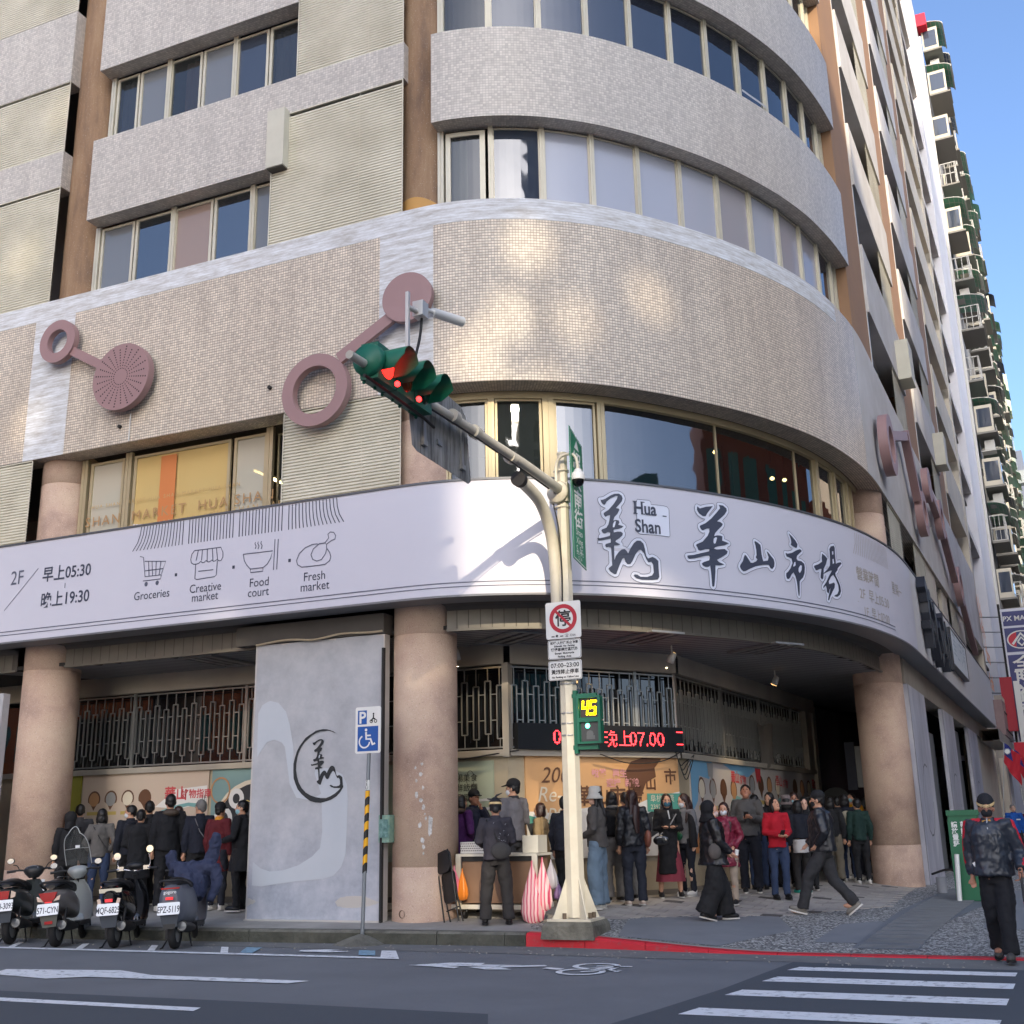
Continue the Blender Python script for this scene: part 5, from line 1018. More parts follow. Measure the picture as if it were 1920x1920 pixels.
# left run (d measured left of the corner)
p = brd(0, 8.85, 10.6, 1.0, 2.62, 'poster', mat('poster_lime', (150, 144, 44), .6, var=(1.2, (132, 128, 40), .3)), 'lime yellow poster behind the left column')
fn = pmap(0, 10.5, 1.0); mb = MB(); letter(mb, '吃喝玩樂', lambda x, y: fn(x+.3, y+.5)+V((0, -.002, 0)), .3, align='LEFT'); mb.put('letters', inks['dark'], p); mb = MB(); strip2(mb, [(.5, 1.1), (1.4, 1.35)], .015, lambda x, y: fn(x, y)+V((0, -.002, 0))); mb.put('drawn_line', inks['dark'], p)
p = brd(0, 5.87, 8.8, 1.0, 2.62, 'poster', mat('poster_cream', (200, 178, 156), .6, var=(.8, (206, 190, 172), .4)), 'cream poster with picture pins and red title behind the left crowd')
fn = pmap(0, 8.8, 1.0)
for i in range(4): cell(p, fn, .3+.4*i, 1.17, .15, ('tan', 'grey', 'cream', 'brown')[i])
for i in range(4): cell(p, fn, .35+.45*i, .5, .15, ('tan', 'tan', 'grey', 'cream')[i])
f2 = lambda x, y: fn(x, y)+V((0, -.003, 0))
pshape(p, 'cloud_shape', inks['white'], [(1.75, 1.0), (2.2, 1.3), (2.9, 1.35), (2.9, 1.05), (2.3, .95)], fn); pshape(p, 'wave_shape', inks['teal'], [(1.85, .92), (2.1, 1.0), (2.5, 1.06), (2.92, 1.02), (2.92, .93), (2.5, 1.0), (2.1, .93)], f2)
mb = MB(); letter(mb, '華山', lambda x, y: f2(1.95+x, 1.13+y), .26, align='LEFT', offset=.006); letter(mb, '好物指南', lambda x, y: f2(2.33+x, 1.15+y), .17, align='LEFT', offset=.004); mb.put('letters', inks['rose'], p)
mb = MB(); letter(mb, '1F', lambda x, y: f2(2.78+x, 1.1+y), .12, align='LEFT'); mb.put('letters', inks['dark'], p)
p = brd(0, 3.6, 5.8, 1.0, 2.62, 'poster', mat('poster_teal', (128, 158, 156), .6), 'teal poster with a black brush disc right of the left crowd')
fn = pmap(0, 5.8, 1.0); f2 = lambda x, y: fn(x, y)+V((0, -.003, 0)); f3 = lambda x, y: fn(x, y)+V((0, -.006, 0))
pshape(p, 'white_rim', inks['cream'], disc2(1.05, .72, .95, .72, 26), fn); pshape(p, 'black_disc', inks['film'], disc2(1.08, .7, .9, .67, 26), f2)
for x, y, r in ((.2, 1.25, .2), (.55, 1.1, .12), (.28, .75, .16)): mb = MB(); strip2(mb, disc2(x, y, r, r*1.1), .03 if r > .18 else .09, f3, True); mb.put('ring_print', inks['tan'] if r > .18 else inks['white'], p)
mb = MB(); letter(mb, '~ 簡餐 ~', lambda x, y: f3(.75+x, 1.0+y), .2, align='LEFT'); mb.put('letters', inks['gold'], p)
p = brd(0, .25, 2.9, 1.0, 2.56, 'poster', mat('poster_sage', (176, 186, 158), .6, var=(1, (190, 196, 170), .4)), 'pale sage poster with columns of small writing between the middle column and the wall corner')
fn = pmap(0, 2.9, 1.0); f2 = lambda x, y: fn(x, y)+V((0, -.003, 0))
for i, tx in enumerate(('早餐\n豆漿\n油條\n燒餅', '市場\n生鮮\n蔬果\n百貨', '美食\n飯糰\n蛋餅\n水果')):
    mb = MB(); letter(mb, tx, lambda x, y, i=i: f2(1.72+.26*i+x, 1.25+y), .13, lh=1.2, align='CENTER'); mb.put('letters', inks['dark'], p); mb = MB(); strip2(mb, disc2(1.72+.26*i, 1.28, .07, .13, 14), .008, f2, True); mb.put('drawn_ring', inks['dark'], p)
for i in range(4): pshape(p, 'pale_bar', inks['white'], [(2.3-.03*i, .95-.14*i), (2.6, .97-.14*i), (2.6, .93-.14*i), (2.3-.03*i, .91-.14*i)], f2)
pshape(p, 'rose_flag', inks['rose'], [(1.3, 1.1), (1.44, 1.1), (1.36, .8), (1.3, .85)], f2)
sgn = thing('wall_sign', 'violet square sign with white characters beside the middle column', 'sign', (-8.9, 16.8, 1.9)); mb = MB(); mb.box((-9.05, 16.72, 1.55), (-8.63, 16.76, 2.0)); mb.put('board', inks['violet'], sgn)
mb = MB(); letter(mb, '好\n學', lambda x, y: V((-8.76+x, 16.715, 1.82+y)), .18, lh=.95, offset=.004); mb.put('letters', inks['white'], sgn)
# chamfer run: large sepia poster with film strips
M_sep = mat('poster_sepia', (222, 176, 124), .6, var=(.9, (206, 158, 108), .4))
p = brd(1, .3, 3.42, 1.0, 2.63, 'poster', M_sep, 'large sepia poster with film strips behind the traffic pole'); fn = pmap(1, .3, 1.0)
nn = camside(fn); f2 = lambda x, y: fn(x, y)+nn*.003; f3 = lambda x, y: fn(x, y)+nn*.006; f4 = lambda x, y: fn(x, y)+nn*.009
pshape(p, 'pale_scene', inks['white'], [(0, .75), (.5, .72), (1.2, .8), (2.0, .78), (2.5, .95), (3.12, 1.05), (3.12, 0), (0, 0)], fn)
pshape(p, 'hill_scene', inks['green'], [(.0, .7), (.3, .62), (.7, .6), (.9, .45), (.9, .3), (.1, .35)], f2)
pshape(p, 'hill_scene', inks['film'], [(.0, .55), (.3, .6), (.55, .5), (.7, .45), (.7, .3), (.1, .3)], f3)
for P in ([(.15, .35), (1.0, .27), (1.0, .05), (.1, .12)], [(2.0, .52), (3.1, .98), (3.1, .62), (2.1, .12)]):
    pshape(p, 'film_strip', inks['film'], P, f3)
    a, b, c, d = [V(q) for q in P]
    for i in range(7):
        u, v = (i+.2)/7.5, (i+.8)/7.5
        q1, q2 = a.lerp(b, u), a.lerp(b, v); q3, q4 = d.lerp(c, v), d.lerp(c, u)
        pshape(p, 'film_picture', inks['grey' if i % 2 else 'cream'], [tuple(q1.lerp(q4, .24)), tuple(q2.lerp(q3, .24)), tuple(q2.lerp(q3, .76)), tuple(q1.lerp(q4, .76))], f4)
pshape(p, 'brown_splash', inks['brown'], [(1.95, 1.35), (2.1, 1.55), (2.35, 1.62), (2.75, 1.6), (2.6, 1.45), (2.62, 1.3), (2.4, 1.2), (2.3, 1.0), (2.15, 1.1), (2.0, 1.15)], f2)
mb = MB(); letter(mb, '2009', lambda x, y: f3(.28+x, 1.2+y), .36, align='LEFT', shear=.25); mb.put('letters', inks['brown'], p)
mb = MB(); letter(mb, 'Re-\nopen', lambda x, y: f3(.2+x, .9+y), .34, align='LEFT', shear=.25, lh=.75); mb.put('letters', inks['cream'], p)
mb = MB(); letter(mb, '蛻變   再生\n       迎接  新貌', lambda x, y: f3(1.28+x, 1.3+y), .15, align='LEFT', lh=1.05, offset=.004); mb.put('letters', inks['pink'], p)
mb = MB(); letter(mb, '華山市場', lambda x, y: f3(.95+x, .86+y), .34, align='LEFT', offset=.006); letter(mb, '山', lambda x, y: f3(2.5+x, 1.1+y), .24, offset=.006); letter(mb, '市', lambda x, y: f3(2.93+x, 1.2+y), .28, offset=.006); letter(mb, '華', lambda x, y: f3(2.2+x, 1.0+y), .3, offset=.006); mb.put('letters', inks['brown'], p)
mb = MB(); letter(mb, '新生', lambda x, y: f3(1.18+x, .62+y), .15); mb.put('letters', inks['white'], p)
sg = thing('wall_sign', 'green sign with white characters on the sepia poster behind the queue', 'sign', ipt(1, 3.08, 1.88, .05)); f5 = lambda x, y: ipt(1, 2.7+x, 1.72+y, .05)
mb = MB(); mb.face([f5(0, 0), f5(.76, 0), f5(.76, .3), f5(0, .3)]); mb.put('board', inks['green'], sg); mb = MB(); letter(mb, '阜杭豆漿', lambda x, y: f5(.06+x, .17+y)+nn*.004, .13, align='LEFT'); letter(mb, '2392-2175', lambda x, y: f5(.06+x, .04+y)+nn*.004, .11, align='LEFT'); mb.put('letters', inks['cream'], sg)
# right run: long food map poster, brightly lit in the middle
p = brd(2, .55, 9.5, 1.0, 2.62, 'poster', mat('poster_map', (196, 182, 172), .6, var=(.6, (186, 190, 192), .35)), 'long pale food map poster along the right-hand arcade wall'); fn = pmap(2, .55, 1.0)
nn2 = camside(fn); f2 = lambda x, y: fn(x, y)+nn2*.003; f3 = lambda x, y: fn(x, y)+nn2*.006
pshape(p, 'sky_shape', inks['blue'], [(0, 1.62), (1.2, 1.62), (1.0, 1.3), (.45, 1.35), (.3, .9), (0, .7)], fn); pshape(p, 'sky_shape', inks['blue'], [(1.8, 1.62), (4.2, 1.62), (3.4, 1.4), (2.6, 1.45)], fn); pshape(p, 'orange_shape', inks['orange'], [(0, .6), (.3, .3), (.2, 0), (0, 0)], fn)
for j in range(3):
    for i in range(4):
        cell(p, fn, .55+.62*i+3.3*j-.2*(j > 0), 1.12 if j == 0 else 1.25, .2, ('cream', 'grey', 'brown', 'tan')[(i+j) % 4], j > 0 or i < 4)
    pshape(p, 'roof_shape', inks['teal'], [(2.7+3.1*j+.5*math.cos(a*math.pi/10)-.1, .72+.3*math.sin(a*math.pi/10)) for a in range(11)], fn)
    mb = MB(); letter(mb, '華山', lambda x, y: f2(2.55+3.1*j+x, 1.28+y), .26, align='CENTER', offset=.006); letter(mb, '好物', lambda x, y: f2(3.05+3.1*j+x, 1.26+y), .2, align='CENTER', offset=.004); mb.put('letters', inks['rose'], p)
pshape(p, 'ribbon', inks['grey'], [(.9, 1.6), (1.25, 1.6), (1.2, 1.35), (1.1, 1.25), (1.05, 1.35), (.95, 1.35)], f2); pshape(p, 'ribbon', inks['red'], [(3.9, 1.6), (4.3, 1.6), (4.25, 1.3), (4.12, 1.38), (3.98, 1.28)], f2)
# electronic sign board
led = thing('led_board', 'long black electronic board with red dotted writing under the barred windows', 'sign', ipt(1, 1.75, 2.92, .15)); f6 = lambda x, y, o=.16: ipt(1, .1+x, 2.72+y, o)
mb = MB(); L = 3.36; 
for P in ([(0, 0, .16), (L, 0, .16), (L, .42, .16), (0, .42, .16)], [(0, .42, .16), (L, .42, .16), (L, .42, 0), (0, .42, 0)], [(0, 0, 0), (L, 0, 0), (L, 0, .16), (0, 0, .16)], [(0, 0, 0), (0, 0, .16), (0, .42, .16), (0, .42, 0)], [(L, 0, .16), (L, 0, 0), (L, .42, 0), (L, .42, .16)]): mb.face([f6(*q) for q in P])
mb.put('cabinet', mat('led_black', (14, 14, 18), .35), led)
M_led = mat('led_red', (255, 60, 60), emit=((255, 46, 52), 3.2))
def dots(body, x0, y0, h, step):
    """characters drawn with a grid of small lamps"""
    mb = MB(); tr = [[V(q) for q in f] for f in text_polys(body, h, offset=-.002, align='LEFT')]
    if not tr: return mb
    X1 = max(q.x for f in tr for q in f); Y0 = min(q.y for f in tr for q in f); Y1 = max(q.y for f in tr for q in f); y = Y0+step*.3
    while y < Y1:
        x = 0
        while x < X1:
            for f in tr:
                if inpoly(x, y, f):
                    s = step*.4; mb.face([f6(x0+x-s, y0+y-s, .163), f6(x0+x+s, y0+y-s, .163), f6(x0+x+s, y0+y+s, .163), f6(x0+x-s, y0+y+s, .163)]); break
            x += step
        y += step
    return mb
for tx, x0, h in (('05', .66, .34), ('晚上', 1.66, .3), ('07.00', 2.2, .34)):
    o = dots(tx, x0, .09, h, .021).put('lit_characters', M_led, led); o['kind'] = 'stuff'
for y in (.12, .33): mb = MB(); mb.face([f6(3.22, y, .163), f6(3.36, y, .163), f6(3.36, y+.014, .163), f6(3.22, y+.014, .163)]); mb.put('lit_bar', M_led, led)
# loose cables under the ledge, plastic sheet on the grille
def cable(P, r, lab, mt=M_dark, parent=None, cat='cable'):
    Q = _cr3(P); o = MB().tube(Q, r, 6).put('cable', mt, parent)
    if not parent: tag(o, lab, cat)
    return o
def _cr3(P, n=6):
    P = [V(p) for p in P]; out = []
    for i in range(len(P)-1):
        a = P[max(i-1, 0)]; b = P[i]; c = P[i+1]; d = P[min(i+2, len(P)-1)]
        for k in range(n):
            t = k/n; out.append(.5*((2*b)+(c-a)*t+(2*a-5*b+4*c-d)*t*t+(3*b-a-3*c+d)*t**3))
    return out+[P[-1]]
cable([ipt(0, 1.2, 2.7, .12), ipt(0, .8, 2.6, .13), ipt(0, .3, 2.64, .12), ipt(1, .1, 2.7, .18)], .012, 'sagging black cable under the window ledge beside the wall corner')
cable([ipt(1, 1.7, 2.66, .15), ipt(1, 2.3, 2.52, .12), ipt(1, 3.0, 2.56, .12), ipt(1, 3.4, 2.72, .15)], .01, 'thin sagging cable above the sepia poster')
for i in range(4): cable([ipt(1, 3.3, 2.72, .14), ipt(1, 3.42+.03*i, 2.5-.08*i, .1), ipt(2, .15+.1*i, 2.55-.03*i, .08), ipt(2, .6, 2.7, .1)], .009, ['highest', 'second highest', 'second lowest', 'lowest'][i]+' thin cable looping at the right end of the electronic board')
mb = MB(); mb.grid([[ipt(2, 4.7+.16*i, 3.55-.3*j-.06*math.sin(i*.8), .09+.03*math.sin(i*1.3+j)) for i in range(8)] for j in range(4)], True); tag(mb.put('plastic_sheet', mat('grey_plastic_sheet', (120, 114, 106), .6, bump=(8, .4, .02))), 'crumpled grey sheet hung on the right-hand window bars', 'sheet')
# far inner part: dark doorway curtain and hanging panels behind the right column
mb = MB(); mb.grid([[(-4.3+.02*math.sin(i*1.7)+.09*i*.5, 29.6+.3*i, z) for i in range(14)] for z in (.2, 4.3)], True); tag(mb.put('dark_curtain', mat('dark_plum_curtain', (52, 38, 44), .9)), 'dark plum folded curtain beyond the end of the posters', 'curtain')
mb = MB(); mb.box((-3.7, 33.8, .1), (-2.6, 34, 4.4)); mb.box((-2.75, 30, 3.4), (-2.6, 33.9, 4.4)); tag(mb.put('inner_partition', M_lint), 'pale partition wall deep inside the arcade', 'partition')
o = thing('hanging_panel', 'dark blue and white hanging panel inside the arcade left of the right column', 'panel', (-3.2, 28, 2.5)); MB().box((-3.5, 28.2, 2.2), (-3.28, 28.3, 3.3)).put('dark_part', inks['navy'], o); MB().box((-3.27, 28.2, 2.25), (-2.75, 28.3, 3.2)).put('pale_part', inks['grey'], o)
o = thing('food_stall_sign', 'small black arched sign at the end of the posters', 'sign', (-4.1, 29.1, 2.2)); mb = MB(); mb.face([(-4.3+.35*(1+math.cos(a*math.pi/8)), 29.3, 2.0+.3*math.sin(a*math.pi/8)) for a in range(9)]); mb.put('board', inks['film'], o)
# back of the whole arcade
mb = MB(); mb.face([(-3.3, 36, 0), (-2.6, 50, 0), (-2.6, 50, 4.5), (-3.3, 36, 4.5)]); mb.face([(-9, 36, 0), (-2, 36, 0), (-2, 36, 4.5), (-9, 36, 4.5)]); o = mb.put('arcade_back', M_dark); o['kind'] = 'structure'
# ---------------------------------------------------------------- big grey printed hoarding between the columns
M_hoard = mat('hoarding_print', (172, 176, 184), .55); _g = NT(M_hoard); _tc = _g.n('ShaderNodeTexCoord')
_c = _g.ramp(_g.noise(_tc.outputs['Object'], 1.5, 9, .7), [(.32, (144, 149, 160)), (.5, (170, 174, 183)), (.66, (190, 192, 198))])
_sp = _g.n('ShaderNodeSeparateXYZ'); _g.l(_tc.outputs['Object'], _sp.inputs[0]); _v = _g.ramp(_g.math('MULTIPLY_ADD', _sp.outputs[2], .28, .5), [(.6, 0.), (1, 1.)])
_g.l(_g.mix(_g.math('MULTIPLY', _v, .4), _c, (176, 174, 168)), _g.b.inputs['Base Color']); _g.bump(_g.noise(_tc.outputs['Object'], 3, 6), .25, .02)
hd = thing('hoarding', 'tall grey printed hoarding with a black brush ring emblem between the left and middle columns', 'hoarding', (-9.75, 15.05, .25))
HX0, HX1 = -10.9, -8.57
mb = MB(); n = 24; rows = []
for j in range(34):
    z = .25+(4.42-.25)*j/33; row = []
    for i in range(n+1):
        x = HX0+(HX1-HX0)*i/n; b = 0
        if z < .8: b = .018*math.sin(x*3.1+1)*math.exp(-((z-.48-.06*math.sin(x*2))/.05)**2)+.01*math.exp(-((z-.62)/.03)**2)*max(0, math.sin(x*5))
        if z > 3.9: b += .012*math.sin(x*7+z*9)*(z-3.9)
        row.append((x, 15.035-b, z+(.0 if j < 33 else .06*(x-HX0)/2.3*0)))
    rows.append(row)
mb.grid(rows, True); mb.put('printed_sheet', M_hoard, hd)
mb = MB(); mb.box((HX0-.03, 15.04, .19), (HX1+.02, 15.2, 4.42)); mb.box((HX0-.03, 14.99, .19), (HX1+.02, 15.04, .25)); mb.put('board', M_framew, hd)
mb = MB(); mb.box((HX1-.004, 14.99, .19), (HX1+.03, 15.05, 4.2)); mb.put('edge_strip', M_dark, hd)
mb = MB(); mb.box((-11.3, 15.0, 4.43), (HX1+.02, 15.3, 4.74)); mb.put('top_board', M_sof, hd)
cable([(HX0, 15.0, 4.42), (-10.3, 14.98, 4.46), (-9.8, 14.98, 4.42), (-9.3, 14.97, 4.47), (-8.8, 14.97, 4.45), (HX1, 15.0, 4.46)], .018, '', M_wall, hd)
M_sw = mat('pale_print', (192, 197, 202), .6, var=(1.6, (180, 186, 192), .35)); M_brush = mat('black_brush_ink', (38, 42, 44), .6)
def hpoly(P, off, mt, name): mb = MB(); mb.prism([(a/1000, b/1000) for a, b in P], 0, .001, lambda x, y, z: V((x, 15.03-off-z, y)), cap0=False); return mb.put(name, mt, hd)
hpoly([(max(HX0*1000+5, a), b) for a, b in PSWOOSH], -.0012, M_sw, 'pale_swoosh'); hpoly(PRING, .004, M_brush, 'brush_ring'); hpoly(PLOGO, .007, M_brush, 'brush_logo'); hpoly(PLHOLE, .011, M_sw, 'logo_counter')
# far-left hoarding seen at the picture edge
o = thing('hoarding', 'pale grey hoarding left of the left column', 'hoarding', (-17.5, 15.05, .25)); MB().box((-19, 15.0, .19), (-16.3, 15.15, 4.0)).put('board', M_hoard, o)
# right side: grey hoardings and lettered panels beyond the right column
M_hr = mat('hoarding_print_right', (186, 187, 196), .55); _g = NT(M_hr); _tc = _g.n('ShaderNodeTexCoord'); _mp = _g.n('ShaderNodeMapping'); _mp.inputs['Scale'].default_value = (1, 1, .35); _g.l(_tc.outputs['Object'], _mp.inputs[0])
_g.l(_g.ramp(_g.noise(_mp.outputs[0], 1.4, 7, .65), [(.35, (160, 162, 172)), (.52, (186, 187, 197)), (.66, (208, 208, 212))]), _g.b.inputs['Base Color'])
M_gp = mat('grey_lettered_panel', (104, 109, 112), .6, var=(.8, (94, 99, 102), .3))
for i, (y0, y1, o_, lab) in enumerate(((25.1, 27.9, -.02, 'first pale marbled hoarding right of the right column'), (31.5, 34.3, -.02, 'second pale marbled hoarding along the right-hand front'), (38.6, 42.0, -.02, 'third pale marbled hoarding along the right-hand front'))):
    h = thing('hoarding', lab, 'hoarding', F(s_of_y((y0+y1)/2), .2, o_)); part_ = wallstrip(MB(), s_of_y(y0), s_of_y(y1), .15, 4.25, o_, .1); part_.put('board', M_hr, h)
    mb = MB(); sc0 = s_of_y((y0+y1)/2); strip2(mb, [(sc0+.75*math.cos(a*.42+1.2), 1.9+.75*math.sin(a*.42+1.2)) for a in range(13)], .04, lambda x, y: F(x, y, o_+.004)); mb.put('brush_ring', M_gp, h)
    mb = MB(); strip2(mb, [(s_of_y(y0), .15), (s_of_y(y0), 4.25)], .03, lambda x, y: F(x, y, o_+.006)); mb.put('edge_strip', M_dark, h)
for i, (y0, y1, lab) in enumerate(((27.95, 31.4, 'dark grey panel lettered downward just right of the right column'), (34.4, 38.5, 'dark grey panel with bright white lettering running downward'))):
    h = thing('lettered_panel', lab, 'panel', F(s_of_y((y0+y1)/2), .2, -.1)); wallstrip(MB(), s_of_y(y0), s_of_y(y1), .15, 3.6 if i == 0 else 4.1, -.3, .1).put('board', M_gp, h)
    sm_ = s_of_y(y0+.45*(y1-y0)); mb = MB()
    letter(mb, 'HUA SHAN MARKET', lambda x, y, sm_=sm_: F(sm_+y, 3.45-x, -.296), .55 if i else .5, align='LEFT', xs=.62, space=1.18, offset=.006); letter(mb, '華山市場', lambda x, y, sm_=sm_: F(sm_+y, .95-x, -.296), .4, align='LEFT', xs=.5); mb.put('letters', inks['white'], h)
wl = wallstrip(MB(), s_of_y(25), s_of_y(51.2), 4.26, 4.8, -.05, .4).put('fascia_wall', M_lint, bld)
wallstrip(MB(), s_of_y(42), s_of_y(51.2), 0, 4.3, -.1, .4).put('wall_panel', M_cream, bld)
wallstrip(MB(), s_of_y(47.0), s_of_y(51.2), 4.8, 6.4, 0, .4).put('wall_panel', M_cream, bld)
mb = MB(); S = srange(s_of_y(43.5), s_of_y(50)); mb.grid([[F(s, z, o) for s in S] for z, o in ((4.1, .6), (4.1, .0), (4.5, .0), (4.5, .6), (4.1, .6))], False); mb.put('small_canopy', M_lint, bld)
# ================================================================ traffic pole with arm, signals and signs
M_pole = mat('cream_pole_paint', (206, 201, 184), .5, var=(3, (184, 178, 160), .3), bump=(30, .1, .004)); M_sg = mat('signal_green', (18, 104, 78), .45, var=(4, (14, 92, 70), .3)); M_blkp = mat('black_part', (20, 20, 20), .6)
M_galv = mat('galvanised_steel', (158, 160, 160), .45, metal=.5, var=(3, (128, 130, 130), .3)); M_sgnw = mat('sign_white', (224, 224, 218), .45); M_sgb = mat('sign_back_alu', (150, 152, 150), .5, metal=.35); _g = NT(M_sgb); _tc = _g.n('ShaderNodeTexCoord'); _mp = _g.n('ShaderNodeMapping'); _mp.inputs['Scale'].default_value = (6, 6, .8); _g.l(_tc.outputs['Object'], _mp.inputs[0])
_g.l(_g.ramp(_g.noise(_mp.outputs[0], 1.5, 8, .7), [(.38, (86, 86, 82)), (.5, (134, 135, 132)), (.65, (160, 161, 158))]), _g.b.inputs['Base Color'])
PX, PY = -5.45, 14.72; g0 = gh(PX, PY)
pole = thing('traffic_pole', 'cream octagonal traffic pole with a long signal arm on a concrete plinth', 'pole', (PX, PY, g0))
mb = MB(); mb.tube([(PX, PY, g0+.19), (PX, PY, 3.0), (PX, PY, 4.7), (PX+.02, PY, 6.75)], [.135, .125, .115, .075], 8, smooth=False); mb.cyl((PX+.02, PY, 6.75), (PX+.02, PY, 6.78), .08, 8); mb.put('mast', M_pole, pole)
mb = MB(); mb.cbox((PX, PY, g0+.165), (.6, .56, .03)); mb.put('base_plate', M_pole, pole)
for k in range(4):
    a = R(45+90*k); mb = MB(); c, s_ = math.cos(a), math.sin(a)
    mb.prism([(.11, g0+.18), (.34, g0+.18), (.30, g0+.26), (.115, g0+.72)], -.008, .008, lambda x, y, z, c=c, s_=s_: V((PX+c*x-s_*z, PY+s_*x+c*z, y))); mb.put('base_fin', M_pole, pole)
for a in (20, 160, 250, 340): mb = MB(); mb.cyl((PX+.24*math.cos(R(a)), PY+.22*math.sin(R(a)), g0+.18), (PX+.24*math.cos(R(a)), PY+.22*math.sin(R(a)), g0+.25), .028, 8); mb.put('anchor_nut', mat('rusty_nut', (96, 84, 70), .7), pole)
mb = MB(); rr = []
for z, w_ in ((-.06, .36), (.1, .34), (.152, .31)): rr.append([(PX+w_*1.02*sx, PY+w_*sy, g0+z) for sx, sy in ((-1, -1), (0, -1.02), (1, -1), (1.02, 0), (1, 1), (0, 1), (-1, 1), (-1, 0))])
mb.grid(rr, False, True); mb.face(rr[-1]); mb.put('plinth', M_kerb, pole)
M_arm = mat('arm_paint', (184, 182, 172), .5, var=(3, (166, 160, 146), .3))
mb = MB(); mb.tube([(PX, PY, 6.2), (PX-.03, 13.3, 6.22), (PX-.06, 11.6, 6.2), (PX-.11, 9.0, 6.12)], [.075, .07, .058, .045], 12); mb.put('signal_arm', M_arm, pole)
for y in (12.9, 11.8, 11.2): mb = MB(); mb.cyl((PX-.05, y, 6.2), (PX-.05, y+.12, 6.2), .085, 12); mb.put('arm_collar', M_arm, pole)
mb = MB(); mb.tube(_cr3([(PX-.12, PY-.02, 4.2), (PX-.12, PY-.05, 5.1), (PX-.12, PY-.22, 5.6), (PX-.1, PY-.65, 5.9), (PX-.08, 13.35, 6.0)]), .085, 14); mb.put('bent_stub', M_pole, pole)
mb = MB(); mb.cyl((PX-.08, 13.36, 6.0), (PX-.08, 13.26, 6.0), .105, 16); mb.put('stub_cap', M_blkp, pole)
mb = MB(); mb.lathe([(.05, 0), (.15, .01), (.17, .04), (.15, .05), (.14, .02)], (PX-.02, PY-.16, 6.16), 16, 'Y'); mb.box((PX-.16, PY-.1, 6.02), (PX+.12, PY+.02, 6.3)); mb.put('arm_bracket', M_pole, pole)
for z in (3.0, 2.86, 2.7, 3.4, 3.55, 4.0, 5.95, 6.5): mb = MB(); mb.lathe([(.127-.012*(z > 4), -.012), (.131-.012*(z > 4), 0), (.127-.012*(z > 4), .012)], (PX, PY, z), 10); mb.put('steel_band', M_galv if z < 3.9 else M_pole, pole)
cable([(PX-.1, PY-.1, 6.0), (PX-.02, PY-.13, 5.6), (PX+.01, PY-.13, 5.0), (PX, PY-.13, 4.5)], .012, '', M_blkp, pole)
cable([(PX-.04, 9.6, 6.05), (PX-.02, 11.4, 6.1), (PX-.02, 12.8, 6.12), (PX+.0, 14.2, 6.1)], .012, '', M_blkp, pole)
def rrect(w_, h, r, n=4): return [(sx*(w_/2-r)+r*math.cos(a), sy*(h/2-r)+r*math.sin(a)) for sx, sy, a0 in ((1, 1, 0), (-1, 1, 90), (-1, -1, 180), (1, -1, 270)) for a in [R(a0+90*k/n) for k in range(n+1)]]
def plate(par, name, mt, cx, cz, y, w_, h, t=.01, r=.03):
    mb = MB(); mb.prism(rrect(w_, h, r), 0, t, lambda x, z, d: V((cx+x, y-d, cz+z))); return mb.put(name, mt, par)
# traffic signal
sig = thing('traffic_signal', 'green three-lamp traffic signal with deep hoods hung on the pole arm, red lamp lit', 'traffic light', (PX-.1, 9.95, 6.17))
mb = MB()
for y in (9.54, 9.95, 10.36): mb.box((PX-.18, y-.195, 5.98), (PX+.02, y+.195, 6.38)); mb.box((PX-.215, y-.15, 6.02), (PX-.18, y+.15, 6.34))
mb.lathe([(.0, -.03), (.16, -.02), (.18, .02), (.18, .06)], (PX-.08, 9.3, 6.18), 18, 'Y'); mb.put('housing', M_sg, sig)
for i, y in enumerate((9.54, 9.95, 10.36)):
    mb = MB(); n = 22; rows = []
    for x, l in ((PX+.02, 1), (PX+.31, 0)):
        row = []
        for k in range(n+1):
            a = R(-38)+R(256)*k/n; back = 0
            xx = x if l else x-.16*(1-min(1, max(0, math.sin(a)+.75)/.9)); row.append((xx, y+.158*math.cos(a), 6.18+.158*math.sin(a)))
        rows.append(row)
    mb.grid(rows, True); mb.grid([[(q[0], y+(q[1]-y)*.965, 6.18+(q[2]-6.18)*.965) for q in r_] for r_ in rows], True, flip=True); mb.put('hood', M_sg, sig)
    mb = MB(); mb.lathe([(0, .035), (.1, .028), (.145, .0)], (PX+.02, y, 6.18), 20, 'X')
    mb.put('lens', mat('lit_red_lens', (150, 20, 20), .3, emit=((255, 30, 24), 2.2)) if i == 0 else mat('amber_lens' if i == 1 else 'green_lens', (74, 40, 16) if i == 1 else (14, 50, 40), .2), sig)
for i, y in enumerate((9.62, 10.1)): mb = MB(); mb.ell((PX+.1, y, 5.99), (.03, .035, .03), 6, 8); mb.put('red_pilot_lamp', mat('lit_pilot', (255, 40, 40), emit=((255, 30, 30), 5)), sig)
for i in range(7): mb = MB(); mb.ell((PX-.16+.02*(i % 2), 9.38+.19*i, 5.965), (.02, .02, .02), 5, 7); mb.put('bolt', M_sg, sig)
mb = MB(); mb.tube([(PX-.05, 9.2, 5.96), (PX-.05, 10.5, 5.93), (PX-.05, 10.75, 5.9)], .018, 6); mb.put('tie_rod', M_blkp, sig)
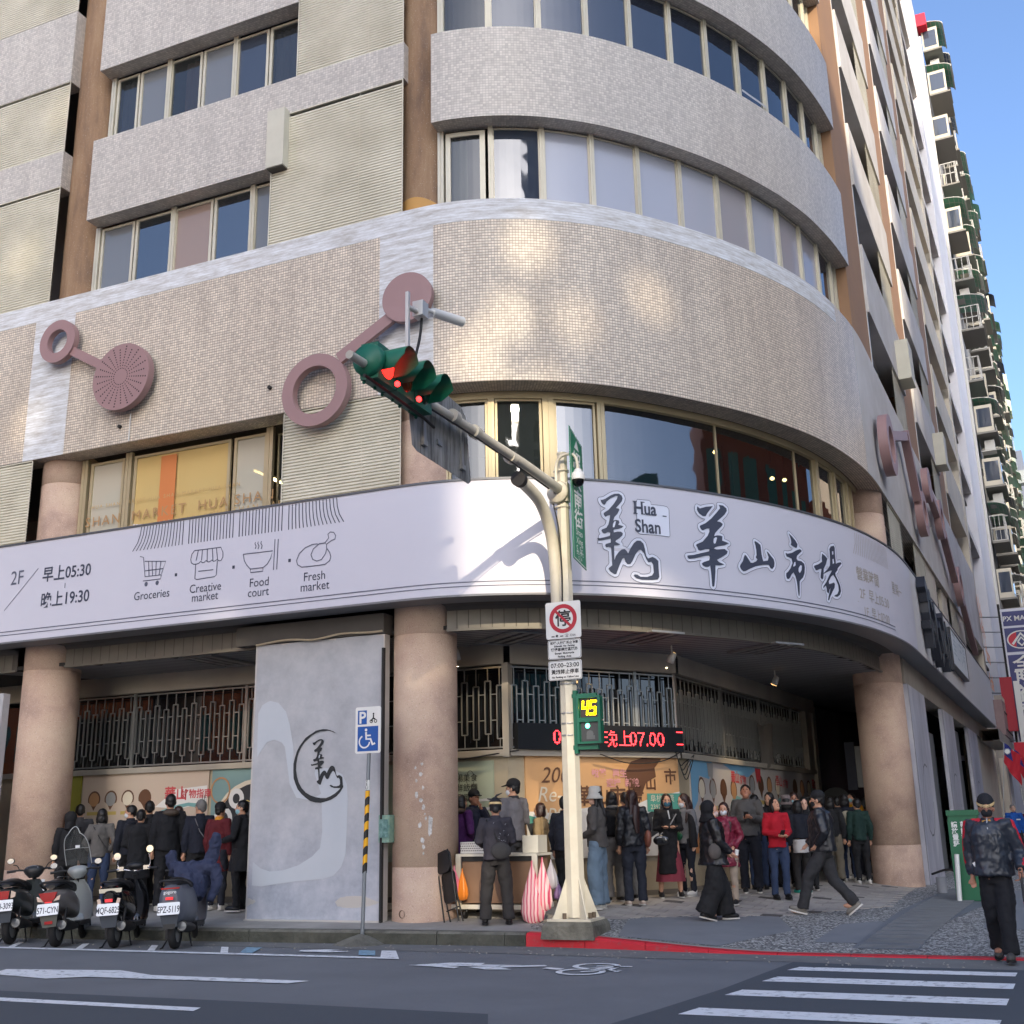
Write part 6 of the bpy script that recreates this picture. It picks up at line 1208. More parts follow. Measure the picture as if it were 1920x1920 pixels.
# sign board seen from behind
sb = thing('sign_board', 'stained back of a metal sign board hung under the signal arm', 'sign', (PX-.14, 11.2, 6.05))
mb = MB(); mb.prism([(10.42, 6.0), (10.5, 5.64), (10.62, 5.6), (11.95, 5.58), (12.02, 5.63), (11.9, 6.42), (11.75, 6.52), (11.1, 6.56), (10.55, 6.5), (10.42, 6.4)], 0, .008, lambda y, z, d: V((PX-.2+d, y, z))); mb.put('plate', M_sgb, sb)
for y in (10.75, 11.75): mb = MB(); mb.box((PX-.19, y-.03, 5.72), (PX-.165, y+.03, 6.35)); mb.box((PX-.19, y-.05, 5.7), (PX-.15, y+.05, 5.76)); mb.put('strut', M_galv, sb)
for y, z in ((11.15, 5.86), (11.1, 6.42), (11.6, 6.3)): mb = MB(); mb.box((PX-.19, y-.06, z-.03), (PX-.17, y+.06, z+.03)); mb.put('clip', M_galv, sb)
# bullet camera on the arm
cmr = thing('surveillance_camera', 'white bullet camera on a square post above the signal arm', 'camera', (PX-.05, 10.12, 6.2))
mb = MB(); mb.box((PX-.07, 10.09, 6.22), (PX-.03, 10.13, 7.3)); mb.put('post', M_framew, cmr); mb = MB(); mb.cbox((PX, 10.32, 7.16), (.13, .14, .18)); mb.cyl((PX-.05, 10.12, 7.12), (PX, 10.3, 7.12), .03, 8); mb.put('junction_box', M_framew, cmr)
mb = MB(); mb.tube([(PX+.02, 10.38, 7.2), (PX+.07, 10.5, 7.2)], .025, 8); mb.tube([(PX+.06, 10.5, 7.2), (PX+.22, 10.95, 7.24)], [.055, .06], 14); mb.put('camera_body', mat('camera_white', (214, 214, 210), .4), cmr)
mb = MB(); mb.tube([(PX+.218, 10.945, 7.24), (PX+.224, 10.962, 7.242)], [.045, .045], 14); mb.put('camera_lens', M_blkp, cmr); cable([(PX, 10.35, 7.08), (PX, 10.3, 6.8), (PX-.04, 10.2, 6.4), (PX-.05, 10.15, 6.25)], .016, '', M_blkp, cmr)
# dome camera on its swan-neck
dm = thing('dome_camera', 'white and black dome camera on a curved pipe beside the street name sign', 'camera', (PX+.3, 14.5, 6.2))
mb = MB(); mb.tube(_cr3([(PX-.02, PY-.14, 6.1), (PX-.02, PY-.16, 6.5), (PX+.06, PY-.18, 6.66), (PX+.22, PY-.2, 6.68), (PX+.31, PY-.2, 6.6), (PX+.33, PY-.2, 6.4)]), .024, 8); mb.put('bracket_pipe', M_pole, dm)
mb = MB(); mb.lathe([(0, .12), (.05, .11), (.06, .07), (.085, .06), (.1, 0), (.095, -.05)], (PX+.33, PY-.2, 6.32), 18); mb.put('camera_collar', mat('camera_white', (214, 214, 210), .4), dm); mb = MB(); mb.lathe([(.085, 0), (.08, -.05), (.05, -.09), (0, -.1)], (PX+.33, PY-.2, 6.27), 18); mb.put('dome', mat('black_dome', (10, 10, 12), .08), dm)
# green street-name blade
st = thing('street_name_sign', 'tall green street name blade with white characters fixed edge-on to the pole', 'sign', (PX+.26, 14.8, 6)); M_stg = mat('street_green', (14, 118, 82), .4)
f = lambda y, z, d: V((PX+.245-.012*(y-14.6)+d, y, z)); mb = MB(); mb.prism([(14.42, 5.12), (14.96, 5.04), (14.96, 6.92), (14.42, 7.08)], 0, .012, f); mb.put('blade', M_stg, st)
mb = MB()
for a, b in (((14.44, 5.135), (14.94, 5.06)), ((14.94, 5.06), (14.94, 6.9)), ((14.94, 6.9), (14.44, 7.055)), ((14.44, 7.055), (14.44, 5.135))): strip2(mb, [a, b], .012, lambda y, z: f(y, z, .0135))
mb.face([f(14.6, 6.8, .014), f(14.8, 6.78, .014), f(14.7, 6.93, .014)])
letter(mb, '紹\n興\n南\n街', lambda x, y: f(14.69+x, 6.5+y, .014), .3, lh=.98, offset=.006, xs=1.2); letter(mb, 'Shao\nXing\nS. St.', lambda x, y: f(14.69+x, 5.49+y, .014), .14, lh=.9, xs=1.05); letter(mb, '5-5 | 4-2\n5 | 4', lambda x, y: f(14.69+x, 5.2+y, .014), .085, lh=.9); mb.put('letters', M_sgnw, st)
# three stacked plates facing the road
SX_ = PX+.015; SYp = PY-.15
np_ = thing('no_parking_sign', 'square white no-parking sign with a struck-out character, topmost on the pole', 'sign', (SX_, SYp, 4.25)); plate(np_, 'plate', M_sgnw, SX_, 4.28, SYp, .52, .52)
mb = MB(); n = 32
fr_ = lambda x, z, d=.0125: V((SX_+x, SYp-d, 4.3+z))
mb.grid([[fr_(r*math.cos(2*math.pi*k/n), r*math.sin(2*math.pi*k/n)) for k in range(n)] for r in (.148, .205)], False, True); mb.put('red_ring', mat('sign_red', (178, 20, 44), .45), np_)
mb = MB(); letter(mb, '停', lambda x, y: fr_(x, y-.085, .0135), .24, offset=.004); letter(mb, '▬ ◆  ▬  ☎ 3366', lambda x, y: fr_(x, y-.255, .0135), .045); mb.put('letters', mat('sign_black', (24, 24, 26), .5), np_)
mb = MB(); mb.face([fr_(-.125, .1, .0155), fr_(-.1, .125, .0155), fr_(.125, -.1, .0155), fr_(.1, -.125, .0155)][::-1]); mb.put('red_bar', mat('sign_red', (178, 20, 44), .45), np_)
def txtsign(cz, h, lab, lines):
    t_ = thing('text_sign', lab, 'sign', (SX_, SYp, cz)); plate(t_, 'plate', M_sgnw, SX_+.005, cz, SYp, .49, h); mb = MB()
    for tx, z, s in lines: letter(mb, tx, lambda x, y: V((SX_+.005+x, SYp-.0125, z+y)), s, offset=.0015)
    mb.put('letters', mat('sign_black', (24, 24, 26), .5), t_)
    mb = MB(); strip2(mb, [(x*.96, z*.94) for x, z in rrect(.49, h, .03)], .006, lambda x, z: V((SX_+.005+x, SYp-.012, cz+z)), True); mb.put('border_line', mat('sign_grey', (90, 90, 92), .5), t_)
txtsign(3.87, .27, 'white sign with small lines of writing under the no-parking sign', (('騎樓·人行道 禁止停車', 3.945, .043), ('Sidewalk  No  Parking', 3.905, .034), ('機慢車停放區除外', 3.85, .05), ('Except  Motorcycle', 3.805, .036), ('Parking  Area', 3.76, .036)))
txtsign(3.58, .27, 'white sign reading 07:00-23:00, lowest of the three plates', (('07:00–23:00', 3.62, .085), ('黃線禁止停車', 3.535, .068), ('No Parking on Yellow Line', 3.475, .036)))
# pedestrian signal
ps = thing('pedestrian_signal', 'green pedestrian signal box showing a yellow 45 countdown', 'traffic light', (PX+.33, 14.6, 2.9))
cx = PX+.335; yy = PY-.12
for cz, nm in ((3.05, 'upper_housing'), (2.73, 'lower_housing')):
    mb = MB(); mb.box((cx-.16, yy, cz-.15), (cx+.16, yy+.12, cz+.15))
    for a, b in (((-.17, -.05, -.16), (-.135, .0, .16)), ((.135, -.05, -.16), (.17, .0, .16)), ((-.135, -.05, .13), (.135, .0, .16)), ((-.135, -.05, -.16), (.135, .0, -.135))): mb.box((cx+a[0], yy+a[1], cz+a[2]), (cx+b[0], yy+b[1], cz+b[2]))
    mb.put(nm, M_sg, ps)
    mb = MB(); mb.face([(cx-.125, yy-.004, cz-.125), (cx+.125, yy-.004, cz-.125), (cx+.125, yy-.004, cz+.125), (cx-.125, yy-.004, cz+.125)]); mb.put('display', mat('display_dark', (60, 44, 36) if cz > 3 else (58, 62, 62), .3), ps)
mb = MB(); M_y = mat('lit_yellow', (255, 220, 0), emit=((255, 216, 0), 2.6))
def seg7(ch, ox, oz, w_, h, t_):
    on = {'4': 'bcfg', '5': 'acdfg'}[ch]; P = {'a': [(0, h), (w_, h)], 'b': [(w_, h), (w_, h/2)], 'c': [(w_, h/2), (w_, 0)], 'd': [(0, 0), (w_, 0)], 'e': [(0, 0), (0, h/2)], 'f': [(0, h/2), (0, h)], 'g': [(0, h/2), (w_, h/2)]}
    for q in on:
        (a, b), (c, d) = P[q]; L = [(a+(c-a)*k/3, b+(d-b)*k/3) for k in range(4)]
        for x, z in L: mb.face([(cx+ox+x+.1*z+t_*math.cos(k*math.pi/4), yy-.0055, 3.05+oz+z+t_*math.sin(k*math.pi/4)) for k in range(8)])
seg7('4', -.1, -.085, .07, .17, .017); seg7('5', .012, -.085, .07, .17, .017); o = mb.put('lit_digits', M_y, ps); o['kind'] = 'stuff'
mb = MB(); mb.face([(cx-.03+.032*math.cos(k*math.pi/8), yy-.0055, 2.81+.032*math.sin(k*math.pi/8)) for k in range(16)]); mb.put('lit_green_head', mat('lit_green', (120, 255, 210), emit=((70, 255, 190), 4)), ps)
mb = MB(); mb.ell((cx, yy-.003, 2.7), (.06, .002, .06), 6, 10); mb.box((cx-.05, yy-.006, 2.63), (cx+.07, yy-.003, 2.68)); mb.put('unlit_figure', mat('unlit_grey', (92, 96, 96), .5), ps)
mb = MB(); mb.box((PX+.08, yy+.02, 3.2), (cx+.1, yy+.08, 3.25)); mb.box((PX+.08, yy+.02, 2.5), (cx+.1, yy+.08, 2.56)); mb.box((PX+.1, yy+.01, 2.45), (PX+.15, yy+.09, 3.3)); mb.put('bracket', M_sg, ps)
# ================================================================ disabled motorcycle parking sign on its post
ds = thing('parking_sign', 'white and blue disabled motorcycle parking sign on a post with a yellow and black sleeve', 'sign', (-8.38, 14.32, .05)); X0 = -8.38; Y0 = 14.32
mb = MB(); mb.cyl((X0-.07, Y0, .04), (X0, Y0, 2.62), .028, 10); mb.put('post', mat('post_grey', (132, 138, 142), .45, metal=.4), ds)
n = 10; Lz = 1.12; z0 = .93
for k in range(10):
    c0 = z0+Lz*k/10; mb = MB(); rows = []
    for zz in (0, 1): rows.append([(X0-.07*(1-((c0+zz*Lz/10)/2.6))+.034*math.cos(a*math.pi/8), Y0+.034*math.sin(a*math.pi/8), min(z0+Lz, max(z0, c0+zz*Lz/10+.035*math.cos(a*math.pi/8+.4)))) for a in range(17)])
    mb.grid(rows, True); mb.put('sleeve_stripe', mat('sleeve_yellow', (236, 172, 20), .5) if k % 2 == 1 else mat('sleeve_black', (28, 28, 28), .5), ds)
mb = MB(); mb.cyl((X0-.012, Y0, 2.06), (X0-.01, Y0, 2.2), .031, 10); mb.put('sticker', M_sgnw, ds); mb = MB(); letter(mb, 'V\nE\nU', lambda x, y: V((X0-.01+x, Y0-.033, 2.165+y)), .06, lh=.8); mb.put('letters', M_blkp, ds)
M_sbl = mat('sign_blue', (14, 84, 160), .4); plate(ds, 'plate', M_sgnw, X0, 2.9, Y0-.03, .42, .66)
fz = lambda x, z, d=.0415: V((X0+x, Y0-d, z)); mb = MB()
mb.face([fz(-.17, 2.98), fz(-.02, 2.98), fz(-.02, 3.18), fz(-.17, 3.18)]); mb.face([fz(-.17, 2.6), fz(.17, 2.6), fz(.17, 2.95), fz(-.17, 2.95)]); mb.put('blue_fields', M_sbl, ds)
mb = MB(); letter(mb, 'P', lambda x, y: fz(-.095+x, 3.0+y, .0425), .23, offset=.006)
mb.face([fz(-.03+.022*math.cos(k*.7854), 2.9+.022*math.sin(k*.7854), .0425) for k in range(8)]); g4 = lambda x, z: fz(x, z, .0425)
strip2(mb, [(-.03, 2.87), (-.025, 2.77), (.045, 2.77), (.08, 2.69), (.12, 2.71)], .032, g4); strip2(mb, [(-.02, 2.82), (.05, 2.82)], .022, g4); strip2(mb, [(-.055+.085*math.cos(R(a)), 2.735-.0+.085*math.sin(R(a))) for a in range(115, 360, 15)], .022, g4); mb.put('white_symbols', M_sgnw, ds)
mb = MB(); g5 = lambda x, z: fz(x, z, .0428)
for x in (.055, .125): strip2(mb, [(x+.022*math.cos(k*.7854), 3.02+.022*math.sin(k*.7854)) for k in range(8)], .012, g5, True)
strip2(mb, [(.055, 3.02), (.08, 3.06), (.12, 3.05)], .022, g5); strip2(mb, [(.09, 3.06), (.09, 3.11)], .02, g5); mb.face([g5(.09+.015*math.cos(k), 3.125+.015*math.sin(k)) for k in range(6)]); mb.put('rider_symbol', M_blkp, ds)
# blue-green flyer box, stickers and drain hole on the middle column
o = thing('flyer_box', 'small blue-green flyer box fixed to the left side of the middle column', 'box', (-8.5, 15.1, 1.6)); MB().box((-8.6, 15.0, 1.33), (-8.42, 15.2, 1.72)).put('casing', mat('flyer_print', (96, 142, 136), .5, var=(12, (150, 176, 150), .2)), o); MB().box((-8.58, 14.985, 1.4), (-8.44, 14.999, 1.66)).put('leaflet', mat('leaflet_print', (130, 168, 160), .5, var=(20, (70, 110, 104), .2)), o)
def onc(a, z, r=.4925): return V((C1[0]+r*math.cos(a), C1[1]+r*math.sin(a), z))
M_stk = mat('torn_paper', (208, 206, 202), .7, var=(30, (160, 156, 150), .15))
for i in range(15):
    a = R(-74)+rnd(-.16, .2)+.012*i; z = 2.45-.09*i+rnd(-.03, .03); s_ = rnd(.02, .05); mb = MB(); k = random.randint(5, 7)
    mb.face([onc(a+s_*math.cos(q*6.283/k)*rnd(.6, 1.3)*1.4, z+s_*math.sin(q*6.283/k)*rnd(.6, 1.4)) for q in range(k)]); tag(mb.put('paper_scrap', M_stk), 'torn pale paper scrap stuck on the middle column', 'paper scrap', 'torn paper scraps on the middle column')
mb = MB(); mb.face([onc(R(-58), 1.45), onc(R(-52), 1.43), onc(R(-50), 1.66), onc(R(-57), 1.7)]); tag(mb.put('sticker', M_stk), 'pale rectangular sticker low on the middle column', 'sticker')
mb = MB(); mb.lathe([(.055, -.008), (.05, .0), (.045, .05), (.0, .06)], (0, 0, 0), 16, 'Y'); T = Matrix.Translation(onc(R(-105), .34)) @ Matrix.Rotation(R(-15), 4, 'Z')
for v in mb.v: v.xyz = T @ v
tag(mb.put('drain_hole', mat('hole_brown', (48, 34, 26), .9)), 'round drain hole near the foot of the middle column', 'hole')
# folding chair leaned on the column
ch = thing('folding_chair', 'folded black metal chair leaned against the middle column', 'chair', (-7.45, 15.0, .22)); T = Matrix.Translation((-7.42, 15.02, gh(-7.4, 15.0))) @ Matrix.Rotation(R(-32), 4, 'Z') @ Matrix.Rotation(R(-14), 4, 'Y')
M_chb = mat('black_metal', (24, 24, 26), .35, metal=.3); M_vin = mat('black_vinyl', (20, 20, 22), .45)
def TT(mb, T): 
    for v in mb.v: v.xyz = T @ v
    return mb
for x in (-.19, .19): TT(MB().tube([(x, 0, 0), (x, 0, .5), (x*.98, 0, .9), (x*.7, 0, 1.0)], .012, 6), T).put('front_leg', M_chb, ch); TT(MB().tube([(x*.85, .09, 0), (x*.85, .03, .55)], .012, 6), T).put('rear_leg', M_chb, ch)
for z in (.2, .32): TT(MB().cyl((-.17, .05, z), (.17, .05, z), .01, 6), T).put('crossbar', M_chb, ch)
TT(MB().prism(rrect(.36, .3, .09), -.02, .02, lambda x, z, d: V((x, d, .85+z))), T).put('backrest', M_vin, ch); TT(MB().prism(rrect(.34, .42, .07), .03, .06, lambda x, z, d: V((x, d, .5+z))), T).put('seat', M_vin, ch)
# ================================================================ the vendor's cart
ct = thing('vendor_cart', 'wheeled brown and white vendor cart with a basket on top', 'cart', (-6.9, 15.75, .25)); zf = gh(-6.9, 15.6)
CXa, CXb, CYa, CYb = -7.55, -6.28, 15.45, 16.0; M_ctb = mat('cart_brown_board', (138, 108, 84), .6, var=(3, (122, 94, 72), .3)); M_ctw = mat('cart_white', (214, 208, 190), .5)
MB().box((CXa+.09, CYa+.01, zf+.22), (CXb-.06, CYb, zf+.86)).put('body_panel', M_ctb, ct); MB().box((CXa, CYa-.02, zf+.86), (CXb, CYb+.05, zf+.895)).put('counter_top', M_ctw, ct); MB().box((CXa+.09, CYa-.003, zf+.79), (CXb-.06, CYa+.009, zf+.858)).put('shadow_gap', M_dark, ct); MB().box((CXa-.12, CYa-.05, zf+.14), (CXb, CYb+.05, zf+.2)).put('base_frame', M_ctw, ct)
for x in (CXa, CXb-.07): MB().box((x, CYa-.03, zf+.2), (x+.08, CYa+.0, zf+.86)).put('angle_post', M_ctw, ct)
for x in (CXa+.12, CXb-.2):
    for y in (CYa+.04, CYb-.04):
        w = MB().lathe([(.0, -.018), (.03, -.02), (.065, -.018), (.068, 0), (.065, .018), (.03, .02), (0, .018)], (x, y, zf+.07), 16, 'X').put('wheel', M_blkp, ct); MB().lathe([(0, -.022), (.04, -.0225), (.042, -.019)], (x, y, zf+.07), 12, 'X').put('hub', M_ctw, w); MB().box((x-.03, y-.02, zf+.1), (x+.03, y+.03, zf+.15)).put('caster_fork', M_galv, w)
bk = thing('basket', 'white perforated basket standing on the left end of the cart', 'basket', (-7.35, 15.6, zf+.9)); MB().prism(rrect(.42, .3, .04), zf+.9, zf+1.06, lambda x, y, z: V((-7.33+x, 15.68+y, z))).put('tub', mat('basket_white', (200, 198, 192), .5), bk)
mb = MB()
for i in range(13):
    for j in range(4): x = -7.52+.03*i+.012*(j % 2); z = zf+.93+.032*j; mb.face([(x, 15.5285, z), (x+.012, 15.5285, z+.009), (x, 15.5285, z+.018), (x-.012, 15.5285, z+.009)])
o = mb.put('holes', M_roseh, bk); o['kind'] = 'stuff'
def bag(c, w_, h, d, mt, lab, fold=.02, tie=True, cat='bag', name='plastic_bag', grp=None, stripes=None):
    """gathered plastic bag hanging from a point c"""
    mb = MB(); rows = []; n = 26
    for k, (t, r) in enumerate(((0, .06), (.08, .10), (.2, .28), (.4, .6), (.62, .9), (.82, 1), (.95, .8), (1, .3))):
        rows.append([V(c)+V((w_/2*r*math.cos(a)*(1+.12*math.sin(a*7+k*.2)), d/2*r*math.sin(a)*(1+.12*math.sin(a*5)), -h*t)) for a in [2*math.pi*q/n for q in range(n)]])
    mb.grid(rows, True, True); mb.face(rows[0][::-1]); mb.face(rows[-1])
    o = mb.put(name, mt, loc=c); tag(o, lab, cat, grp)
    return o
M_pbag = mat('pink_plastic', (232, 120, 150), .35, trans=.15, var=(9, (240, 150, 176), .2)); M_obag = mat('orange_plastic', (240, 140, 50), .4); M_sbag = mat('striped_pink_plastic', (232, 170, 172), .4); _g = NT(M_sbag); _tc = _g.n('ShaderNodeTexCoord'); _wv = _g.n('ShaderNodeTexWave'); _wv.inputs['Scale'].default_value = 6.; _wv.inputs['Distortion'].default_value = 1.2; _wv.inputs['Detail'].default_value = 1; _g.l(_tc.outputs['Object'], _wv.inputs['Vector'])
_g.l(_g.ramp(_wv.outputs['Fac'], [(.1, (214, 84, 110)), (.35, (238, 170, 176)), (.8, (244, 206, 200))]), _g.b.inputs['Base Color'])
zc = zf+.86
bag((CXa+.02, CYa-.12, zf+.74), .2, .42, .14, M_pbag, 'bright pink plastic bag hung on the left end of the cart'); bag((CXa+.14, CYa-.1, zf+.70), .17, .44, .12, M_obag, 'orange plastic bag hung beside the pink one on the cart')
bag((CXb-.04, CYa-.1, zc-.06), .34, .84, .2, M_sbag, 'large pink and white striped plastic bag hung on the right end of the cart'); bag((CXb+.1, CYa-.06, zc-.02), .26, .72, .18, M_sbag, 'second striped pink plastic bag at the right end of the cart'); bag((CXb+.2, CYa+.02, zc-.05), .2, .4, .16, mat('grey_plastic', (176, 172, 176), .4, trans=.2), 'pale grey plastic bag behind the striped bags'); bag((CXb+.3, CYa+.03, zc-.35), .14, .24, .12, mat('purple_plastic', (110, 84, 120), .4), 'small purple plastic bag right of the striped bags')
o = MB().cyl((CXa-.13, CYa-.03, zf+.2), (CXa-.13, CYa-.03, zf+.34), .05, 12).put('bottle', M_ctw); tag(o, 'white bottle standing on the cart base', 'bottle')
o = MB().ell((-7.2, 15.62, zf+1.06), (.13, .1, .09), 8, 12).put('paper_bundle', mat('crumpled_paper', (196, 184, 160), .8)); tag(o, 'crumpled paper bundle on top of the cart basket', 'paper'); fuse(o, .012, 2, [(.06, .05)])
o = MB().box((CXb-.26, CYa+.1, zf+.9), (CXb-.02, CYb-.1, zf+1.14)).put('white_crate', M_ctw); tag(o, 'white crate standing on the right end of the cart', 'crate')
# ================================================================ green booth, pipes and bollard beyond the right column
gb = thing('green_locker', 'dark green upright locker with white characters beyond the right column', 'locker', (-.8, 21, .2)); M_gl = mat('locker_green', (20, 98, 62), .45); z = gh(-.8, 20.9)
MB().box((-1.02, 20.8, z), (-.55, 21.3, z+1.42)).put('cabinet', M_gl, gb); MB().box((-1.04, 20.78, z+1.36), (-.53, 21.32, z+1.45)).put('lid', M_gl, gb); MB().box((-1.03, 20.785, z+.02), (-.54, 20.799, z+1.3)).put('door', M_gl, gb)
mb = MB(); letter(mb, '請\n放\n置\n菸', lambda x, y: V((-.93+x*1, 20.783, z+1.18+y)), .1, lh=1.0, offset=.003); letter(mb, '蒂\n謝\n謝', lambda x, y: V((-.79+x*1, 20.783, z+1.18+y)), .1, lh=1.0, offset=.003); mb.put('letters', M_sgnw, gb)
o = MB().cyl((-1.35, 22.7, gh(-1.3, 22.7)), (-1.35, 22.7, gh(-1.3, 22.7)+.28), .09, 14).put('grey_drum', mat('drum_grey', (140, 142, 146), .5)); tag(o, 'small grey drum at the foot of the right column', 'drum')
cable([(-1.55, 23.6, .5), (-1.2, 22.6, .62), (-.95, 22.2, .55), (-.6, 21.6, .6)], .02, 'dark hose behind the small grey drum'); o = MB().cyl((-.98, 20.6, gh(-1, 20.6)), (-.94, 20.6, gh(-1, 20.6)+.75), .04, 10).put('white_pipe', M_sgnw); tag(o, 'short white pipe standing by the green locker', 'pipe')
# ================================================================ parked scooters, seen from behind
M_tyre = mat('tyre_rubber', (22, 22, 23), .8, bump=(60, .3, .004)); M_blk = mat('scooter_black_plastic', (28, 29, 31), .5); M_chr = mat('chrome', (200, 200, 205), .12, metal=1); M_gloss = mat('black_gloss_paint', (12, 13, 16), .12, coat=1)
M_tail = mat('tail_red', (160, 14, 20), .15, coat=1); M_refl = mat('reflector_red', (220, 40, 50), .3, emit=((220, 30, 40), .35)); M_ind = mat('indicator_lens', (214, 190, 170), .12, coat=1); M_pl = mat('plate_white', (222, 226, 228), .35); M_plk = mat('plate_ink', (30, 36, 48), .5)
M_mir = mat('mirror_face', (220, 222, 225), .04, metal=1); M_scr = glass('windscreen_plastic', (196, 200, 198), .15, .14, film=(160, 162, 160))
def scooter(loc, rz, lean, lab, body, apron, plate, style):
    t = thing('scooter', lab, 'scooter', loc, 'scooters parked in a row at the kerb'); t.rotation_euler = (0, lean, rz)
    def L(mb, name, mt, par=None): return mb.local(name, mt, par or t)
    for y, r, wd, nm in ((0, .225, .055, 'rear_wheel'), (1.2, .21, .045, 'front_wheel')):
        w = L(MB().lathe([(r*.62, -wd*.8), (r*.8, -wd), (r*.95, -wd*.75), (r, 0), (r*.95, wd*.75), (r*.8, wd), (r*.62, wd*.8)], (0, y, r), 30, 'X'), nm, M_tyre)
        L(MB().lathe([(.02, -wd*.9), (.05, -wd*.9), (r*.5, -wd*.5), (r*.64, -wd*.75), (r*.64, wd*.75), (r*.5, wd*.5), (.05, wd*.9), (.02, wd*.9)], (0, y, r), 20, 'X'), 'rim', M_galv, w)
    # tail body
    mb = MB(); W = {'sport': 1, 'retro': 1.08, 'slim': .92, 'electric': 1.12}[style]
    sec = [(-.28, .70, .05, .05), (-.22, .68, .12*W, .10), (-.1, .65, .155*W, .15), (.1, .62, .17*W, .18), (.35, .58, .165*W, .19), (.55, .52, .15, .17), (.66, .46, .11, .12)]
    if style == 'electric': sec = [(-.26, .62, .10, .17), (-.2, .60, .165, .25), (-.05, .58, .19, .29), (.15, .57, .2, .3), (.4, .55, .19, .28), (.6, .5, .16, .22), (.7, .45, .1, .12)]
    rows = []
    for y, z, w_, h in sec:
        rows.append([(w_*(abs(math.cos(a))**.75)*(1 if math.cos(a) > 0 else -1), y, z+h*(abs(math.sin(a))**.8)*(1 if math.sin(a) > 0 else -1)*(1 if math.sin(a) > 0 else .95)) for a in [2*math.pi*k/24 for k in range(24)]])
    mb.grid(rows, True, True, flip=False); mb.face(rows[0][::-1]); mb.face(rows[-1]); L(mb, 'tail_body', body)
    # seat
    zt = .86 if style != 'electric' else .87; mb = MB(); rows = []
    for y, w_, z, h in ((-.2, .06, zt-.04, .03), (-.14, .12, zt-.02, .055), (.05, .15, zt, .07), (.3, .15, zt-.03, .065), (.5, .12, zt-.06, .06), (.66, .07, zt-.12, .05)):
        rows.append([(w_*math.cos(a), y, z+h*math.sin(a)*(1 if math.sin(a) > 0 else .6)) for a in [2*math.pi*k/18 for k in range(18)]])
    mb.grid(rows, True, True); mb.face(rows[0][::-1]); mb.face(rows[-1]); L(mb, 'seat', M_vin)
    gx_ = .17*W; L(MB().tube(_cr3([(-gx_, .12, zt-.07), (-gx_*.95, -.12, zt+.0), (-gx_*.6, -.27, zt+.03), (0, -.31, zt+.035), (gx_*.6, -.27, zt+.03), (gx_*.95, -.12, zt+.0), (gx_, .12, zt-.07)]), .016, 8), 'grab_rail', M_blk)
    # lamp cluster
    zl = {'sport': .70, 'retro': .69, 'slim': .645, 'electric': .80}[style]
    def lens(P, y, nm, mt, d=.02): return L(MB().prism(P, 0, d, lambda x, z, k: V((x, y-k, z))), nm, mt)
    if style == 'sport':
        lens([(-.075, zl-.055), (.075, zl-.055), (.09, zl+.06), (-.09, zl+.06)], -.285, 'tail_lamp', M_tail, .03)
        for s in (-1, 1): lens([(s*.095, zl-.05), (s*.16, zl-.03), (s*.165, zl+.03), (s*.1, zl+.06)], -.255, 'indicator', M_ind)
    elif style == 'retro':
        lens([(-.13, zl+.065), (.13, zl+.065), (.09, zl-.02), (.05, zl-.06), (-.05, zl-.06), (-.09, zl-.02)], -.285, 'tail_lamp', M_tail, .035)
        for s in (-1, 1): lens([(s*.065, zl-.058), (s*.15, zl-.045), (s*.165, zl+.02), (s*.12, zl+.0)], -.275, 'indicator', M_ind, .03)
    elif style == 'slim':
        lens([(-.05, zl-.02), (.05, zl-.02), (.05, zl+.02), (-.05, zl+.02)], -.29, 'tail_lamp', M_refl, .015)
        for s in (-1, 1): lens([(s*.1, zl-.04), (s*.15, zl-.035), (s*.16, zl+.02), (s*.12, zl+.03)], -.28, 'indicator', M_ind)
        o = L(MB().prism([(-.15, .745), (.15, .745), (.16, .80), (.1, .83), (-.1, .83), (-.16, .80)], 0, .02, lambda x, z, k: V((x, -.27-k+.06*abs(x)/.16, z))), 'tail_fairing', M_gloss)
    else:
        lens([(-.12, zl-.01), (.12, zl-.01), (.13, zl+.012), (-.13, zl+.012)], -.235, 'tail_lamp', M_tail, .02)
        lens([(-.05, .655), (.05, .655), (.05, .69), (-.05, .69)], -.29, 'reflector', M_refl, .01)
        mb = MB(); letter(mb, 'gogoro', lambda x, y: V((x, -.268, .735+y)), .06, offset=.001); L(mb, 'letters', M_pl)
        L(MB().prism([(-.13, .60), (.13, .60), (.12, .50), (.07, .28), (-.07, .28), (-.12, .50)], 0, .03, lambda x, z, k: V((x, -.262-k, z))), 'tail_recess', M_blk)
    # number plate and flap
    zp = .56 if style != 'electric' else .545; zp -= {'sport': .0, 'retro': .03, 'slim': .03, 'electric': .0}[style]
    o = L(MB().prism(rrect(.30, .155, .018), 0, .006, lambda x, z, k: V((x, -.33-k+z*.25, zp+z))), 'number_plate', M_pl)
    mb = MB(); letter(mb, plate, lambda x, y: V((x, -.3385+(y-.045)*.25, zp-.048+y)), .115, xs=.66, offset=.0015); L(mb, 'plate_letters', M_plk, o)
    mb = MB()
    for x in (-.07, .07): mb.face([(x-.02, -.336+.017, zp+.056), (x+.02, -.336+.017, zp+.056), (x+.02, -.335+.017, zp+.066), (x-.02, -.335+.017, zp+.066)])
    L(mb, 'plate_bolts', M_plk, o)
    if style in ('sport', 'retro'): lens([(-.05, zp+.085), (.05, zp+.085), (.05, zp+.12), (-.05, zp+.12)], -.30, 'reflector', M_refl, .01)
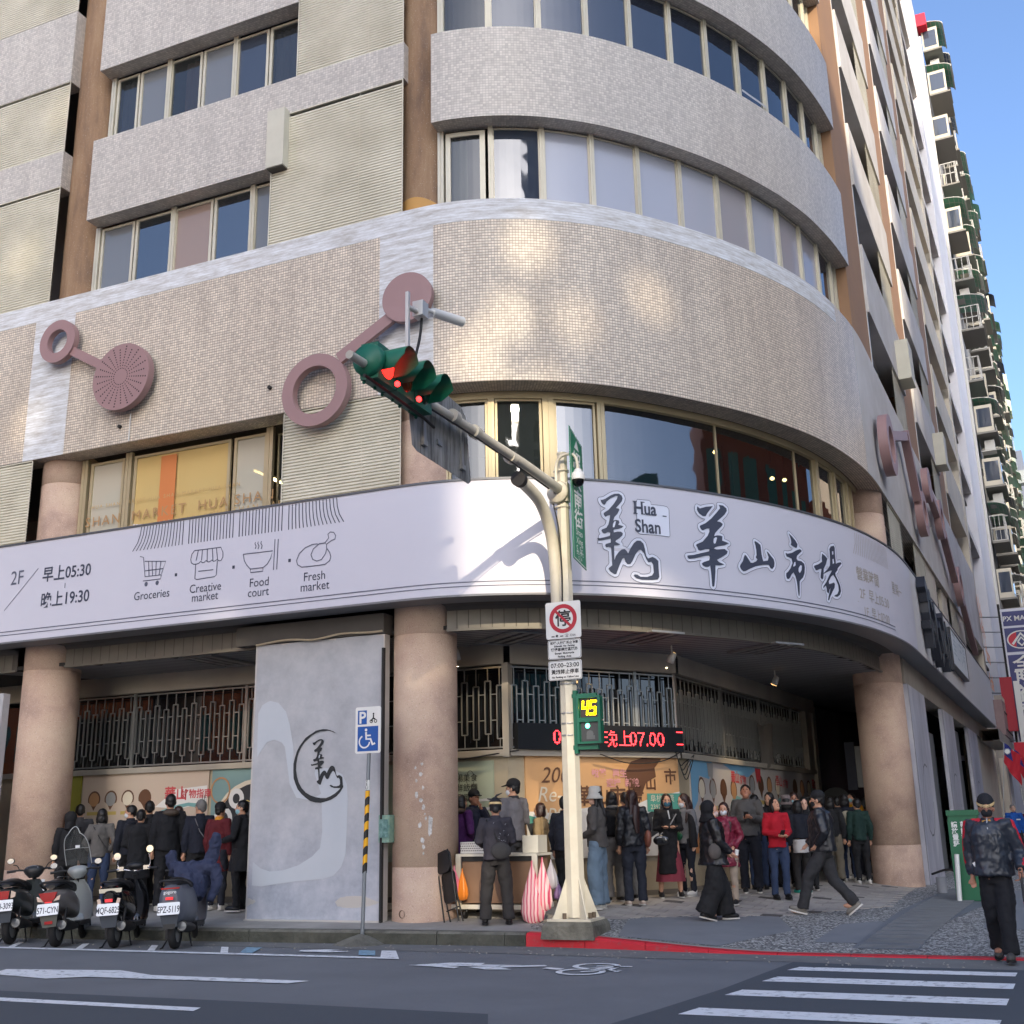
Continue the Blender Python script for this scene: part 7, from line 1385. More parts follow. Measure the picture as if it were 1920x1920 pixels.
    fl_ = L(MB().prism([(-.13, zp-.04), (.13, zp-.04), (.1, zp-.24), (-.09, zp-.24)], 0, .012, lambda x, z, k: V((x, -.30-k+(zp-z)*.1, z))), 'mud_flap', mat('mudguard_grey', (58, 64, 72), .6) if style != 'retro' else mat('mudguard_olive', (84, 86, 80), .6))
    if style == 'retro': lens([(-.055, .33), (.055, .33), (.055, .37), (-.055, .37)], -.30, 'reflector', M_tail, .008)
    L(MB().cyl((0, .45, .3), (0, .06, .225), .055, 10).box((-.13, -.02, .14), (-.05, .5, .32)), 'engine', mat('engine_dark', (44, 44, 46), .6, metal=.4))
    m_ = L(MB().tube([(.13, -.14, .3), (.14, .1, .27), (.15, .38, .24)], [(.075, .06), (.08, .065), (.04, .04)], 16), 'muffler', M_blk); L(MB().lathe([(0, -.004), (.03, -.004), (.034, .0), (.06, .0)], (.13, -.148, .3), 14, 'Y'), 'muffler_cap', M_galv, m_)
    for s in (-1, 1): L(MB().cyl((s*.11, .0, .3), (s*.13, .05, .55), .022, 8), 'shock_absorber', M_galv if style == 'electric' else M_blk)
    # floor, apron, steering
    L(MB().box((-.16, .55, .24), (.16, .98, .30)), 'floorboard', M_blk)
    mb = MB(); rows = []
    for z, w_, y in ((.22, .12, 1.0), (.32, .19, 1.0), (.5, .215, 1.0), (.68, .2, .98), (.8, .15, .95), (.88, .1, .93)): rows.append([(w_*c, y-.05*abs(c)**2+d, z) for c, d in [(k/6-1, 0) for k in range(13)]]+[(w_*c*.9, y+.07-.06*abs(c), z) for c in [1-k/6 for k in range(13)]])
    mb.grid(rows, True, True); mb.face(rows[-1]); L(mb, 'leg_shield', apron)
    mb = MB(); rows = []
    for z, w_, d in ((.9, .07, .08), (.96, .13, .11), (1.02, .17, .12), (1.07, .12, .09), (1.09, .04, .04)): rows.append([(w_*math.cos(a), .93+d*math.sin(a)-.0, z) for a in [2*math.pi*k/18 for k in range(18)]])
    if style == 'slim':
        L(MB().ell((0, .93, 1.07), (.13, .09, .06)), 'instrument', M_blk)
    else:
        mb.grid(rows, True, True); mb.face(rows[-1]); h = L(mb, 'handlebar_cover', apron if style == 'retro' else M_blk)
        o = MB().ell((0, 0, 0), (.09, .05, .012)); 
        for v in o.v: v.xyz = (v.x, .855+v.y*.5, 1.055+v.z+v.y*.6)
        L(o, 'instrument', mat('dial_face', (150, 156, 160), .15, coat=1), h)
    L(MB().tube(_cr3([(-.36, .80, 1.02), (-.2, .86, 1.03), (0, .93, 1.0), (.2, .86, 1.03), (.36, .80, 1.02)]), .014, 8), 'handlebar', M_chr if style == 'slim' else M_blk)
    for s in (-1, 1):
        L(MB().cyl((s*.25, .845, 1.025), (s*.37, .795, 1.018), .02, 10), 'grip', M_blk); L(MB().tube([(s*.2, .93, 1.03), (s*.34, .88, 1.02)], .007, 6), 'brake_lever', M_chr)
        if style == 'slim': L(MB().cbox((s*.19, .88, 1.04), (.09, .07, .06)), 'switch_block', M_chr)
        if style == 'electric': continue
        mz = {'sport': 1.18, 'retro': 1.12, 'slim': 1.30 if s > 0 else 1.22}[style]; mx = s*(.33 if style != 'slim' else .24)
        m_ = L(MB().tube(_cr3([(s*.2, .86, 1.03), (s*.24, .87, 1.1), (mx*.9, .86, mz-.06)]), .008, 6), 'mirror_stem', M_blk if style != 'slim' else M_chr)
        o = MB().ell((0, 0, 0), (.06, .02, .045 if style != 'slim' else .06)); 
        for v in o.v: v.xyz = (mx+v.x, .86+v.y, mz+v.z)
        L(o, 'mirror_shell', M_blk, m_); L(MB().face([(mx+.052*math.cos(k*.52), .838, mz+(.04 if style != 'slim' else .052)*math.sin(k*.52)) for k in range(12)]), 'mirror', M_mir, m_)
    L(MB().tube([(0, .93, .95), (0, 1.12, .5), (0, 1.2, .21)], .035, 8), 'fork', M_blk)
    mb = MB(); mb.lathe([(.225, -.07), (.25, -.05), (.258, 0), (.25, .05), (.225, .07)], (0, 1.2, .23), 16, 'X', a0=R(20), a1=R(170)); L(mb, 'front_mudguard', apron)
    L(MB().tube([(-.1, .3, .24), (-.2, .1, .02), (-.2, .0, .015)], .012, 6).tube([(.1, .3, .24), (.2, .1, .02)], .012, 6), 'stand', M_blk)
    if style == 'retro':
        mb = MB(); rows = []
        for i in range(15):
            z = 1.1+.56*i/14; w_ = .19*(1-((i/14)**4)*.55)+.0; rows.append([(w_*c, 1.03-.22*(i/14)-.05*c*c*1.2, z-.10*c*c*(i/14)**3) for c in [k/8-1 for k in range(17)]])
        mb.grid(rows, True); s_ = L(mb, 'windscreen', M_scr); E_ = [r[0] for r in rows]+rows[-1]+[r[-1] for r in rows[::-1]]
        L(MB().tube(E_, .006, 5), 'screen_rim', mat('screen_rim', (178, 180, 178), .3), s_); mid = rows[6]; L(MB().tube([(x, y-.006, z) for x, y, z in mid], .005, 5), 'screen_bar', M_galv, s_); L(MB().box((-.03, .90, 1.345), (.035, .905, 1.385)), 'screen_sticker', M_pl, s_)
        o = L(MB().grid([[(-.03+.05*i, .1+.05*j, .945+.01*math.sin(i+j)) for i in range(4)] for j in range(3)], True), 'plastic_wrap', M_pl)
    if style == 'sport':
        L(MB().face([(.16+.0*k, .98-.0, 0) for k in range(0)] or [(.1, .925, .80), (.16, .93, .79), (.17, .93, .86), (.12, .925, .87)]), 'apron_sticker', M_pl); L(MB().lathe([(0, 0), (.028, 0)], (.16, .92, .72), 12, 'Y'), 'key_ring', M_pl)
    return t
def dirz(a, b): return math.atan2(b[1]-a[1], b[0]-a[0])-math.pi/2
M_sc = [mat('dark_grey_green_paint', (52, 58, 58), .3, coat=.6), mat('silver_taupe_paint', (108, 104, 101), .3, coat=.5), M_gloss, mat('matte_grey_paint', (92, 96, 106), .42)]
M_ap2 = mat('pale_grey_paint', (132, 138, 138), .3, coat=.5)
scs = [scooter((-13.8, 13.27, .0), R(26), R(-4), 'dark scooter with a wide red tail lamp and plate MPH-3093, leftmost in the row', M_sc[0], M_sc[0], 'MPH-3093', 'sport'),
 scooter((-12.72, 13.08, 0), R(25), R(-5), 'silver scooter with a tall clear windscreen and plate 571-CYN', M_sc[1], M_ap2, '571-CYN', 'retro'),
 scooter((-11.74, 13.16, 0), R(25), R(-3), 'glossy black scooter with bare chrome handlebars and plate MQF-6825', M_sc[2], M_gloss, 'MQF-6825', 'slim'),
 scooter((-10.74, 13.22, 0), R(24), R(-3), 'matte grey electric scooter with a blue cover over its handlebars', M_sc[3], M_sc[3], 'EPZ-5119', 'electric')]
# blue rain cover over the fourth scooter's handlebars
cv = thing('rain_cover', 'dark blue cloth cover draped over the handlebars and mirrors of the grey scooter', 'cover', (-10.74, 13.22, 0)); cv.rotation_euler = scs[3].rotation_euler
mb = MB(); mb.tube([(-.2, .9, .95), (-.28, .86, 1.12), (-.3, .84, 1.24), (-.28, .83, 1.3)], [.08, .085, .08, .04], 12); mb.tube([(.2, .9, .95), (.3, .86, 1.2), (.36, .84, 1.4), (.38, .83, 1.5)], [.09, .09, .085, .045], 12)
mb.tube([(-.32, .82, 1.04), (0, .88, 1.0), (.34, .82, 1.04)], [.09, .14, .11], 12); mb.tube([(0, .88, 1.08), (.05, .8, .85), (.1, .7, .6)], [(.3, .14), (.29, .16), (.12, .1)], 14); mb.tube([(.34, .82, 1.05), (.38, .8, .8), (.3, .72, .55)], [.09, .09, .05], 10); mb.tube([(-.05, .85, 1.0), (-.1, .78, .78)], [.2, .1], 10)
o = mb.local('cloth', mat('navy_cloth', (46, 54, 80), .8, var=(6, (36, 43, 68), .3)), cv); fuse(o, .014, 3, [(.13, .07), (.05, .02)])
# ================================================================ people
def M3(*k): return Matrix.Rotation(k[0], 4, k[1])
_pm = {}
def cm(c, r=.85, v=.12, coat=0):
    """cloth of one colour"""
    k = (tuple(c), r, coat)
    if k not in _pm: _pm[k] = mat('cloth_%d_%d_%d' % tuple(c), c, r, var=(5, [max(0, x*(1-v)) for x in c], .3), coat=coat)
    return _pm[k]
SKIN = [mat('skin_tone', (198, 150, 122), .55), mat('skin_tan', (176, 124, 98), .55), mat('skin_pale', (214, 172, 148), .55)]
BLACK = (20, 21, 25); NAVY = (24, 28, 40); DENIM = (44, 60, 90); CHAR = (46, 48, 52)
M_hair = [mat('black_hair', (16, 15, 16), .45, bump=(120, .6, .004)), mat('brown_hair', (48, 28, 24), .42, bump=(120, .6, .004)), mat('grey_hair', (104, 102, 100), .6, bump=(120, .5, .004))]
M_eye = mat('eye_dark', (28, 20, 18), .3); M_lip = mat('lips', (150, 92, 84), .5); M_mask = {'white': mat('mask_white', (206, 210, 214), .8), 'black': mat('mask_black', (26, 28, 32), .8), 'blue': mat('mask_blue', (52, 98, 116), .8), 'pink': mat('mask_pink', (206, 180, 174), .8), 'cyan': mat('mask_cyan', (150, 196, 204), .8)}
M_shw = mat('shoe_white', (206, 204, 198), .5); M_shb = mat('shoe_black', (20, 20, 22), .5); M_shg = mat('shoe_grey', (120, 116, 108), .6); M_shc = mat('shoe_cream', (200, 180, 164), .6); M_sole = mat('shoe_sole', (198, 194, 186), .6)
def person(P, h, rz, label, group=None, skin=0, arms=('down', 'down'), legs='stand', head=(0, 0), top=None, bottom=None, hair=None, mask=None, shoe=None, fine=False, lean=0, extra=None, sh=1.0, cat='person'):
    """P = feet position; facing +y when rz = 0; head=(turn, nod); top=(kind, colour, length, bulk)"""
    k = h/1.7; x0, y0 = P; z0 = gh(x0, y0)+.014
    female = sh < 1
    # ---- joints (right side is +x)
    hipw, shw = .095, .175*sh
    def leg(s, mode):
        if mode == 'stand': return [V((s*hipw, 0, .86)), V((s*hipw*1.08, .02, .47)), V((s*hipw*1.15, -.01, .085))]
        if mode == 'apart': return [V((s*hipw, 0, .86)), V((s*.14, .02, .47)), V((s*.17, -.01, .085))]
        if mode == 'front': return [V((s*hipw*.8, 0, .86)), V((s*hipw*.8, .23, .50)), V((s*hipw*.8, .34, .10))]
        if mode == 'back': return [V((s*hipw*.8, 0, .86)), V((s*hipw*.8, -.10, .46)), V((s*hipw*.8, -.38, .16))]
        if mode == 'front2': return [V((s*hipw*.8, 0, .86)), V((s*hipw*.8, .10, .46)), V((s*hipw*.8, .16, .09))]
        if mode == 'back2': return [V((s*hipw*.8, 0, .86)), V((s*hipw*.8, -.02, .46)), V((s*hipw*.8, -.2, .12))]
        if mode == 'bent': return [V((s*hipw, 0, .86)), V((s*hipw*1.2, .1, .49)), V((s*hipw*1.2, .02, .085))]
    lm = {'stand': ('stand', 'stand'), 'apart': ('apart', 'apart'), 'walk': ('front', 'back'), 'walk2': ('back', 'front'), 'step': ('front2', 'back2'), 'relax': ('stand', 'bent')}[legs]
    LG = [leg(-1, lm[0]), leg(1, lm[1])]
    T = Matrix.Rotation(-lean, 4, 'X')
    def up(p):
        q = V(p)-V((0, 0, .9)); return (T @ q)+V((0, 0, .9))
    def arm(s, mode):
        S_ = V((s*shw, 0, 1.385))
        E_, H_ = {'down': (V((s*(shw+.055), -.03, 1.10)), V((s*(shw+.05), .03, .86))), 'phone': (V((s*(shw+.06), .02, 1.12)), V((s*.05, .27, 1.17))), 'phonelow': (V((s*(shw+.05), .0, 1.11)), V((s*.06, .28, 1.06))),
                  'pocket': (V((s*(shw+.09), -.07, 1.12)), V((s*(shw-.02), .07, .95))), 'cross': (V((s*(shw+.05), .03, 1.12)), V((-s*.02, .17, 1.14))), 'face': (V((s*(shw+.03), .14, 1.18)), V((s*.03, .16, 1.42))),
                  'cane': (V((s*(shw+.09), -.05, 1.11)), V((s*(shw+.1), .13, .93))), 'swingf': (V((s*(shw+.04), .06, 1.11)), V((s*(shw+.02), .24, .95))), 'swingb': (V((s*(shw+.05), -.12, 1.12)), V((s*(shw+.06), -.18, .88))),
                  'work': (V((s*(shw+.07), .02, 1.13)), V((s*(shw-.03), .26, 1.07))), 'belly': (V((s*(shw+.07), -.03, 1.12)), V((s*.07, .18, 1.02)))}[mode]
        return [S_, E_, H_]
    AR = [[up(p) for p in arm(-1, arms[0])], [up(p) for p in arm(1, arms[1])]]
    hx = V(up((0, .015, 1.575))); HT = Matrix.Translation(hx) @ Matrix.Rotation(head[0], 4, 'Z') @ Matrix.Rotation(-head[1], 4, 'X')
    # ---- the body: one continuous skin
    mb = MB()
    for Lg in LG:
        mb.tube([Lg[0]+V((0, 0, .05)), Lg[0].lerp(Lg[1], .4), Lg[1], Lg[1].lerp(Lg[2], .35), Lg[2]], [.085, .075, .052, .055, .036], 10)
        mb.ell(Lg[2]+V((0, .07, -.045)), (.042, .115, .038), 6, 10)
    mb.tube([up((0, 0, .82)), up((0, 0, .95)), up((0, .0, 1.12)), up((0, .0, 1.3)), up((0, 0, 1.4))], [(.135, .10), (.13, .095), (.12, .09), (.145*sh, .10), (.12*sh, .07)], 14)
    for v in mb.v[-14*5-0:]: pass
    mb.tube([up((0, -.005, 1.36)), up((0, .0, 1.45)), hx-V((0, .0, .03))], [.065, .052, .05], 10)
    def hp(x, y, z): return HT @ V((x, y, z))
    mb.ell((0, 0, 0), (.074, .092, .108), 12, 16, M=HT @ Matrix.Translation((0, 0, .01))); mb.ell((0, 0, 0), (.056, .062, .06), 8, 12, M=HT @ Matrix.Translation((0, .03, -.062)))
    mb.ell((0, 0, 0), (.014, .02, .024), 6, 8, M=HT @ Matrix.Translation((0, .098, -.018))); mb.ell((0, 0, 0), (.03, .014, .014), 6, 8, M=HT @ Matrix.Translation((0, .083, .03)))
    for s in (-1, 1): mb.ell((0, 0, 0), (.012, .022, .03), 6, 8, M=HT @ Matrix.Translation((s*.076, -.005, -.01)))
    for Am, s, mode in ((AR[0], -1, arms[0]), (AR[1], 1, arms[1])):
        mb.tube([up((s*.06, 0, 1.39)), Am[0], Am[0].lerp(Am[1], .5), Am[1], Am[1].lerp(Am[2], .4), Am[2]], [.05, .052, .045, .036, .034, .025], 10)
        d = (Am[2]-Am[1]).normalized(); sd = V((0, 0, 1)).cross(d); sd = sd.normalized() if sd.length > .2 else V((0, 1, 0)); cu = d.cross(sd)
        if mode in ('phone', 'phonelow', 'work'): curl = .5
        elif mode == 'cane': curl = 1.1; d = V((0, .3, -1)).normalized(); sd = V((0, 1, 0)); cu = V((-s, 0, 0))
        else: curl = .25
        pc = Am[2]+d*.045; mb.tube([Am[2], pc, pc+d*.04], [(.024, .024), (.036, .018), (.034, .014)], 8)
        if sd.dot(V((0, 1, 0))) < 0 and mode in ('down', 'swingf', 'swingb'): sd = -sd
        fr_ = .0085 if fine else .0095
        for q, ln in ((-1.5, .052), (-.5, .064), (.5, .068), (1.5, .058)):
            b0 = pc+d*.035+sd*(q*.0175); b1 = b0+d*ln*.5+cu*(ln*.3*curl); b2 = b1+d*ln*.35*(1-curl*.6)+cu*(ln*.7*curl); mb.tube([b0-d*.01, b0, b1, b2], [fr_, fr_, fr_*.92, fr_*.75], 6)
        b0 = pc-d*.005+sd*.026; mb.tube([b0, b0+sd*.02+d*.024, b0+sd*.022+d*.05+cu*.012], [fr_*1.15, fr_*1.05, fr_*.8], 6)
    for v in mb.v: v *= k
    b = link(bpy.data.objects.new('person', mb.mesh('person', SKIN[skin]))); b.location = (x0, y0, z0); b.rotation_euler = (0, 0, rz); tag(b, label, cat, group)
    fuse(b, .0085 if fine else .0115, 2)
    def C(mb, name, mt, vox=.014, sm=3, fold=((.11, .03), (.045, .010)), fz=True, par=None):
        for v in mb.v: v *= k
        o = mb.local(name, mt, par or b)
        if fz: fuse(o, vox, sm, fold)
        return o
    # ---- face details
    for s in (-1, 1): C(MB().ell((0, 0, 0), (.011, .005, .006), 5, 8, M=HT @ Matrix.Translation((s*.03, .089, .008))), 'eye', M_eye, fz=False); C(MB().ell((0, 0, 0), (.016, .004, .003), 4, 8, M=HT @ Matrix.Translation((s*.031, .091, .03))), 'eyebrow', M_hair[hair[1] if hair else 0], fz=False)
    if mask: C(MB().ell((0, 0, 0), (.060, .058, .056), 8, 14, M=HT @ Matrix.Translation((0, .047, -.05))).tube([hp(-.058, .06, -.03), hp(-.078, 0, -.01)], .003, 5).tube([hp(.058, .06, -.03), hp(.078, 0, -.01)], .003, 5), 'face_mask', M_mask[mask], fz=False)
    else: C(MB().ell((0, 0, 0), (.022, .006, .006), 5, 8, M=HT @ Matrix.Translation((0, .088, -.058))), 'mouth', M_lip, fz=False)
    # ---- hair and headgear
    if hair:
        kind, ci = hair[0], hair[1]; mb = MB(); mt = M_hair[ci]
        if kind in ('short', 'cap', 'beanie', 'thin'):
            mb.ell((0, 0, 0), (.083, .098, .098), 10, 16, M=HT @ Matrix.Translation((0, -.014, .035)))
            for s in (-1, 1): mb.ell((0, 0, 0), (.02, .045, .04), 6, 8, M=HT @ Matrix.Translation((s*.066, -.02, -.0)))
            mb.ell((0, 0, 0), (.06, .04, .06), 6, 10, M=HT @ Matrix.Translation((0, -.065, -.02)))
        elif kind == 'bob': mb.ell((0, 0, 0), (.09, .1, .105), 10, 16, M=HT @ Matrix.Translation((0, -.02, .03))); [mb.ell((0, 0, 0), (.034, .06, .09), 8, 10, M=HT @ Matrix.Translation((s*.068, -.02, -.05))) for s in (-1, 1)]; mb.ell((0, 0, 0), (.078, .045, .1), 8, 12, M=HT @ Matrix.Translation((0, -.07, -.04)))
        elif kind == 'long':
            mb.ell((0, 0, 0), (.09, .1, .105), 10, 16, M=HT @ Matrix.Translation((0, -.02, .03))); [mb.tube([hp(s*.07, -.02, .02), hp(s*.078, -.02, -.12), up((s*.10, .05, 1.34)), up((s*.1, .1, 1.2))], [.03, .034, .034, .014], 8) for s in (-1, 1)]
            mb.tube([hp(0, -.06, .05), hp(0, -.075, -.1), up((0, -.1, 1.32)), up((0, -.115, 1.12))], [(.07, .05), (.085, .04), (.1, .035), (.05, .02)], 10)
        elif kind == 'pony': mb.ell((0, 0, 0), (.083, .098, .1), 10, 16, M=HT @ Matrix.Translation((0, -.016, .032))); mb.tube([hp(0, -.09, .03), hp(0, -.13, -.05), up((0, -.13, 1.3))], [.035, .04, .015], 8)
        if kind not in ('hood', 'bucketonly') and mb.v:
            # keep the hair off the face
            o = C(mb, 'hair', mt, .011, 1, ((.03, .014),))
        if kind == 'cap' or (len(hair) > 2 and hair[2] == 'cap'):
            cc = hair[3] if len(hair) > 3 else BLACK; m2 = MB().ell((0, 0, 0), (.09, .106, .085), 10, 18, M=HT @ Matrix.Translation((0, -.01, .066))); m2.ell((0, 0, 0), (.07, .075, .009), 6, 14, M=HT @ Matrix.Translation((0, .11, .045)) @ Matrix.Rotation(R(-12), 4, 'X')); C(m2, 'cap', cm(cc), .01, 2, ())
        if kind == 'beanie':
            m2 = MB().ell((0, 0, 0), (.092, .108, .108), 10, 18, M=HT @ Matrix.Translation((0, -.012, .06))); C(m2, 'beanie', cm((30, 31, 36)), .01, 2, ((.05, .008),))
            m3 = MB(); rows = [[hp(rr*.094*math.cos(a), -.012+rr*.11*math.sin(a), z+.012*math.cos(a*2)-.02*math.sin(a)) for a in [2*math.pi*q/24 for q in range(24)]] for rr, z in ((1.0, .035), (1.03, .05), (1.0, .065))]; m3.grid(rows, True, True); C(m3, 'beanie_trim', cm((226, 196, 140)), fz=False)
        if kind in ('bucket', 'bucketonly') or (len(hair) > 2 and hair[2] == 'bucket'):
            m2 = MB().lathe([(.001, .165), (.07, .16), (.088, .135), (.094, .06), (.098, .04), (.135, -.02), (.132, -.024), (.092, .035)], (0, -.005, .0), 24)
            for v in m2.v: v.xyz = HT @ v
            C(m2, 'bucket_hat', cm(hair[3]), fz=False)
        if kind == 'hood' or (len(hair) > 2 and hair[2] == 'hood'):
            m2 = MB(); rows = []
            for t_ in range(9):
                a = math.pi*t_/8; rows.append([hp(rr*.118*math.sin(a*.0+q), -.028+.0-.11*math.cos(q*.0)+yy, .02+rr*.0+zz) for q, rr, yy, zz in ()])
            m2.ell((0, 0, 0), (.108, .118, .13), 12, 18, M=HT @ Matrix.Translation((0, -.05, .03))); m2.tube([hp(0, -.06, -.05), up((0, -.05, 1.4))], [(.1, .09), (.15, .09)], 14); C(m2, 'hood', cm(hair[3] if len(hair) > 3 else BLACK), .012, 2, ((.06, .02),))
    # ---- trousers / skirt
    if bottom:
        kind, col = bottom[0], bottom[1]; wd = bottom[2] if len(bottom) > 2 else 1; mb = MB()
        if kind == 'trousers':
            for Lg in LG: mb.tube([Lg[0]+V((0, 0, .09)), Lg[0], Lg[0].lerp(Lg[1], .5), Lg[1], Lg[1].lerp(Lg[2], .5), Lg[2]+V((0, 0, -.02))], [.09, .098, .09*wd**.5, .068*wd, .062*wd, .058*wd*(1.12 if wd > 1 else 1)], 12)
            mb.tube([up((0, 0, .78)), up((0, 0, .9)), up((0, 0, 1.0))], [(.13, .10), (.155, .112), (.14, .105)], 14); C(mb, 'trousers', cm(col, .85), .014, 3, ((.13, .035), (.05, .014)))
        else:
            n = 30; hem = bottom[3] if len(bottom) > 3 else .32; rows = []
            for t_, r in ((0, .14), (.2, .165), (.6, .2*wd), (1, .235*wd)):
                z = 1.0+(hem-1.0)*t_; rows.append([up((r*(1+.07*t_*math.sin(a*9))*math.cos(a), r*.75*(1+.07*t_*math.sin(a*9))*math.sin(a), z)) if z > .9 else V((r*(1+.07*t_*math.sin(a*9))*math.cos(a), r*.75*(1+.07*t_*math.sin(a*9))*math.sin(a), z)) for a in [2*math.pi*q/n for q in range(n)]])
            mb.grid(rows, True, True, flip=True); C(mb, 'skirt', cm(col), fz=False)
    # ---- jacket / coat
    if top:
        kind, col = top[0], top[1]; ln = top[2] if len(top) > 2 else .84; bk = top[3] if len(top) > 3 else 1.0; mb = MB(); R_ = lambda a, b_: (a*bk, b_*bk)
        zs = [1.44, 1.40, 1.3, 1.15, 1.0]; rad = [(.075, .07), (.155*sh, .095), (.185*sh, .125), (.178*sh, .125), (.178, .13)]
        if ln < .95:
            zs.append(max(ln, .86)); rad.append((.19, .14))
        if ln < .8: zs += [(.86+ln)/2, ln]; rad += [(.2, .15), (.215, .165)]
        pts = [up((0, 0, z)) if z > .85 else V((0, 0, z)) for z in zs]; mb.tube(pts, [R_(*r) for r in rad], 18)
        for Am, s in ((AR[0], -1), (AR[1], 1)):
            e = Am[2]-(Am[2]-Am[1]).normalized()*.01
            mb.tube([up((s*.07, 0, 1.385)), Am[0]+V((-s*.01, 0, .01)), Am[0].lerp(Am[1], .5), Am[1], Am[1].lerp(e, .5), e], [.065*bk, .075*bk, .066*bk, .058*bk, .052*bk, .044*bk], 12)
        fold = {'puffer': ((.10, .045), (.04, .012)), 'leather': ((.1, .03), (.035, .014))}.get(kind, ((.14, .04), (.05, .012)))
        rough = {'leather': .35, 'puffer': .45}.get(kind, .88)
        o = C(mb, 'coat' if ln < .75 else 'jacket', cm(col, rough), .014, 3, fold)
        m2 = MB().tube([up((0, -.005, 1.40)), up((0, .0, 1.475))], [(.085*bk, .08*bk), (.07, .068)], 16, cap=False); C(m2, 'collar', cm(top[4] if len(top) > 4 else col, rough), fz=False)
        if kind == 'puffer':
            m3 = MB()
            for z in [1.32-.085*q for q in range(int((1.32-ln)/.085))]:
                a_ = 1.0; m3.tube([up((.198*sh*bk*math.cos(q*math.pi/9), .148*bk*math.sin(q*math.pi/9), z)) if z > .85 else V((.2*bk*math.cos(q*math.pi/9), .155*bk*math.sin(q*math.pi/9), z)) for q in range(19)], .004, 4)
            C(m3, 'quilt_seam', cm([max(0, x-22) for x in col], .6), fz=False)
    # ---- shoes
    sm_, sole = shoe or (M_shb, M_sole)
    for Lg, md in zip(LG, lm):
        d = V((0, 1, 0)); tilt = {'back': R(-38), 'front': R(14), 'back2': R(-14)}.get(md, 0); TS = Matrix.Translation(Lg[2]+V((0, 0, -.02))) @ Matrix.Rotation(tilt, 4, 'X')
        m2 = MB(); m2.ell((0, 0, 0), (.047, .135, .05), 7, 12, M=TS @ Matrix.Translation((0, .065, -.022))); m2.tube([TS @ V((0, -.01, -.01)), TS @ V((0, -.01, .05))], .046, 10)
        for v in m2.v:
            q = TS.inverted() @ v
            if q.z < -.055: q.z = -.055; v.xyz = TS @ q
        s_ = C(m2, 'shoe', sm_, fz=False); m3 = MB().prism([(.05*math.cos(a), .065+.138*math.sin(a)) for a in [2*math.pi*q/14 for q in range(14)]], -.068, -.047, lambda x, y, z: TS @ V((x, y, z))); C(m3, 'sole', sole, fz=False)
    if extra: extra(b, C, up, hp, AR, k)
    return b
def child_bag(col, pts, size, strap=None, nm='bag'):
    def f(b, C, up, hp, AR, k):
        o = C(MB().ell(up(pts), size, 8, 12), nm, cm(col, .6), .012, 1, ())
        if strap: C(MB().tube([up(p) for p in strap], .008, 6), 'strap', cm((30, 30, 32)), fz=False)
    return f
def phone(b, C, up, hp, AR, k, s=1):
    h = AR[1 if s > 0 else 0][2]+V((-.03*s, .08, .04)); C(MB().cbox(h, (.075, .012, .15), rx=R(-50)), 'phone', M_blk, fz=False)
def away(x, y): return -math.atan2(x, y)      # faces away from the camera
def toward(x, y): return away(x, y)+math.pi
def at(px, y): return (px*y, y)
G1, G2 = 'people crowding under the left bay of the arcade', 'people queueing along the arcade wall'
W_ = (M_shw, M_sole); B_ = (M_shb, M_blk); BW = (M_shb, M_sole)
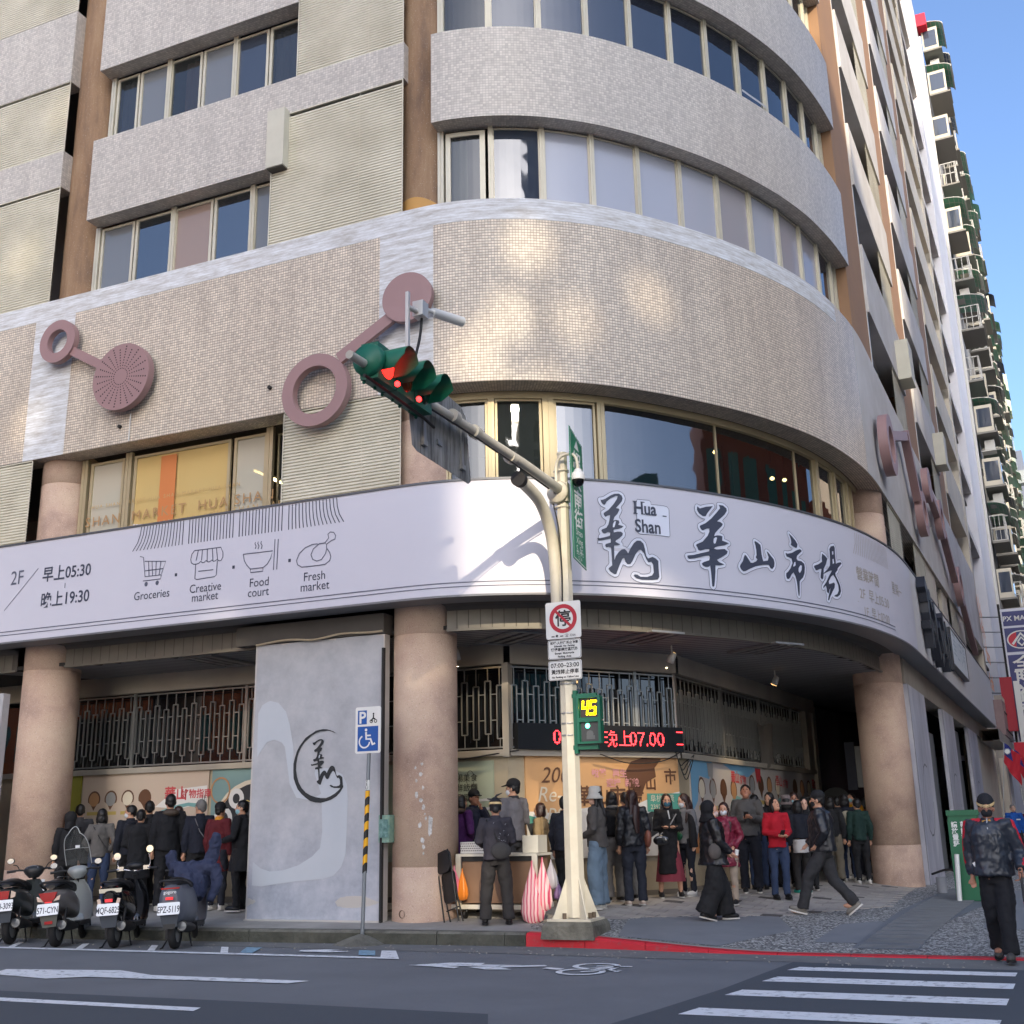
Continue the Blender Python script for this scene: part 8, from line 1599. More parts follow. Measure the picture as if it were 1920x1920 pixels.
# --- left crowd, backs to the street
for args in (
 (at(-.954, 16.1), 1.72, 0, 'person with dark hair and grey jacket beside the lime poster', dict(top=('coat', (62, 62, 66)), hair=('short', 0), bottom=('trousers', BLACK))),
 (at(-.968, 15.6), 1.62, .3, 'person in a black hooded jacket behind the windscreen scooter', dict(top=('coat', BLACK), hair=('hood', 0, 'hood', BLACK), bottom=('trousers', BLACK), sh=.95)),
 (at(-.998, 15.9), 1.66, .2, 'person in dark coat half hidden by the left column', dict(top=('coat', (40, 46, 34)), hair=('short', 0), bottom=('trousers', BLACK))),
 (at(-.922, 15.7), 1.66, -.1, 'woman in a grey jacket and blue jeans with dark bobbed hair', dict(top=('coat', (98, 95, 92), .88), hair=('bob', 0), bottom=('trousers', DENIM, .9), sh=.92, arms=('pocket', 'pocket'), extra=lambda b, C, up, hp, AR, k: C(MB().tube([up((-.12, -.12, 1.4)), up((.0, -.145, 1.2)), up((.14, -.14, 1.0))], .008, 6), 'strap', cm((40, 40, 42)), fz=False))),
 (at(-.882, 16.0), 1.68, .5, 'man in a navy jacket with a white mask turned to the side', dict(top=('coat', NAVY, .8, 1.1), hair=('short', 0), mask='white', head=(.9, 0), bottom=('trousers', BLACK))),
 (at(-.868, 15.6), 1.64, -.2, 'person in a long black coat between the grey jacket and the tall man', dict(top=('coat', BLACK, .55, 1.1), hair=('short', 0), bottom=('trousers', BLACK), arms=('belly', 'belly'))),
 (at(-.856, 16.2), 1.73, .9, 'man with cropped hair in black facing right in the left crowd', dict(top=('coat', BLACK), hair=('thin', 0), head=(-.9, 0), bottom=('trousers', BLACK))),
 (at(-.829, 15.75), 1.86, .1, 'tallest man in black hooded jacket in the left crowd', dict(top=('coat', (16, 18, 24), .82, 1.12), hair=('short', 0), bottom=('trousers', BLACK, 1.1), extra=child_bag((66, 54, 44), (0, -.11, 1.42), (.13, .07, .06), nm='hood_fold'), shoe=W_)),
 (at(-.818, 16.35), 1.62, .3, 'person in a brown hat behind the tallest man', dict(top=('coat', NAVY), hair=('bob', 1), bottom=('trousers', BLACK), sh=.92)),
 (at(-.789, 15.9), 1.74, .25, 'grey-haired man in a dark blue jacket with a shoulder strap', dict(top=('coat', (22, 27, 42), .82, 1.05), hair=('short', 2), head=(.5, 0), bottom=('trousers', BLACK), extra=lambda b, C, up, hp, AR, k: C(MB().tube([up((-.12, -.14, 1.4)), up((-.04, -.165, 1.2)), up((.12, -.16, 1.0))], .008, 6), 'strap', cm((120, 120, 124)), fz=False))),
 (at(-.764, 15.85), 1.68, -.6, 'person in a dark red coat with a yellow collar', dict(top=('coat', (92, 22, 30), .6, 1, (206, 140, 40)), hair=('cap', 0), bottom=('trousers', NAVY), shoe=W_, sh=.95)),
 (at(-.735, 15.75), 1.72, 1.1, 'man in a black coat and mask beside the grey hoarding', dict(top=('coat', (18, 20, 26), .6, 1.1), hair=('short', 0), mask='cyan', head=(.4, 0), bottom=('trousers', BLACK), arms=('work', 'work')))):
    (x, y), h, r, lab, kw = args; person((x, y), h, away(x, y)+r, lab, G1, **kw)
# --- around the cart
def vend(b, C, up, hp, AR, k):
    C(MB().ell(up((.06, -.2, .98)), (.15, .05, .12), 8, 12), 'shoulder_bag', cm((50, 50, 52)), .012, 1, ()); C(MB().tube([up((-.14, -.12, 1.42)), up((-.02, -.165, 1.2)), up((.06, -.2, 1.05))], .012, 6), 'strap', cm((36, 36, 38)), fz=False)
    m = MB()
    for i in range(30):
        a = R(-160)+rnd(0, 2.4); z = rnd(1.0, 1.36); p = up((.192*math.cos(a), .138*math.sin(a)-.012, z)); q = up((.196*math.cos(a+.12), .142*math.sin(a+.12)-.012, z+rnd(-.03, .03))); m.tube([p, p.lerp(q, .5)+V((0, -.003, .004)), q], [.001, .004, .001], 4)
    C(m, 'pale_fleck', cm((170, 172, 180)), fz=False)
    C(MB().tube([hp(-.02, -.03, .13), hp(.02, -.1, .17), hp(.1, -.12, .2)], [.02, .016, .004], 6).tube([hp(-.04, -.05, .12), hp(-.12, -.08, .13)], [.02, .006], 6).tube([hp(0, -.06, .13), hp(.09, -.03, .14)], [.018, .005], 6), 'headscarf_knot', cm((62, 64, 70)), fz=False)
person((-6.72, 15.02), 1.66, away(-6.7, 15)+.05, 'vendor in a dark flecked jacket seen from behind at the cart', None, top=('coat', (52, 50, 58), .84, 1.16), hair=('beanie', 0), bottom=('trousers', (44, 42, 42), 1.35), arms=('work', 'work'), legs='apart', shoe=B_, fine=True, extra=vend, head=(0, R(12)), lean=.06)
person(at(-.484, 16.3), 1.66, away(-7.9, 16.3)-.7, 'woman in a purple coat with a fur hood left of the cart', None, top=('coat', (74, 26, 88), .62, 1.08, (70, 50, 44)), hair=('bob', 0), head=(-.3, 0), bottom=('trousers', DENIM), arms=('belly', 'belly'), sh=.94, extra=child_bag((62, 46, 40), (0, -.06, 1.44), (.15, .12, .05), nm='fur_hood'))
person(at(-.470, 16.65), 1.72, toward(-7.7, 16.6)+.6, 'man in a black cap and navy jacket with his hand at his face', None, top=('coat', (22, 28, 50)), hair=('cap', 0), arms=('face', 'down'), bottom=('trousers', BLACK), skin=1)
person(at(-.499, 16.5), 1.6, away(-8.2, 16.5), 'person in black half hidden behind the middle column', None, top=('coat', BLACK), hair=('bob', 0), bottom=('trousers', BLACK))
person(at(-.4285, 16.55), 1.86, away(-7, 16.5)+.75, 'tall man in a grey hooded jacket and black cap behind the vendor', None, top=('coat', (108, 106, 110), .86, 1.12, (48, 48, 52)), hair=('cap', 0), mask='white', head=(.5, 0), bottom=('trousers', (60, 60, 62), 1.1), extra=child_bag((196, 196, 200), (-.2, .12, 1.2), (.09, .07, .12), nm='white_bag'), arms=('work', 'work'))
person(at(-.402, 17.0), 1.5, away(-6.8, 17)+1.2, 'person in a tan coat behind the large pink bags', None, top=('coat', (150, 128, 92), .5, 1.05), hair=('bob', 1), bottom=('trousers', BLACK), sh=.92)
person(at(-.378, 16.6), 1.62, away(-6.3, 16.5)-.5, 'person in a navy jacket hidden behind the traffic pole', None, top=('coat', NAVY, .84), hair=('short', 0), bottom=('trousers', BLACK))
# --- the queue
def scarfed(col): return lambda b, C, up, hp, AR, k: C(MB().tube([up((-.08, .04, 1.43)), up((0, .1, 1.36)), up((.04, .13, 1.1))], [.045, .05, .03], 8), 'scarf', cm(col), fz=False)
person(at(-.3475, 16.75), 1.74, away(-5.8, 16.7)+1.25, 'woman in a white bucket hat, grey jacket and wide pale jeans', G2, top=('coat', (84, 80, 76), .84, 1.05), hair=('long', 0, 'bucket', (204, 202, 192)), head=(.35, 0), bottom=('trousers', (110, 130, 146), 1.75), shoe=W_, sh=.92, skin=2, arms=('belly', 'belly'), fine=True)
person(at(-.3325, 17.6), 1.66, away(-5.9, 17.6)+.4, 'person in a black top and pale grey trousers with a grey scarf', G2, top=('coat', (26, 26, 28), .98, 1.05), hair=('bob', 0), bottom=('trousers', (132, 128, 122), 1.3), shoe=BW, extra=child_bag((98, 98, 96), (0, -.02, 1.45), (.11, .1, .05), nm='scarf'))
person(at(-.3195, 18.1), 1.66, away(-5.7, 18)+.3, 'person in grey trousers just left of the brown-haired woman', G2, top=('coat', (58, 58, 60)), hair=('short', 0), bottom=('trousers', (120, 118, 114), 1.2), shoe=BW)
person(at(-.3135, 17.35), 1.70, away(-5.4, 17.3)+.2, 'woman with very long brown hair in a black quilted jacket', G2, top=('puffer', (28, 30, 36), .84, 1.15), hair=('long', 1), bottom=('trousers', (34, 38, 50), 1.1), shoe=(M_shc, M_sole), sh=.94, fine=True, extra=lambda b, C, up, hp, AR, k: (C(MB().ell(up((.22, -.02, .98)), (.06, .12, .15), 8, 12), 'brown_bag', cm((136, 82, 64), .5), .012, 1, ()), C(MB().tube([up((.05, -.08, 1.44)), up((.03, -.15, 1.25)), up((.04, -.16, 1.05))], [(.08, .05), (.085, .04), (.05, .02)], 10), 'long_hair', M_hair[1], fz=False)))
def blk(b, C, up, hp, AR, k):
    C(MB().ell(up((.14, .16, .93)), (.15, .04, .09), 8, 12), 'belt_bag', cm((24, 24, 26), .25, coat=1), .012, 1, ()); C(MB().tube([up((-.14, .13, 1.36)), up((0, .165, 1.15)), up((.2, .13, .98))], .01, 6), 'strap', cm((150, 150, 150)), fz=False); C(MB().cyl(up((0, .135, 1.42)), up((-.02, .15, 1.28)), .012, 6), 'pale_cord', cm((210, 210, 210)), fz=False)
person(at(-.2815, 18.55), 1.62, toward(-5.2, 18.5)+.15, 'woman in a long black coat, rose skirt and blue mask', G2, top=('coat', (14, 14, 18), .38, 1.08), hair=('long', 0), mask='blue', bottom=('skirt', (130, 48, 62), 1.05, .26), arms=('cross', 'cross'), sh=.92, extra=blk, legs='apart', fine=True)
person(at(-.2655, 18.95), 1.62, toward(-5, 19)-.7, 'woman in grey top and open black coat with a small green bag', G2, top=('coat', (112, 112, 114), .86, .98), hair=('long', 1), mask='white', head=(-.4, .2), bottom=('trousers', NAVY, .85), shoe=W_, sh=.9, skin=2, extra=lambda b, C, up, hp, AR, k: (C(MB().ell(up((.02, .17, .99)), (.09, .04, .07), 8, 12), 'green_bag', cm((20, 92, 62), .5), .012, 1, ()), C(MB().tube([up((-.03, .13, 1.4)), up((.0, .17, 1.05))], .007, 6), 'strap', cm((20, 60, 44)), fz=False), C(MB().tube([up((-.15, 0, 1.38)), up((-.19, .04, 1.1)), up((-.2, .04, .8))], [.07, .07, .08], 10).tube([up((.15, 0, 1.38)), up((.19, .04, 1.1)), up((.2, .04, .8))], [.07, .07, .08], 10), 'open_coat', cm((18, 18, 22)), .014, 2, ((.1, .02),))))
person(at(-.2425, 16.45), 1.60, away(-4, 16.4)-1.35, 'woman in a black hooded jacket walking to the right with a can', None, top=('leather', (20, 20, 24), .78, 1.2), hair=('hood', 0, 'hood', (16, 16, 20)), mask='pink', head=(-.15, 0), bottom=('trousers', (22, 22, 24), 2.3), legs='step', arms=('swingf', 'swingf'), shoe=BW, sh=.94, fine=True, extra=lambda b, C, up, hp, AR, k: (C(MB().cyl(AR[1][2]+V((0, .07, -.03)), AR[1][2]+V((0, .09, .05)), .028, 10), 'drink_can', M_sgnw, fz=False), C(MB().ell(up((.21, -.02, .98)), (.06, .1, .12), 8, 12), 'grey_bag', cm((90, 84, 80)), .012, 1, ())))
person(at(-.2305, 18.3), 1.54, toward(-4.3, 18.2)-.15, 'woman in a dark pink quilted coat and cream trousers with a mask', G2, top=('puffer', (128, 30, 56), .62, 1.12), hair=('long', 1), mask='white', bottom=('trousers', (176, 160, 142), .95), shoe=BW, sh=.92, arms=('pocket', 'pocket'), fine=True)
person(at(-.2105, 20.0), 1.78, toward(-4.4, 20), 'man in a dark grey jacket looking at his phone', G2, top=('coat', (84, 82, 80), .88, 1.18), hair=('thin', 0), head=(0, -.35), bottom=('trousers', (26, 28, 38), 1.15), arms=('phone', 'phone'), skin=1, fine=True, extra=lambda *a: phone(*a))
person(at(-.2035, 20.9), 1.62, away(-4.2, 20.9), 'person in blue jeans standing behind the man with the phone', G2, top=('coat', BLACK), hair=('bob', 0), bottom=('trousers', DENIM), shoe=B_)
person(at(-.1905, 21.3), 1.66, toward(-4, 21.3)-.4, 'person whose face is lit orange by the wall spotlight', G2, top=('coat', BLACK), hair=('long', 0), bottom=('trousers', BLACK), head=(0, .1))
person(at(-.1865, 19.5), 1.60, toward(-3.7, 19.5)+.35, 'woman in a bright red jacket and jeans looking at her phone', G2, top=('coat', (182, 16, 38), .84, 1.08), hair=('bob', 0), head=(.2, -.35), bottom=('trousers', DENIM), arms=('phonelow', 'phonelow'), shoe=B_, sh=.94, fine=True, extra=lambda *a: phone(*a))
person(at(-.1765, 21.0), 1.58, away(-3.7, 21), 'person in a wide grey-pink hat behind the red jacket', G2, top=('coat', BLACK), hair=('bob', 0, 'bucket', (120, 108, 106)), bottom=('trousers', BLACK))
person(at(-.170, 21.5), 1.66, toward(-3.6, 21.5)+.1, 'older person in glasses and a pale blue surgical mask', G2, top=('coat', NAVY), hair=('short', 1), mask='cyan', bottom=('trousers', BLACK), skin=1)
person(at(-.1675, 20.5), 1.54, away(-3.5, 20.4)+.5, 'person in a navy sweater with a white hem over black trousers', G2, top=('coat', (22, 26, 38), .95, 1.12), hair=('bob', 0), bottom=('trousers', (34, 32, 32), 1.1), shoe=(mat('shoe_teal', (20, 150, 136), .6), M_sole), sh=.95, extra=lambda b, C, up, hp, AR, k: C(MB().tube([up((0, 0, .98)), up((0, 0, .74))], [(.2, .145), (.215, .155)], 18), 'white_hem', cm((196, 194, 192)), .014, 2, ((.08, .02),)))
person(at(-.162, 21.2), 1.58, toward(-3.4, 21)+.1, 'woman in black with long hair looking toward the road', G2, top=('coat', BLACK), hair=('long', 0), bottom=('trousers', BLACK), sh=.92, skin=2)
person(at(-.1495, 17.75), 1.74, away(-2.7, 17.7)+1.45, 'person in a black leather jacket striding to the left past the queue', None, top=('leather', (34, 36, 42), .84, 1.22), hair=('short', 0, 'cap', (24, 24, 26)), mask='black', bottom=('trousers', (48, 48, 50), 1.3), legs='walk', arms=('pocket', 'swingf'), shoe=(M_shg, M_sole), fine=True, extra=lambda b, C, up, hp, AR, k: C(MB().tube([up((.1, .12, 1.42)), up((.13, .15, 1.2))], .018, 6), 'white_strap', cm((200, 202, 206)), fz=False))
for (x, y), h, r, lab, kw in (
 (at(-.1405, 23.4), 1.6, 0, 'person in a black sweater and khaki trousers just right of the striding man', dict(top=('coat', (24, 25, 28), .9, 1.1), hair=('bob', 0), bottom=('trousers', (112, 104, 88), 1.3))),
 (at(-.1345, 24.6), 1.62, .2, 'person in a dark coat and pale trousers in the far queue', dict(top=('coat', CHAR, .7), hair=('short', 0), bottom=('trousers', (140, 138, 134), 1.1), shoe=W_)),
 (at(-.1285, 23.9), 1.66, .1, 'person wearing a cream backpack in the far queue', dict(top=('coat', NAVY), hair=('bob', 0), bottom=('trousers', DENIM), shoe=W_, extra=child_bag((176, 168, 146), (0, -.2, 1.18), (.15, .09, .2), nm='backpack'))),
 (at(-.1225, 24.9), 1.70, 2.6, 'man in a mustard yellow jacket and mask looking down', dict(top=('coat', (200, 142, 20), .92, 1.1), hair=('short', 0), mask='cyan', head=(0, -.4), bottom=('trousers', (20, 24, 38)), arms=('phone', 'phone'), shoe=W_)),
 (at(-.1185, 23.6), 1.6, .4, 'person in a dark green jacket in front of the yellow jacket', dict(top=('coat', (20, 50, 44)), hair=('short', 0), bottom=('trousers', BLACK), shoe=W_)),
 (at(-.1125, 25.4), 1.62, .2, 'person in a long dusty pink coat near the right column', dict(top=('coat', (128, 74, 66), .4, 1.05), hair=('bob', 0), bottom=('trousers', BLACK), shoe=W_, sh=.93)),
 (at(-.1085, 26.4), 1.64, .1, 'person in a dark coat and grey hat behind the right column', dict(top=('coat', NAVY, .7), hair=('bob', 0, 'bucket', (70, 70, 74)), bottom=('trousers', BLACK), shoe=W_)),
 (at(-.132, 26.3), 1.64, 0, 'person in black at the dark end of the arcade', dict(top=('coat', BLACK), hair=('short', 0), bottom=('trousers', BLACK)))):
    person((x, y), h, away(x, y)+r, lab, G2, **kw)
# --- the old man with a stick at the corner
def oldman(b, C, up, hp, AR, k):
    M_rd = cm((196, 18, 44), .6)
    for Am, s in ((AR[0], -1), (AR[1], 1)):
        m = MB(); off = V((s*.052, .012, .012)); m.tube([up((s*.07, .045, 1.452)), up((s*.15, .03, 1.448)), Am[0]+V((s*.062, .01, .045)), Am[0].lerp(Am[1], .5)+off*1.2, Am[1]+off, Am[1].lerp(Am[2], .5)+off*.9, Am[2]+off*.75-V((0, 0, -.03))], [(.012, .03), (.012, .036), (.02, .036), (.02, .038), (.016, .035), (.014, .03), (.012, .026)], 10)
        C(m, 'red_sleeve_panel', M_rd, .012, 2, ())
    C(MB().tube([up((0, .085, 1.47)), up((.0, .152, 1.36)), up((.004, .16, 1.15)), up((.012, .168, .9))], .007, 6), 'zip', cm((190, 192, 196), .3), fz=False); C(MB().cbox(up((.10, .158, 1.22)), (.07, .006, .018)), 'chest_mark', cm((170, 168, 150)), fz=False); C(MB().cbox(up((.17, .145, .98)), (.035, .01, .06), ry=R(30)), 'white_tissue', M_sgnw, fz=False)
    C(MB().tube([up((-.03, .06, 1.44)), up((.05, .085, 1.42))], [.02, .024], 8), 'yellow_scarf', cm((196, 150, 70)), fz=False)
    h = AR[0][2]+V((0, .03, -.03)); ft = V((AR[0][2].x-.02, AR[0][2].y+.26, .015))
    s_ = C(MB().tube([h+V((-.0, .05, .03)), h+V((0, -.06, .028))], .014, 8).tube([h, h.lerp(ft, .33)], .0135, 8), 'stick_handle', M_blk, fz=False); C(MB().tube([h.lerp(ft, .32), ft], [.011, .009], 8), 'walking_stick', cm((130, 34, 50), .4), fz=False); C(MB().cyl(ft, ft-V((0, 0, .02)), .016, 8), 'stick_tip', M_blk, fz=False)
    for s in (-1, 1): C(MB().tube([hp(s*.03+.02*math.cos(a*.6), .1, .005+.017*math.sin(a*.6)) for a in range(11)], .002, 4), 'spectacle_rim', cm((90, 84, 80), .3), fz=False)
person((-.27, 13.95), 1.70, toward(-.27, 13.95)-.1, 'elderly man in a black and red jacket and black beanie walking with a stick', None, skin=1, top=('leather', (44, 50, 60), .84, 1.28), hair=('beanie', 2), mask='black', head=(.1, 0), bottom=('trousers', (18, 20, 26), 1.35), arms=('cane', 'down'), legs='step', shoe=(mat('shoe_dusty', (70, 68, 66), .7), M_blk), fine=True, extra=oldman)
# --- far along the street
person((-.0, 36.0), 1.64, toward(-.1, 36)+.1, 'far person in a bright blue jacket at the right edge', None, top=('coat', (28, 92, 178), .88, 1.1), hair=('short', 2), bottom=('trousers', (40, 42, 48)), skin=2, extra=lambda b, C, up, hp, AR, k: [C(MB().cbox(up((s*.1, .15, 1.26)), (.11, .012, .035)), 'pale_stripe', M_sgnw, fz=False) for s in (-1, 1)])
person((.45, 37.5), 1.6, toward(.4, 37), 'far person in a maroon coat beside the blue jacket', None, top=('coat', (110, 24, 36), .7, 1.1, (190, 200, 180)), hair=('bob', 1), bottom=('trousers', BLACK), mask='white')
bake_all()
# ================================================================ down the side street
def KX_(K, y, z): return V(((K+math.sin(RA)*y)/math.cos(RA), y, z))
M_nw = mat('neighbour_wall', (150, 150, 152), .85, var=(.6, (126, 126, 128), .3)); M_awn = mat('green_awning', (72, 140, 112), .35, var=(1.5, (92, 160, 132), .3)); M_awn2 = mat('grey_awning', (104, 112, 118), .4); M_awn3 = mat('dark_blue_awning', (40, 60, 84), .4); M_balb = mat('cream_balcony', (192, 186, 168), .7, var=(1, (160, 156, 144), .3)); M_rail = mat('pale_rail', (168, 168, 164), .5); M_und = mat('balcony_underside', (120, 118, 112), .9)
def K3(y, z, o, K=-3.0): return KX_(K+o, y, z)
def kbox(mb, y0, y1, z0, z1, o0, o1, K=-3.0):
    P = [K3(y, z, o, K) for z in (z0, z1) for y in (y0, y1) for o in (o0, o1)]
    for q in ((0, 1, 3, 2), (4, 6, 7, 5), (0, 4, 5, 1), (2, 3, 7, 6), (0, 2, 6, 4), (1, 5, 7, 3)): mb.face([P[i] for i in q])
    return mb
nb = thing('neighbour_building', 'tall grey apartment block crowded with green awnings and caged balconies beyond the corner building', 'building', (2, 70, 0))
kbox(MB(), 68.6, 121, 0, 52, -20, 0).put('wall', M_nw, nb); kbox(MB(), 68.55, 68.75, 0, 51, 0, .16).put('white_pipe', M_rail, nb); kbox(MB(), 68.9, 69.0, 0, 51, 0, .1).put('drain_pipe', M_nw, nb)
# units: window box, cage, awning, air conditioner - each a part, meshes shared
def kmesh(fn, name, mt):
    mb = MB(); fn(mb); return mb.mesh(name, mt)
def bx(mb, a, b): mb.box(a, b)       # local: x out of the wall, y along it, z up
def m_awn(mb):
    rows = []; 
    for q in range(7):
        a = R(90)*q/6; rows.append([(1.25*math.sin(a)*1.0, y, .5*math.cos(a)-.1) for y in (0, .7, 1.4, 2.1, 2.8)])
    mb.grid(rows, False)
def m_ribs(mb):
    for q in range(7):
        a = R(90)*q/6; mb.box((1.25*math.sin(a)-.03, 0, .5*math.cos(a)-.1), (1.25*math.sin(a)+.03, 2.8, .5*math.cos(a)-.05))
    for y in (0, .7, 1.4, 2.1, 2.77): mb.tube([(1.26*math.sin(R(15*q)), y, .5*math.cos(R(15*q))-.09) for q in range(7)], .03, 4)
def m_cage(mb):
    for z in (0, .75, 1.5): mb.box((0, 0, z), (.95, 2.6, z+.06)) if z == 0 else (mb.box((.9, 0, z), (.95, 2.6, z+.05)), mb.box((0, 0, z), (.95, .05, z+.05)))
    for i in range(9): mb.box((.9, .32*i, 0), (.94, .32*i+.035, 1.5))
    for i in range(4): mb.box((.28*i, 0, 0), (.28*i+.03, .035, 1.5))
def m_boxw(mb): mb.box((0, 0, 0), (.9, 2.5, 1.7))
def m_glassw(mb): mb.face([(.91, .15, .3), (.91, 2.35, .3), (.91, 2.35, 1.5), (.91, .15, 1.5)]); mb.face([(.1, -.01, .3), (.8, -.01, .3), (.8, -.01, 1.5), (.1, -.01, 1.5)])
def m_ac(mb): mb.box((.2, .6, 0), (.75, 1.4, .6)); mb.box((.0, .55, -.08), (.8, 1.45, -.02))
def m_slab(mb): mb.box((0, -.15, 0), (1.05, 2.9, .12))
MS = {n: kmesh(f, n, mt) for n, f, mt in (('awning', m_awn, M_awn), ('awning_ribs', m_ribs, M_rail), ('cage', m_cage, M_rail), ('bay_window', m_boxw, M_balb), ('bay_glass', m_glassw, G_dk), ('air_conditioner', m_ac, mat('ac_unit', (176, 176, 172), .6)), ('balcony_slab', m_slab, M_und))}
MSb = {'awning2': kmesh(m_awn, 'awning', M_awn2), 'awning3': kmesh(m_awn, 'awning', M_awn3)}
Wn = wloc(nb); rs = random.Random(11)
for f_ in range(15):
    for j in range(14):
        y = 69.6+3.7*j; z = 3.6+3.35*f_
        if y+2.8 > 121: continue
        dxo = rs.uniform(0, .35); p = K3(y, z, dxo)-Wn; rot = (0, 0, -RA); sc_ = (rs.uniform(.85, 1.25), 1, 1); k = rs.random()
        if k < .5: clone(MS['bay_window'], 'bay_window', nb, p, rot, sc_); clone(MS['bay_glass'], 'bay_glass', nb, p, rot, sc_)
        else: clone(MS['cage'], 'cage', nb, p, rot, sc_)
        clone(MS['balcony_slab'], 'balcony_slab', nb, p-V((0, 0, .14)), rot, sc_)
        if rs.random() < .62:
            a = MS['awning'] if rs.random() < .72 else MSb[rs.choice(['awning2', 'awning3'])]; q = p+V((0, 0, 1.75+rs.uniform(-.1, .3))); clone(a, 'awning', nb, q, rot, sc_)
            if j < 5: clone(MS['awning_ribs'], 'awning_ribs', nb, q, rot, sc_)
        if rs.random() < .4: clone(MS['air_conditioner'], 'air_conditioner', nb, p+V((.1, 0, -.95)), rot)
o = kbox(MB(), 68.8, 69.9, 52, 52.9, -.3, .6).put('red_cloth', mat('red_cloth', (200, 20, 50), .7)); tag(o, 'bright red cloth hung at the roof edge of the apartment block', 'cloth')
# far towers
tw = thing('far_tower', 'pale green far apartment tower beyond the awning block', 'building', (3, 131, 0)); M_pg = mat('pale_green_wall', (172, 184, 160), .85, var=(.3, (160, 172, 150), .3)); kbox(MB(), 126, 148, 0, 48.2, -25, 0, -1.9).put('wall', M_pg, tw); kbox(MB(), 127, 130, 44, 48.3, 0, .5, -1.9).put('corner_block', M_pg, tw)
for f_ in range(14):
    for y in (133, 140): kbox(MB(), y, y+3, 3+3.2*f_, 4.6+3.2*f_, .0, .06, -1.9).put('window', G_dk, tw)
    if f_ % 3 == 0: kbox(MB(), 144, 145.5, 2+3.2*f_, 3.6+3.2*f_, 0, .9, -1.9).put('air_conditioner', M_awn2, tw)
tw = thing('far_tower', 'dark slate-blue far tower behind the pale green one', 'building', (4, 150, 0)); kbox(MB(), 149, 190, 0, 46, -25, 0, -1.2).put('wall', mat('slate_wall', (92, 100, 118), .8), tw)
for f_ in range(13): kbox(MB(), 150, 188, 3+3.3*f_, 4.5+3.3*f_, 0, .06, -1.2).put('window', G_mir, tw)
tw = thing('far_tower', 'hazy grey far building at the end of the side street', 'building', (6, 200, 0)); kbox(MB(), 195, 300, 0, 40, -25, 0, .8).put('wall', mat('far_wall', (176, 176, 180), .9), tw)
# lower shop front and signs of the neighbour
M_lat = mat('sign_frame_metal', (120, 124, 130), .5, metal=.4)
vs = thing('vertical_shop_sign', 'tall violet-blue vertical shop sign with white characters at the right edge', 'sign', (.9, 56, 4.6)); M_px = mat('sign_violet', (58, 62, 116), .45); M_pxw = mat('sign_pale', (216, 218, 226), .5)
x0 = .66; fn = lambda x, z, d=0: V((x0+x, 56-d, z)); xw = 1.32
MB().box((x0-.08, 56, 4.6), (x0+xw+.06, 56.3, 10.75)).put('cabinet', M_pxw, vs)
for a, b in ((9.95, 10.62), (8.75, 9.85), (4.75, 8.62)):
    mb = MB(); mb.face([fn(0, a, .01), fn(xw, a, .01), fn(xw, b, .01), fn(0, b, .01)]); mb.put('panel', M_px, vs)
mb = MB(); letter(mb, 'PX MART', lambda x, y: fn(xw/2+x, 10.18+y, .02), .32, offset=.006); mb.put('letters', M_sgnw, vs)
mb = MB(); letter(mb, '全\n聯\n福\n利\n中\n心', lambda x, y: fn(xw/2+x, 7.95+y, .02), .74, lh=.88, offset=.014, xs=1.35); mb.put('letters', M_sgnw, vs)
mb = MB(); mb.face([fn(xw/2+.6*math.cos(a*.2618), 9.3+.42*math.sin(a*.2618), .016) for a in range(24)]); mb.put('emblem_disc', M_sgnw, vs)
mb = MB(); mb.face([fn(xw/2+.54*math.cos(a*.2618), 9.3+.37*math.sin(a*.2618), .019) for a in range(24)]); mb.put('emblem_field', M_px, vs)
mb = MB(); mb.face([fn(xw/2+.54*math.cos(a*.2618+1.9), 9.3+.37*math.sin(a*.2618+1.9), .021) for a in range(10)]); mb.put('emblem_red', mat('emblem_red', (200, 40, 60), .5), vs)
mb = MB(); strip2(mb, [(xw/2-.38, 9.1), (xw/2, 9.58), (xw/2+.38, 9.1)], .11, lambda x, z: fn(x, z, .024)); strip2(mb, [(xw/2-.16, 9.2), (xw/2, 9.4), (xw/2+.16, 9.2), (xw/2, 9.02), (xw/2-.16, 9.2)], .08, lambda x, z: fn(x, z, .025)); mb.put('emblem_mark', M_sgnw, vs)
for i in range(9):
    z = 4.8+.7*i; mb = MB(); mb.tube([(x0-.05, 56.1, z), (-.35, 56.2, z+.1)], .03, 5); mb.put('sign_bracket', M_lat, vs)
kbox(MB(), 55.6, 55.8, 5.2, 7.6, .25, .75).put('red_panel', mat('red_panel', (170, 40, 52), .6), vs); kbox(MB(), 55.6, 55.8, 4.6, 7.4, .8, 1.05).put('white_panel', M_sgnw, vs); kbox(MB(), 56, 56.12, 4.6, 11, .55, .65).put('lattice_post', M_dark, vs)
# orange tube lettering on the end pier
M_or = mat('orange_letters', (226, 136, 50), .5, emit=None); ol = thing('wall_lettering', 'orange raised lettering on the pale end wall of the corner building', 'sign', F(s_of_y(51), 8, .05)); k0 = s_of_y(50.2)
for P in ([(0, 10.4), (.5, 9.9), (1.2, 9.7)], [(.4, 10.6), (.6, 9.6), (.3, 9.1)], [(1, 10.3), (1.2, 9.3), (1.8, 8.9)], [(.2, 9.3), (1.0, 9.1), (1.6, 8.3)]):
    mb = MB(); strip2(mb, P, .14, lambda s, z: F(k0+s, z, .12)); strip2(mb, P, .14, lambda s, z: F(k0+s, z, .06)); mb.put('brush_stroke', M_or, ol)
mb = MB(); letter(mb, 'bistro\n& café', lambda x, y: F(k0+2.2+x, 7.9+y, .1), .95, lh=1.2, offset=.02); mb.put('letters', M_or, ol)
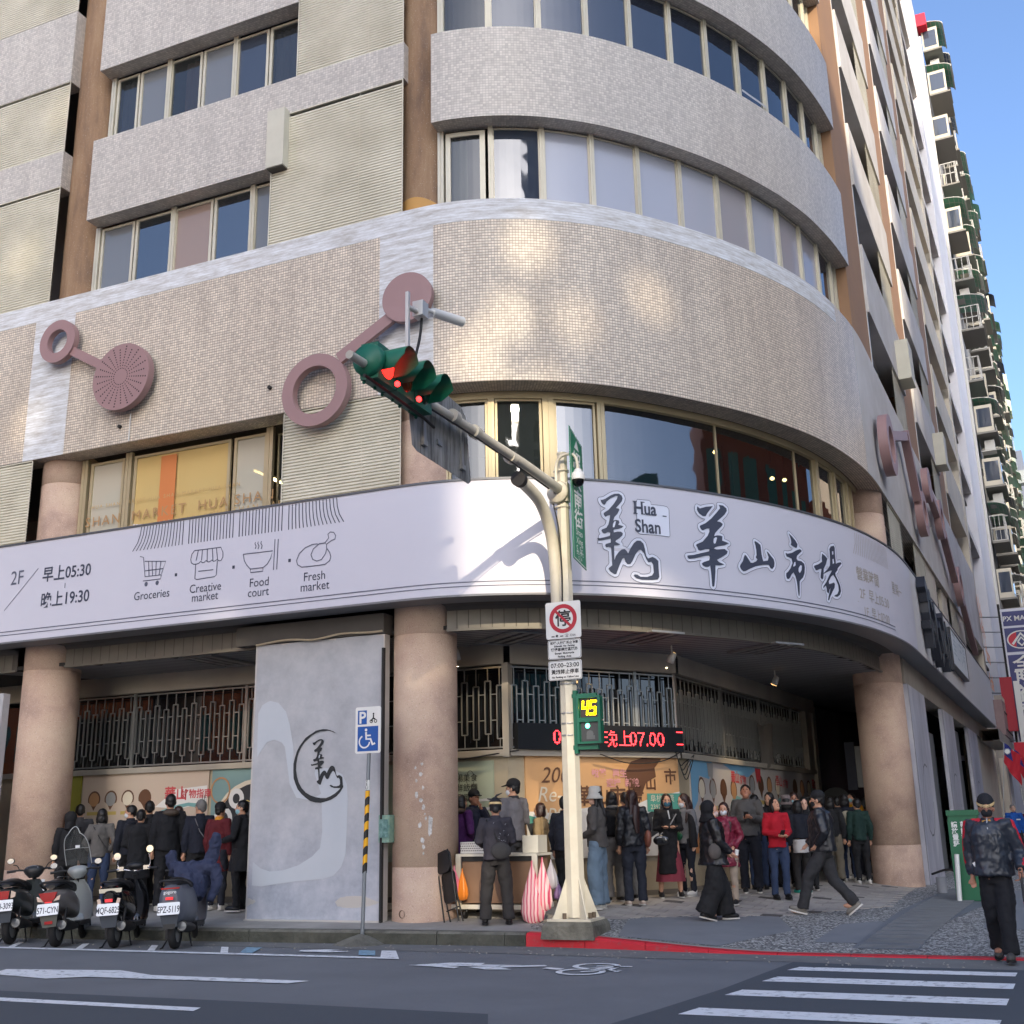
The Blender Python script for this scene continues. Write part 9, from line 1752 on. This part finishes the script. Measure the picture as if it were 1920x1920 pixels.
pq = thing('stone_plaque', 'mauve stone plaque with a small ridged top on the neighbour front', 'plaque', K3(55, 5, .1)); kbox(MB(), 53.2, 59, 4.9, 6.4, 0, .35).put('slab', mat('mauve_stone', (150, 126, 124), .6, var=(3, (132, 108, 108), .3)), pq)
for i in range(9): kbox(MB(), 53.3+.62*i, 53.6+.62*i, 6.4, 6.6, .05, .35).put('ridge_tile', M_lint, pq)
for z in (5.15, 5.9): kbox(MB(), 54, 58.5, z, z+.06, .35, .38).put('groove_line', M_dark, pq)
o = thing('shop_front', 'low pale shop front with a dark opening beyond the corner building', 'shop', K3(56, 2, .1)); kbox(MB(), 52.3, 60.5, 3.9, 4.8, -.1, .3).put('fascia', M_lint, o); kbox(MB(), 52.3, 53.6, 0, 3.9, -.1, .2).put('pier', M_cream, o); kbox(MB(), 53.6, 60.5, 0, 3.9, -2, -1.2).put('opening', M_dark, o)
# flags on slanting poles
M_fr = mat('flag_red', (176, 22, 40), .7); M_fb = mat('flag_blue', (20, 34, 110), .7)
def flag(p, tip, lab, w_=.62, h=.95):
    t_ = thing('flag', lab, 'flag', p, 'flags on slanting poles beside the side street'); p, tip = V(p), V(tip); MB().tube([p, tip], .014, 6).put('flagpole', M_rail, t_)
    d = (p-tip).normalized(); rows = []
    for j in range(9): 
        q = tip+d*(h*j/8*.55); rows.append([q+V((w_*i/8*.55+.02*math.sin(j*.9+i), .04*math.sin(i*1.7+j*.5), -.55*w_*i/8-h*.25*i/8*j/8-.0)) for i in range(9)])
    m_ = MB(); m_.grid(rows, True); m_.put('cloth', M_fr, t_)
    m_ = MB(); m_.grid([[q+V((0, -.006, 0)) for q in r_[:5]] for r_ in rows[:5]], True); m_.put('blue_canton', M_fb, t_)
    c = rows[2][2]+V((0, -.014, 0)); m_ = MB(); m_.face([c+V(((.085 if a % 2 == 0 else .05)*math.cos(a*math.pi/12), 0, (.085 if a % 2 == 0 else .05)*math.sin(a*math.pi/12))) for a in range(24)]); m_.put('white_sun', M_sgnw, t_)
flag((-.28, 32, 1.2), (.0, 31.9, 3.35), 'red and blue flag on a white slanting pole, nearer the lettered panels'); flag((.32, 32.4, 1.1), (.2, 32.2, 3.2), 'red and blue flag on a pink slanting pole at the right edge')
o = thing('red_sign', 'small red sign board hung below the vertical shop sign', 'sign', (.3, 33, 3.2)); MB().box((.24, 33, 2.95), (.8, 33.04, 3.4)).put('board', M_fr, o)
# small white van-like box and far kerb side
for i, (x, y, lab) in enumerate(((1.6, 30, 'far grey bollard by the side-street kerb, nearer one'), (1.7, 42, 'far grey bollard by the side-street kerb, farther one'))):
    o = MB().cyl((x, y, .15), (x, y, .95), .07, 10).put('bollard', M_galv); tag(o, lab, 'bollard')
# ================================================================ the buildings across both streets (seen in the windows' reflections), plus an added wall and tower that block the sun
M_ob = mat('opposite_beige_tile', (176, 164, 146), .7, var=(.5, (156, 144, 128), .3)); M_obr = mat('opposite_brown_brick', (150, 74, 46), .7, var=(.8, (124, 58, 38), .3)); M_oor = mat('opposite_orange_tile', (206, 116, 56), .7, var=(.8, (180, 96, 46), .3)); M_ogl = mat('opposite_teal_glass', (60, 128, 120), .15); M_osh = mat('opposite_dark_window', (40, 44, 50), .2)
ob = thing('opposite_building', 'beige office block far across the main road with open bays in its front', 'building', (30, -60, 0))
SUN_HOLES = []  # added out-of-view wall; each hole lets one sun patch onto the corner
for x, y, z, w_, h in ((-6.25, 14.9, 5.7, 1.75, 2.0), (-7.0, 15, 8.75, .55, .8), (-6.43, 15.2, 9.4, .5, .5), (-6.09, 15.4, 10.7, .5, .6), (-5.46, 15.8, 9.4, .45, .5), (-4.5, 16.8, 10, .55, .5), (-6.83, 15.5, 7.6, .4, 1.3), (-6.1, 15.9, 7.6, .4, 1.3),
                       (-7.84, 15, 4.1, .35, .4), (-16.1, 14.85, 15.9, .4, .45), (-16.2, 14.85, 9.1, .45, .5), (-16.8, 14.85, 12.7, .45, .5), (-5.45, 14.6, 1.8, .5, 3.0), (-12.6, 16.95, 3.3, .45, .9), (-6, 18.8, 3.5, 1.1, .7), (-7.1, 15.2, .75, .6, .7)):
    p = V((x, y, z)); p += SUN*((-60-p.y)/SUN.y); SUN_HOLES.append((p.x-w_/2, p.x+w_/2, p.z-h/2, p.z+h/2))
X0, X1, Z1 = 8, 52, 55
xs = sorted({X0, X1}|{h[0] for h in SUN_HOLES}|{h[1] for h in SUN_HOLES}); zs = sorted({0, Z1}|{h[2] for h in SUN_HOLES}|{h[3] for h in SUN_HOLES}); mb = MB()
for i in range(len(xs)-1):
    for j in range(len(zs)-1):
        cx, cz = (xs[i]+xs[i+1])/2, (zs[j]+zs[j+1])/2
        if any(h[0] < cx < h[1] and h[2] < cz < h[3] for h in SUN_HOLES): continue
        mb.face([(xs[i], -60, zs[j]), (xs[i], -60, zs[j+1]), (xs[i+1], -60, zs[j+1]), (xs[i+1], -60, zs[j])]); mb.face([(xs[i], -60.1, zs[j]), (xs[i+1], -60.1, zs[j]), (xs[i+1], -60.1, zs[j+1]), (xs[i], -60.1, zs[j+1])])
mb.put('sun_screen_wall', M_ob, ob)
def bulk(name, lab, a, b, mt, wm, side, fh=3.4, ww=2.6):
    t_ = thing(name, lab, 'building', ((a[0]+b[0])/2, (a[1]+b[1])/2, 0)); MB().box(a, b).put('body', mt, t_)
    mb = MB(); n = int((b[2]-3)/fh)
    L = (b[0]-a[0]) if side == 'y' else (b[1]-a[1])
    for i in range(int(L/ww)):
        for j in range(n):
            u = .5+ww*i; z = 1.8+fh*j
            if side == 'y': mb.box((a[0]+u, b[1]-.02, z), (a[0]+u+ww*.6, b[1]+.05, z+fh*.55))
            else: mb.box((a[0]-.05, a[1]+u, z), (a[0]+.02, a[1]+u+ww*.6, z+fh*.55))
    o = mb.put('window_grid', wm, t_); o['kind'] = 'stuff'; return t_
bulk('sun_block_tower', 'tall grey tower across the main road', (52.1, -64, 0), (76, -60, 92), M_ob, M_osh, 'y'); bulk('opposite_building', 'orange tiled block across the main road to the left', (-62, -26, 0), (-24, -9, 23), M_oor, M_ogl, 'y')  # tower added out of view to keep sun off the right-hand facade
bulk('opposite_building', 'brown brick building across the side street', (14, 21, 0), (26, 40, 27), M_obr, M_ogl, 'x'); bulk('opposite_building', 'low orange building across the side street', (14, 44, 0), (26, 58, 15.6), M_oor, M_osh, 'x'); bulk('opposite_building', 'pale long building far along the side street', (15, 62, 0), (30, 150, 24), M_ob, M_osh, 'x')
bulk('opposite_building', 'teal glass building at the far side of the crossing', (30, -4, 0), (44, 16, 18), M_ogl, M_osh, 'x')
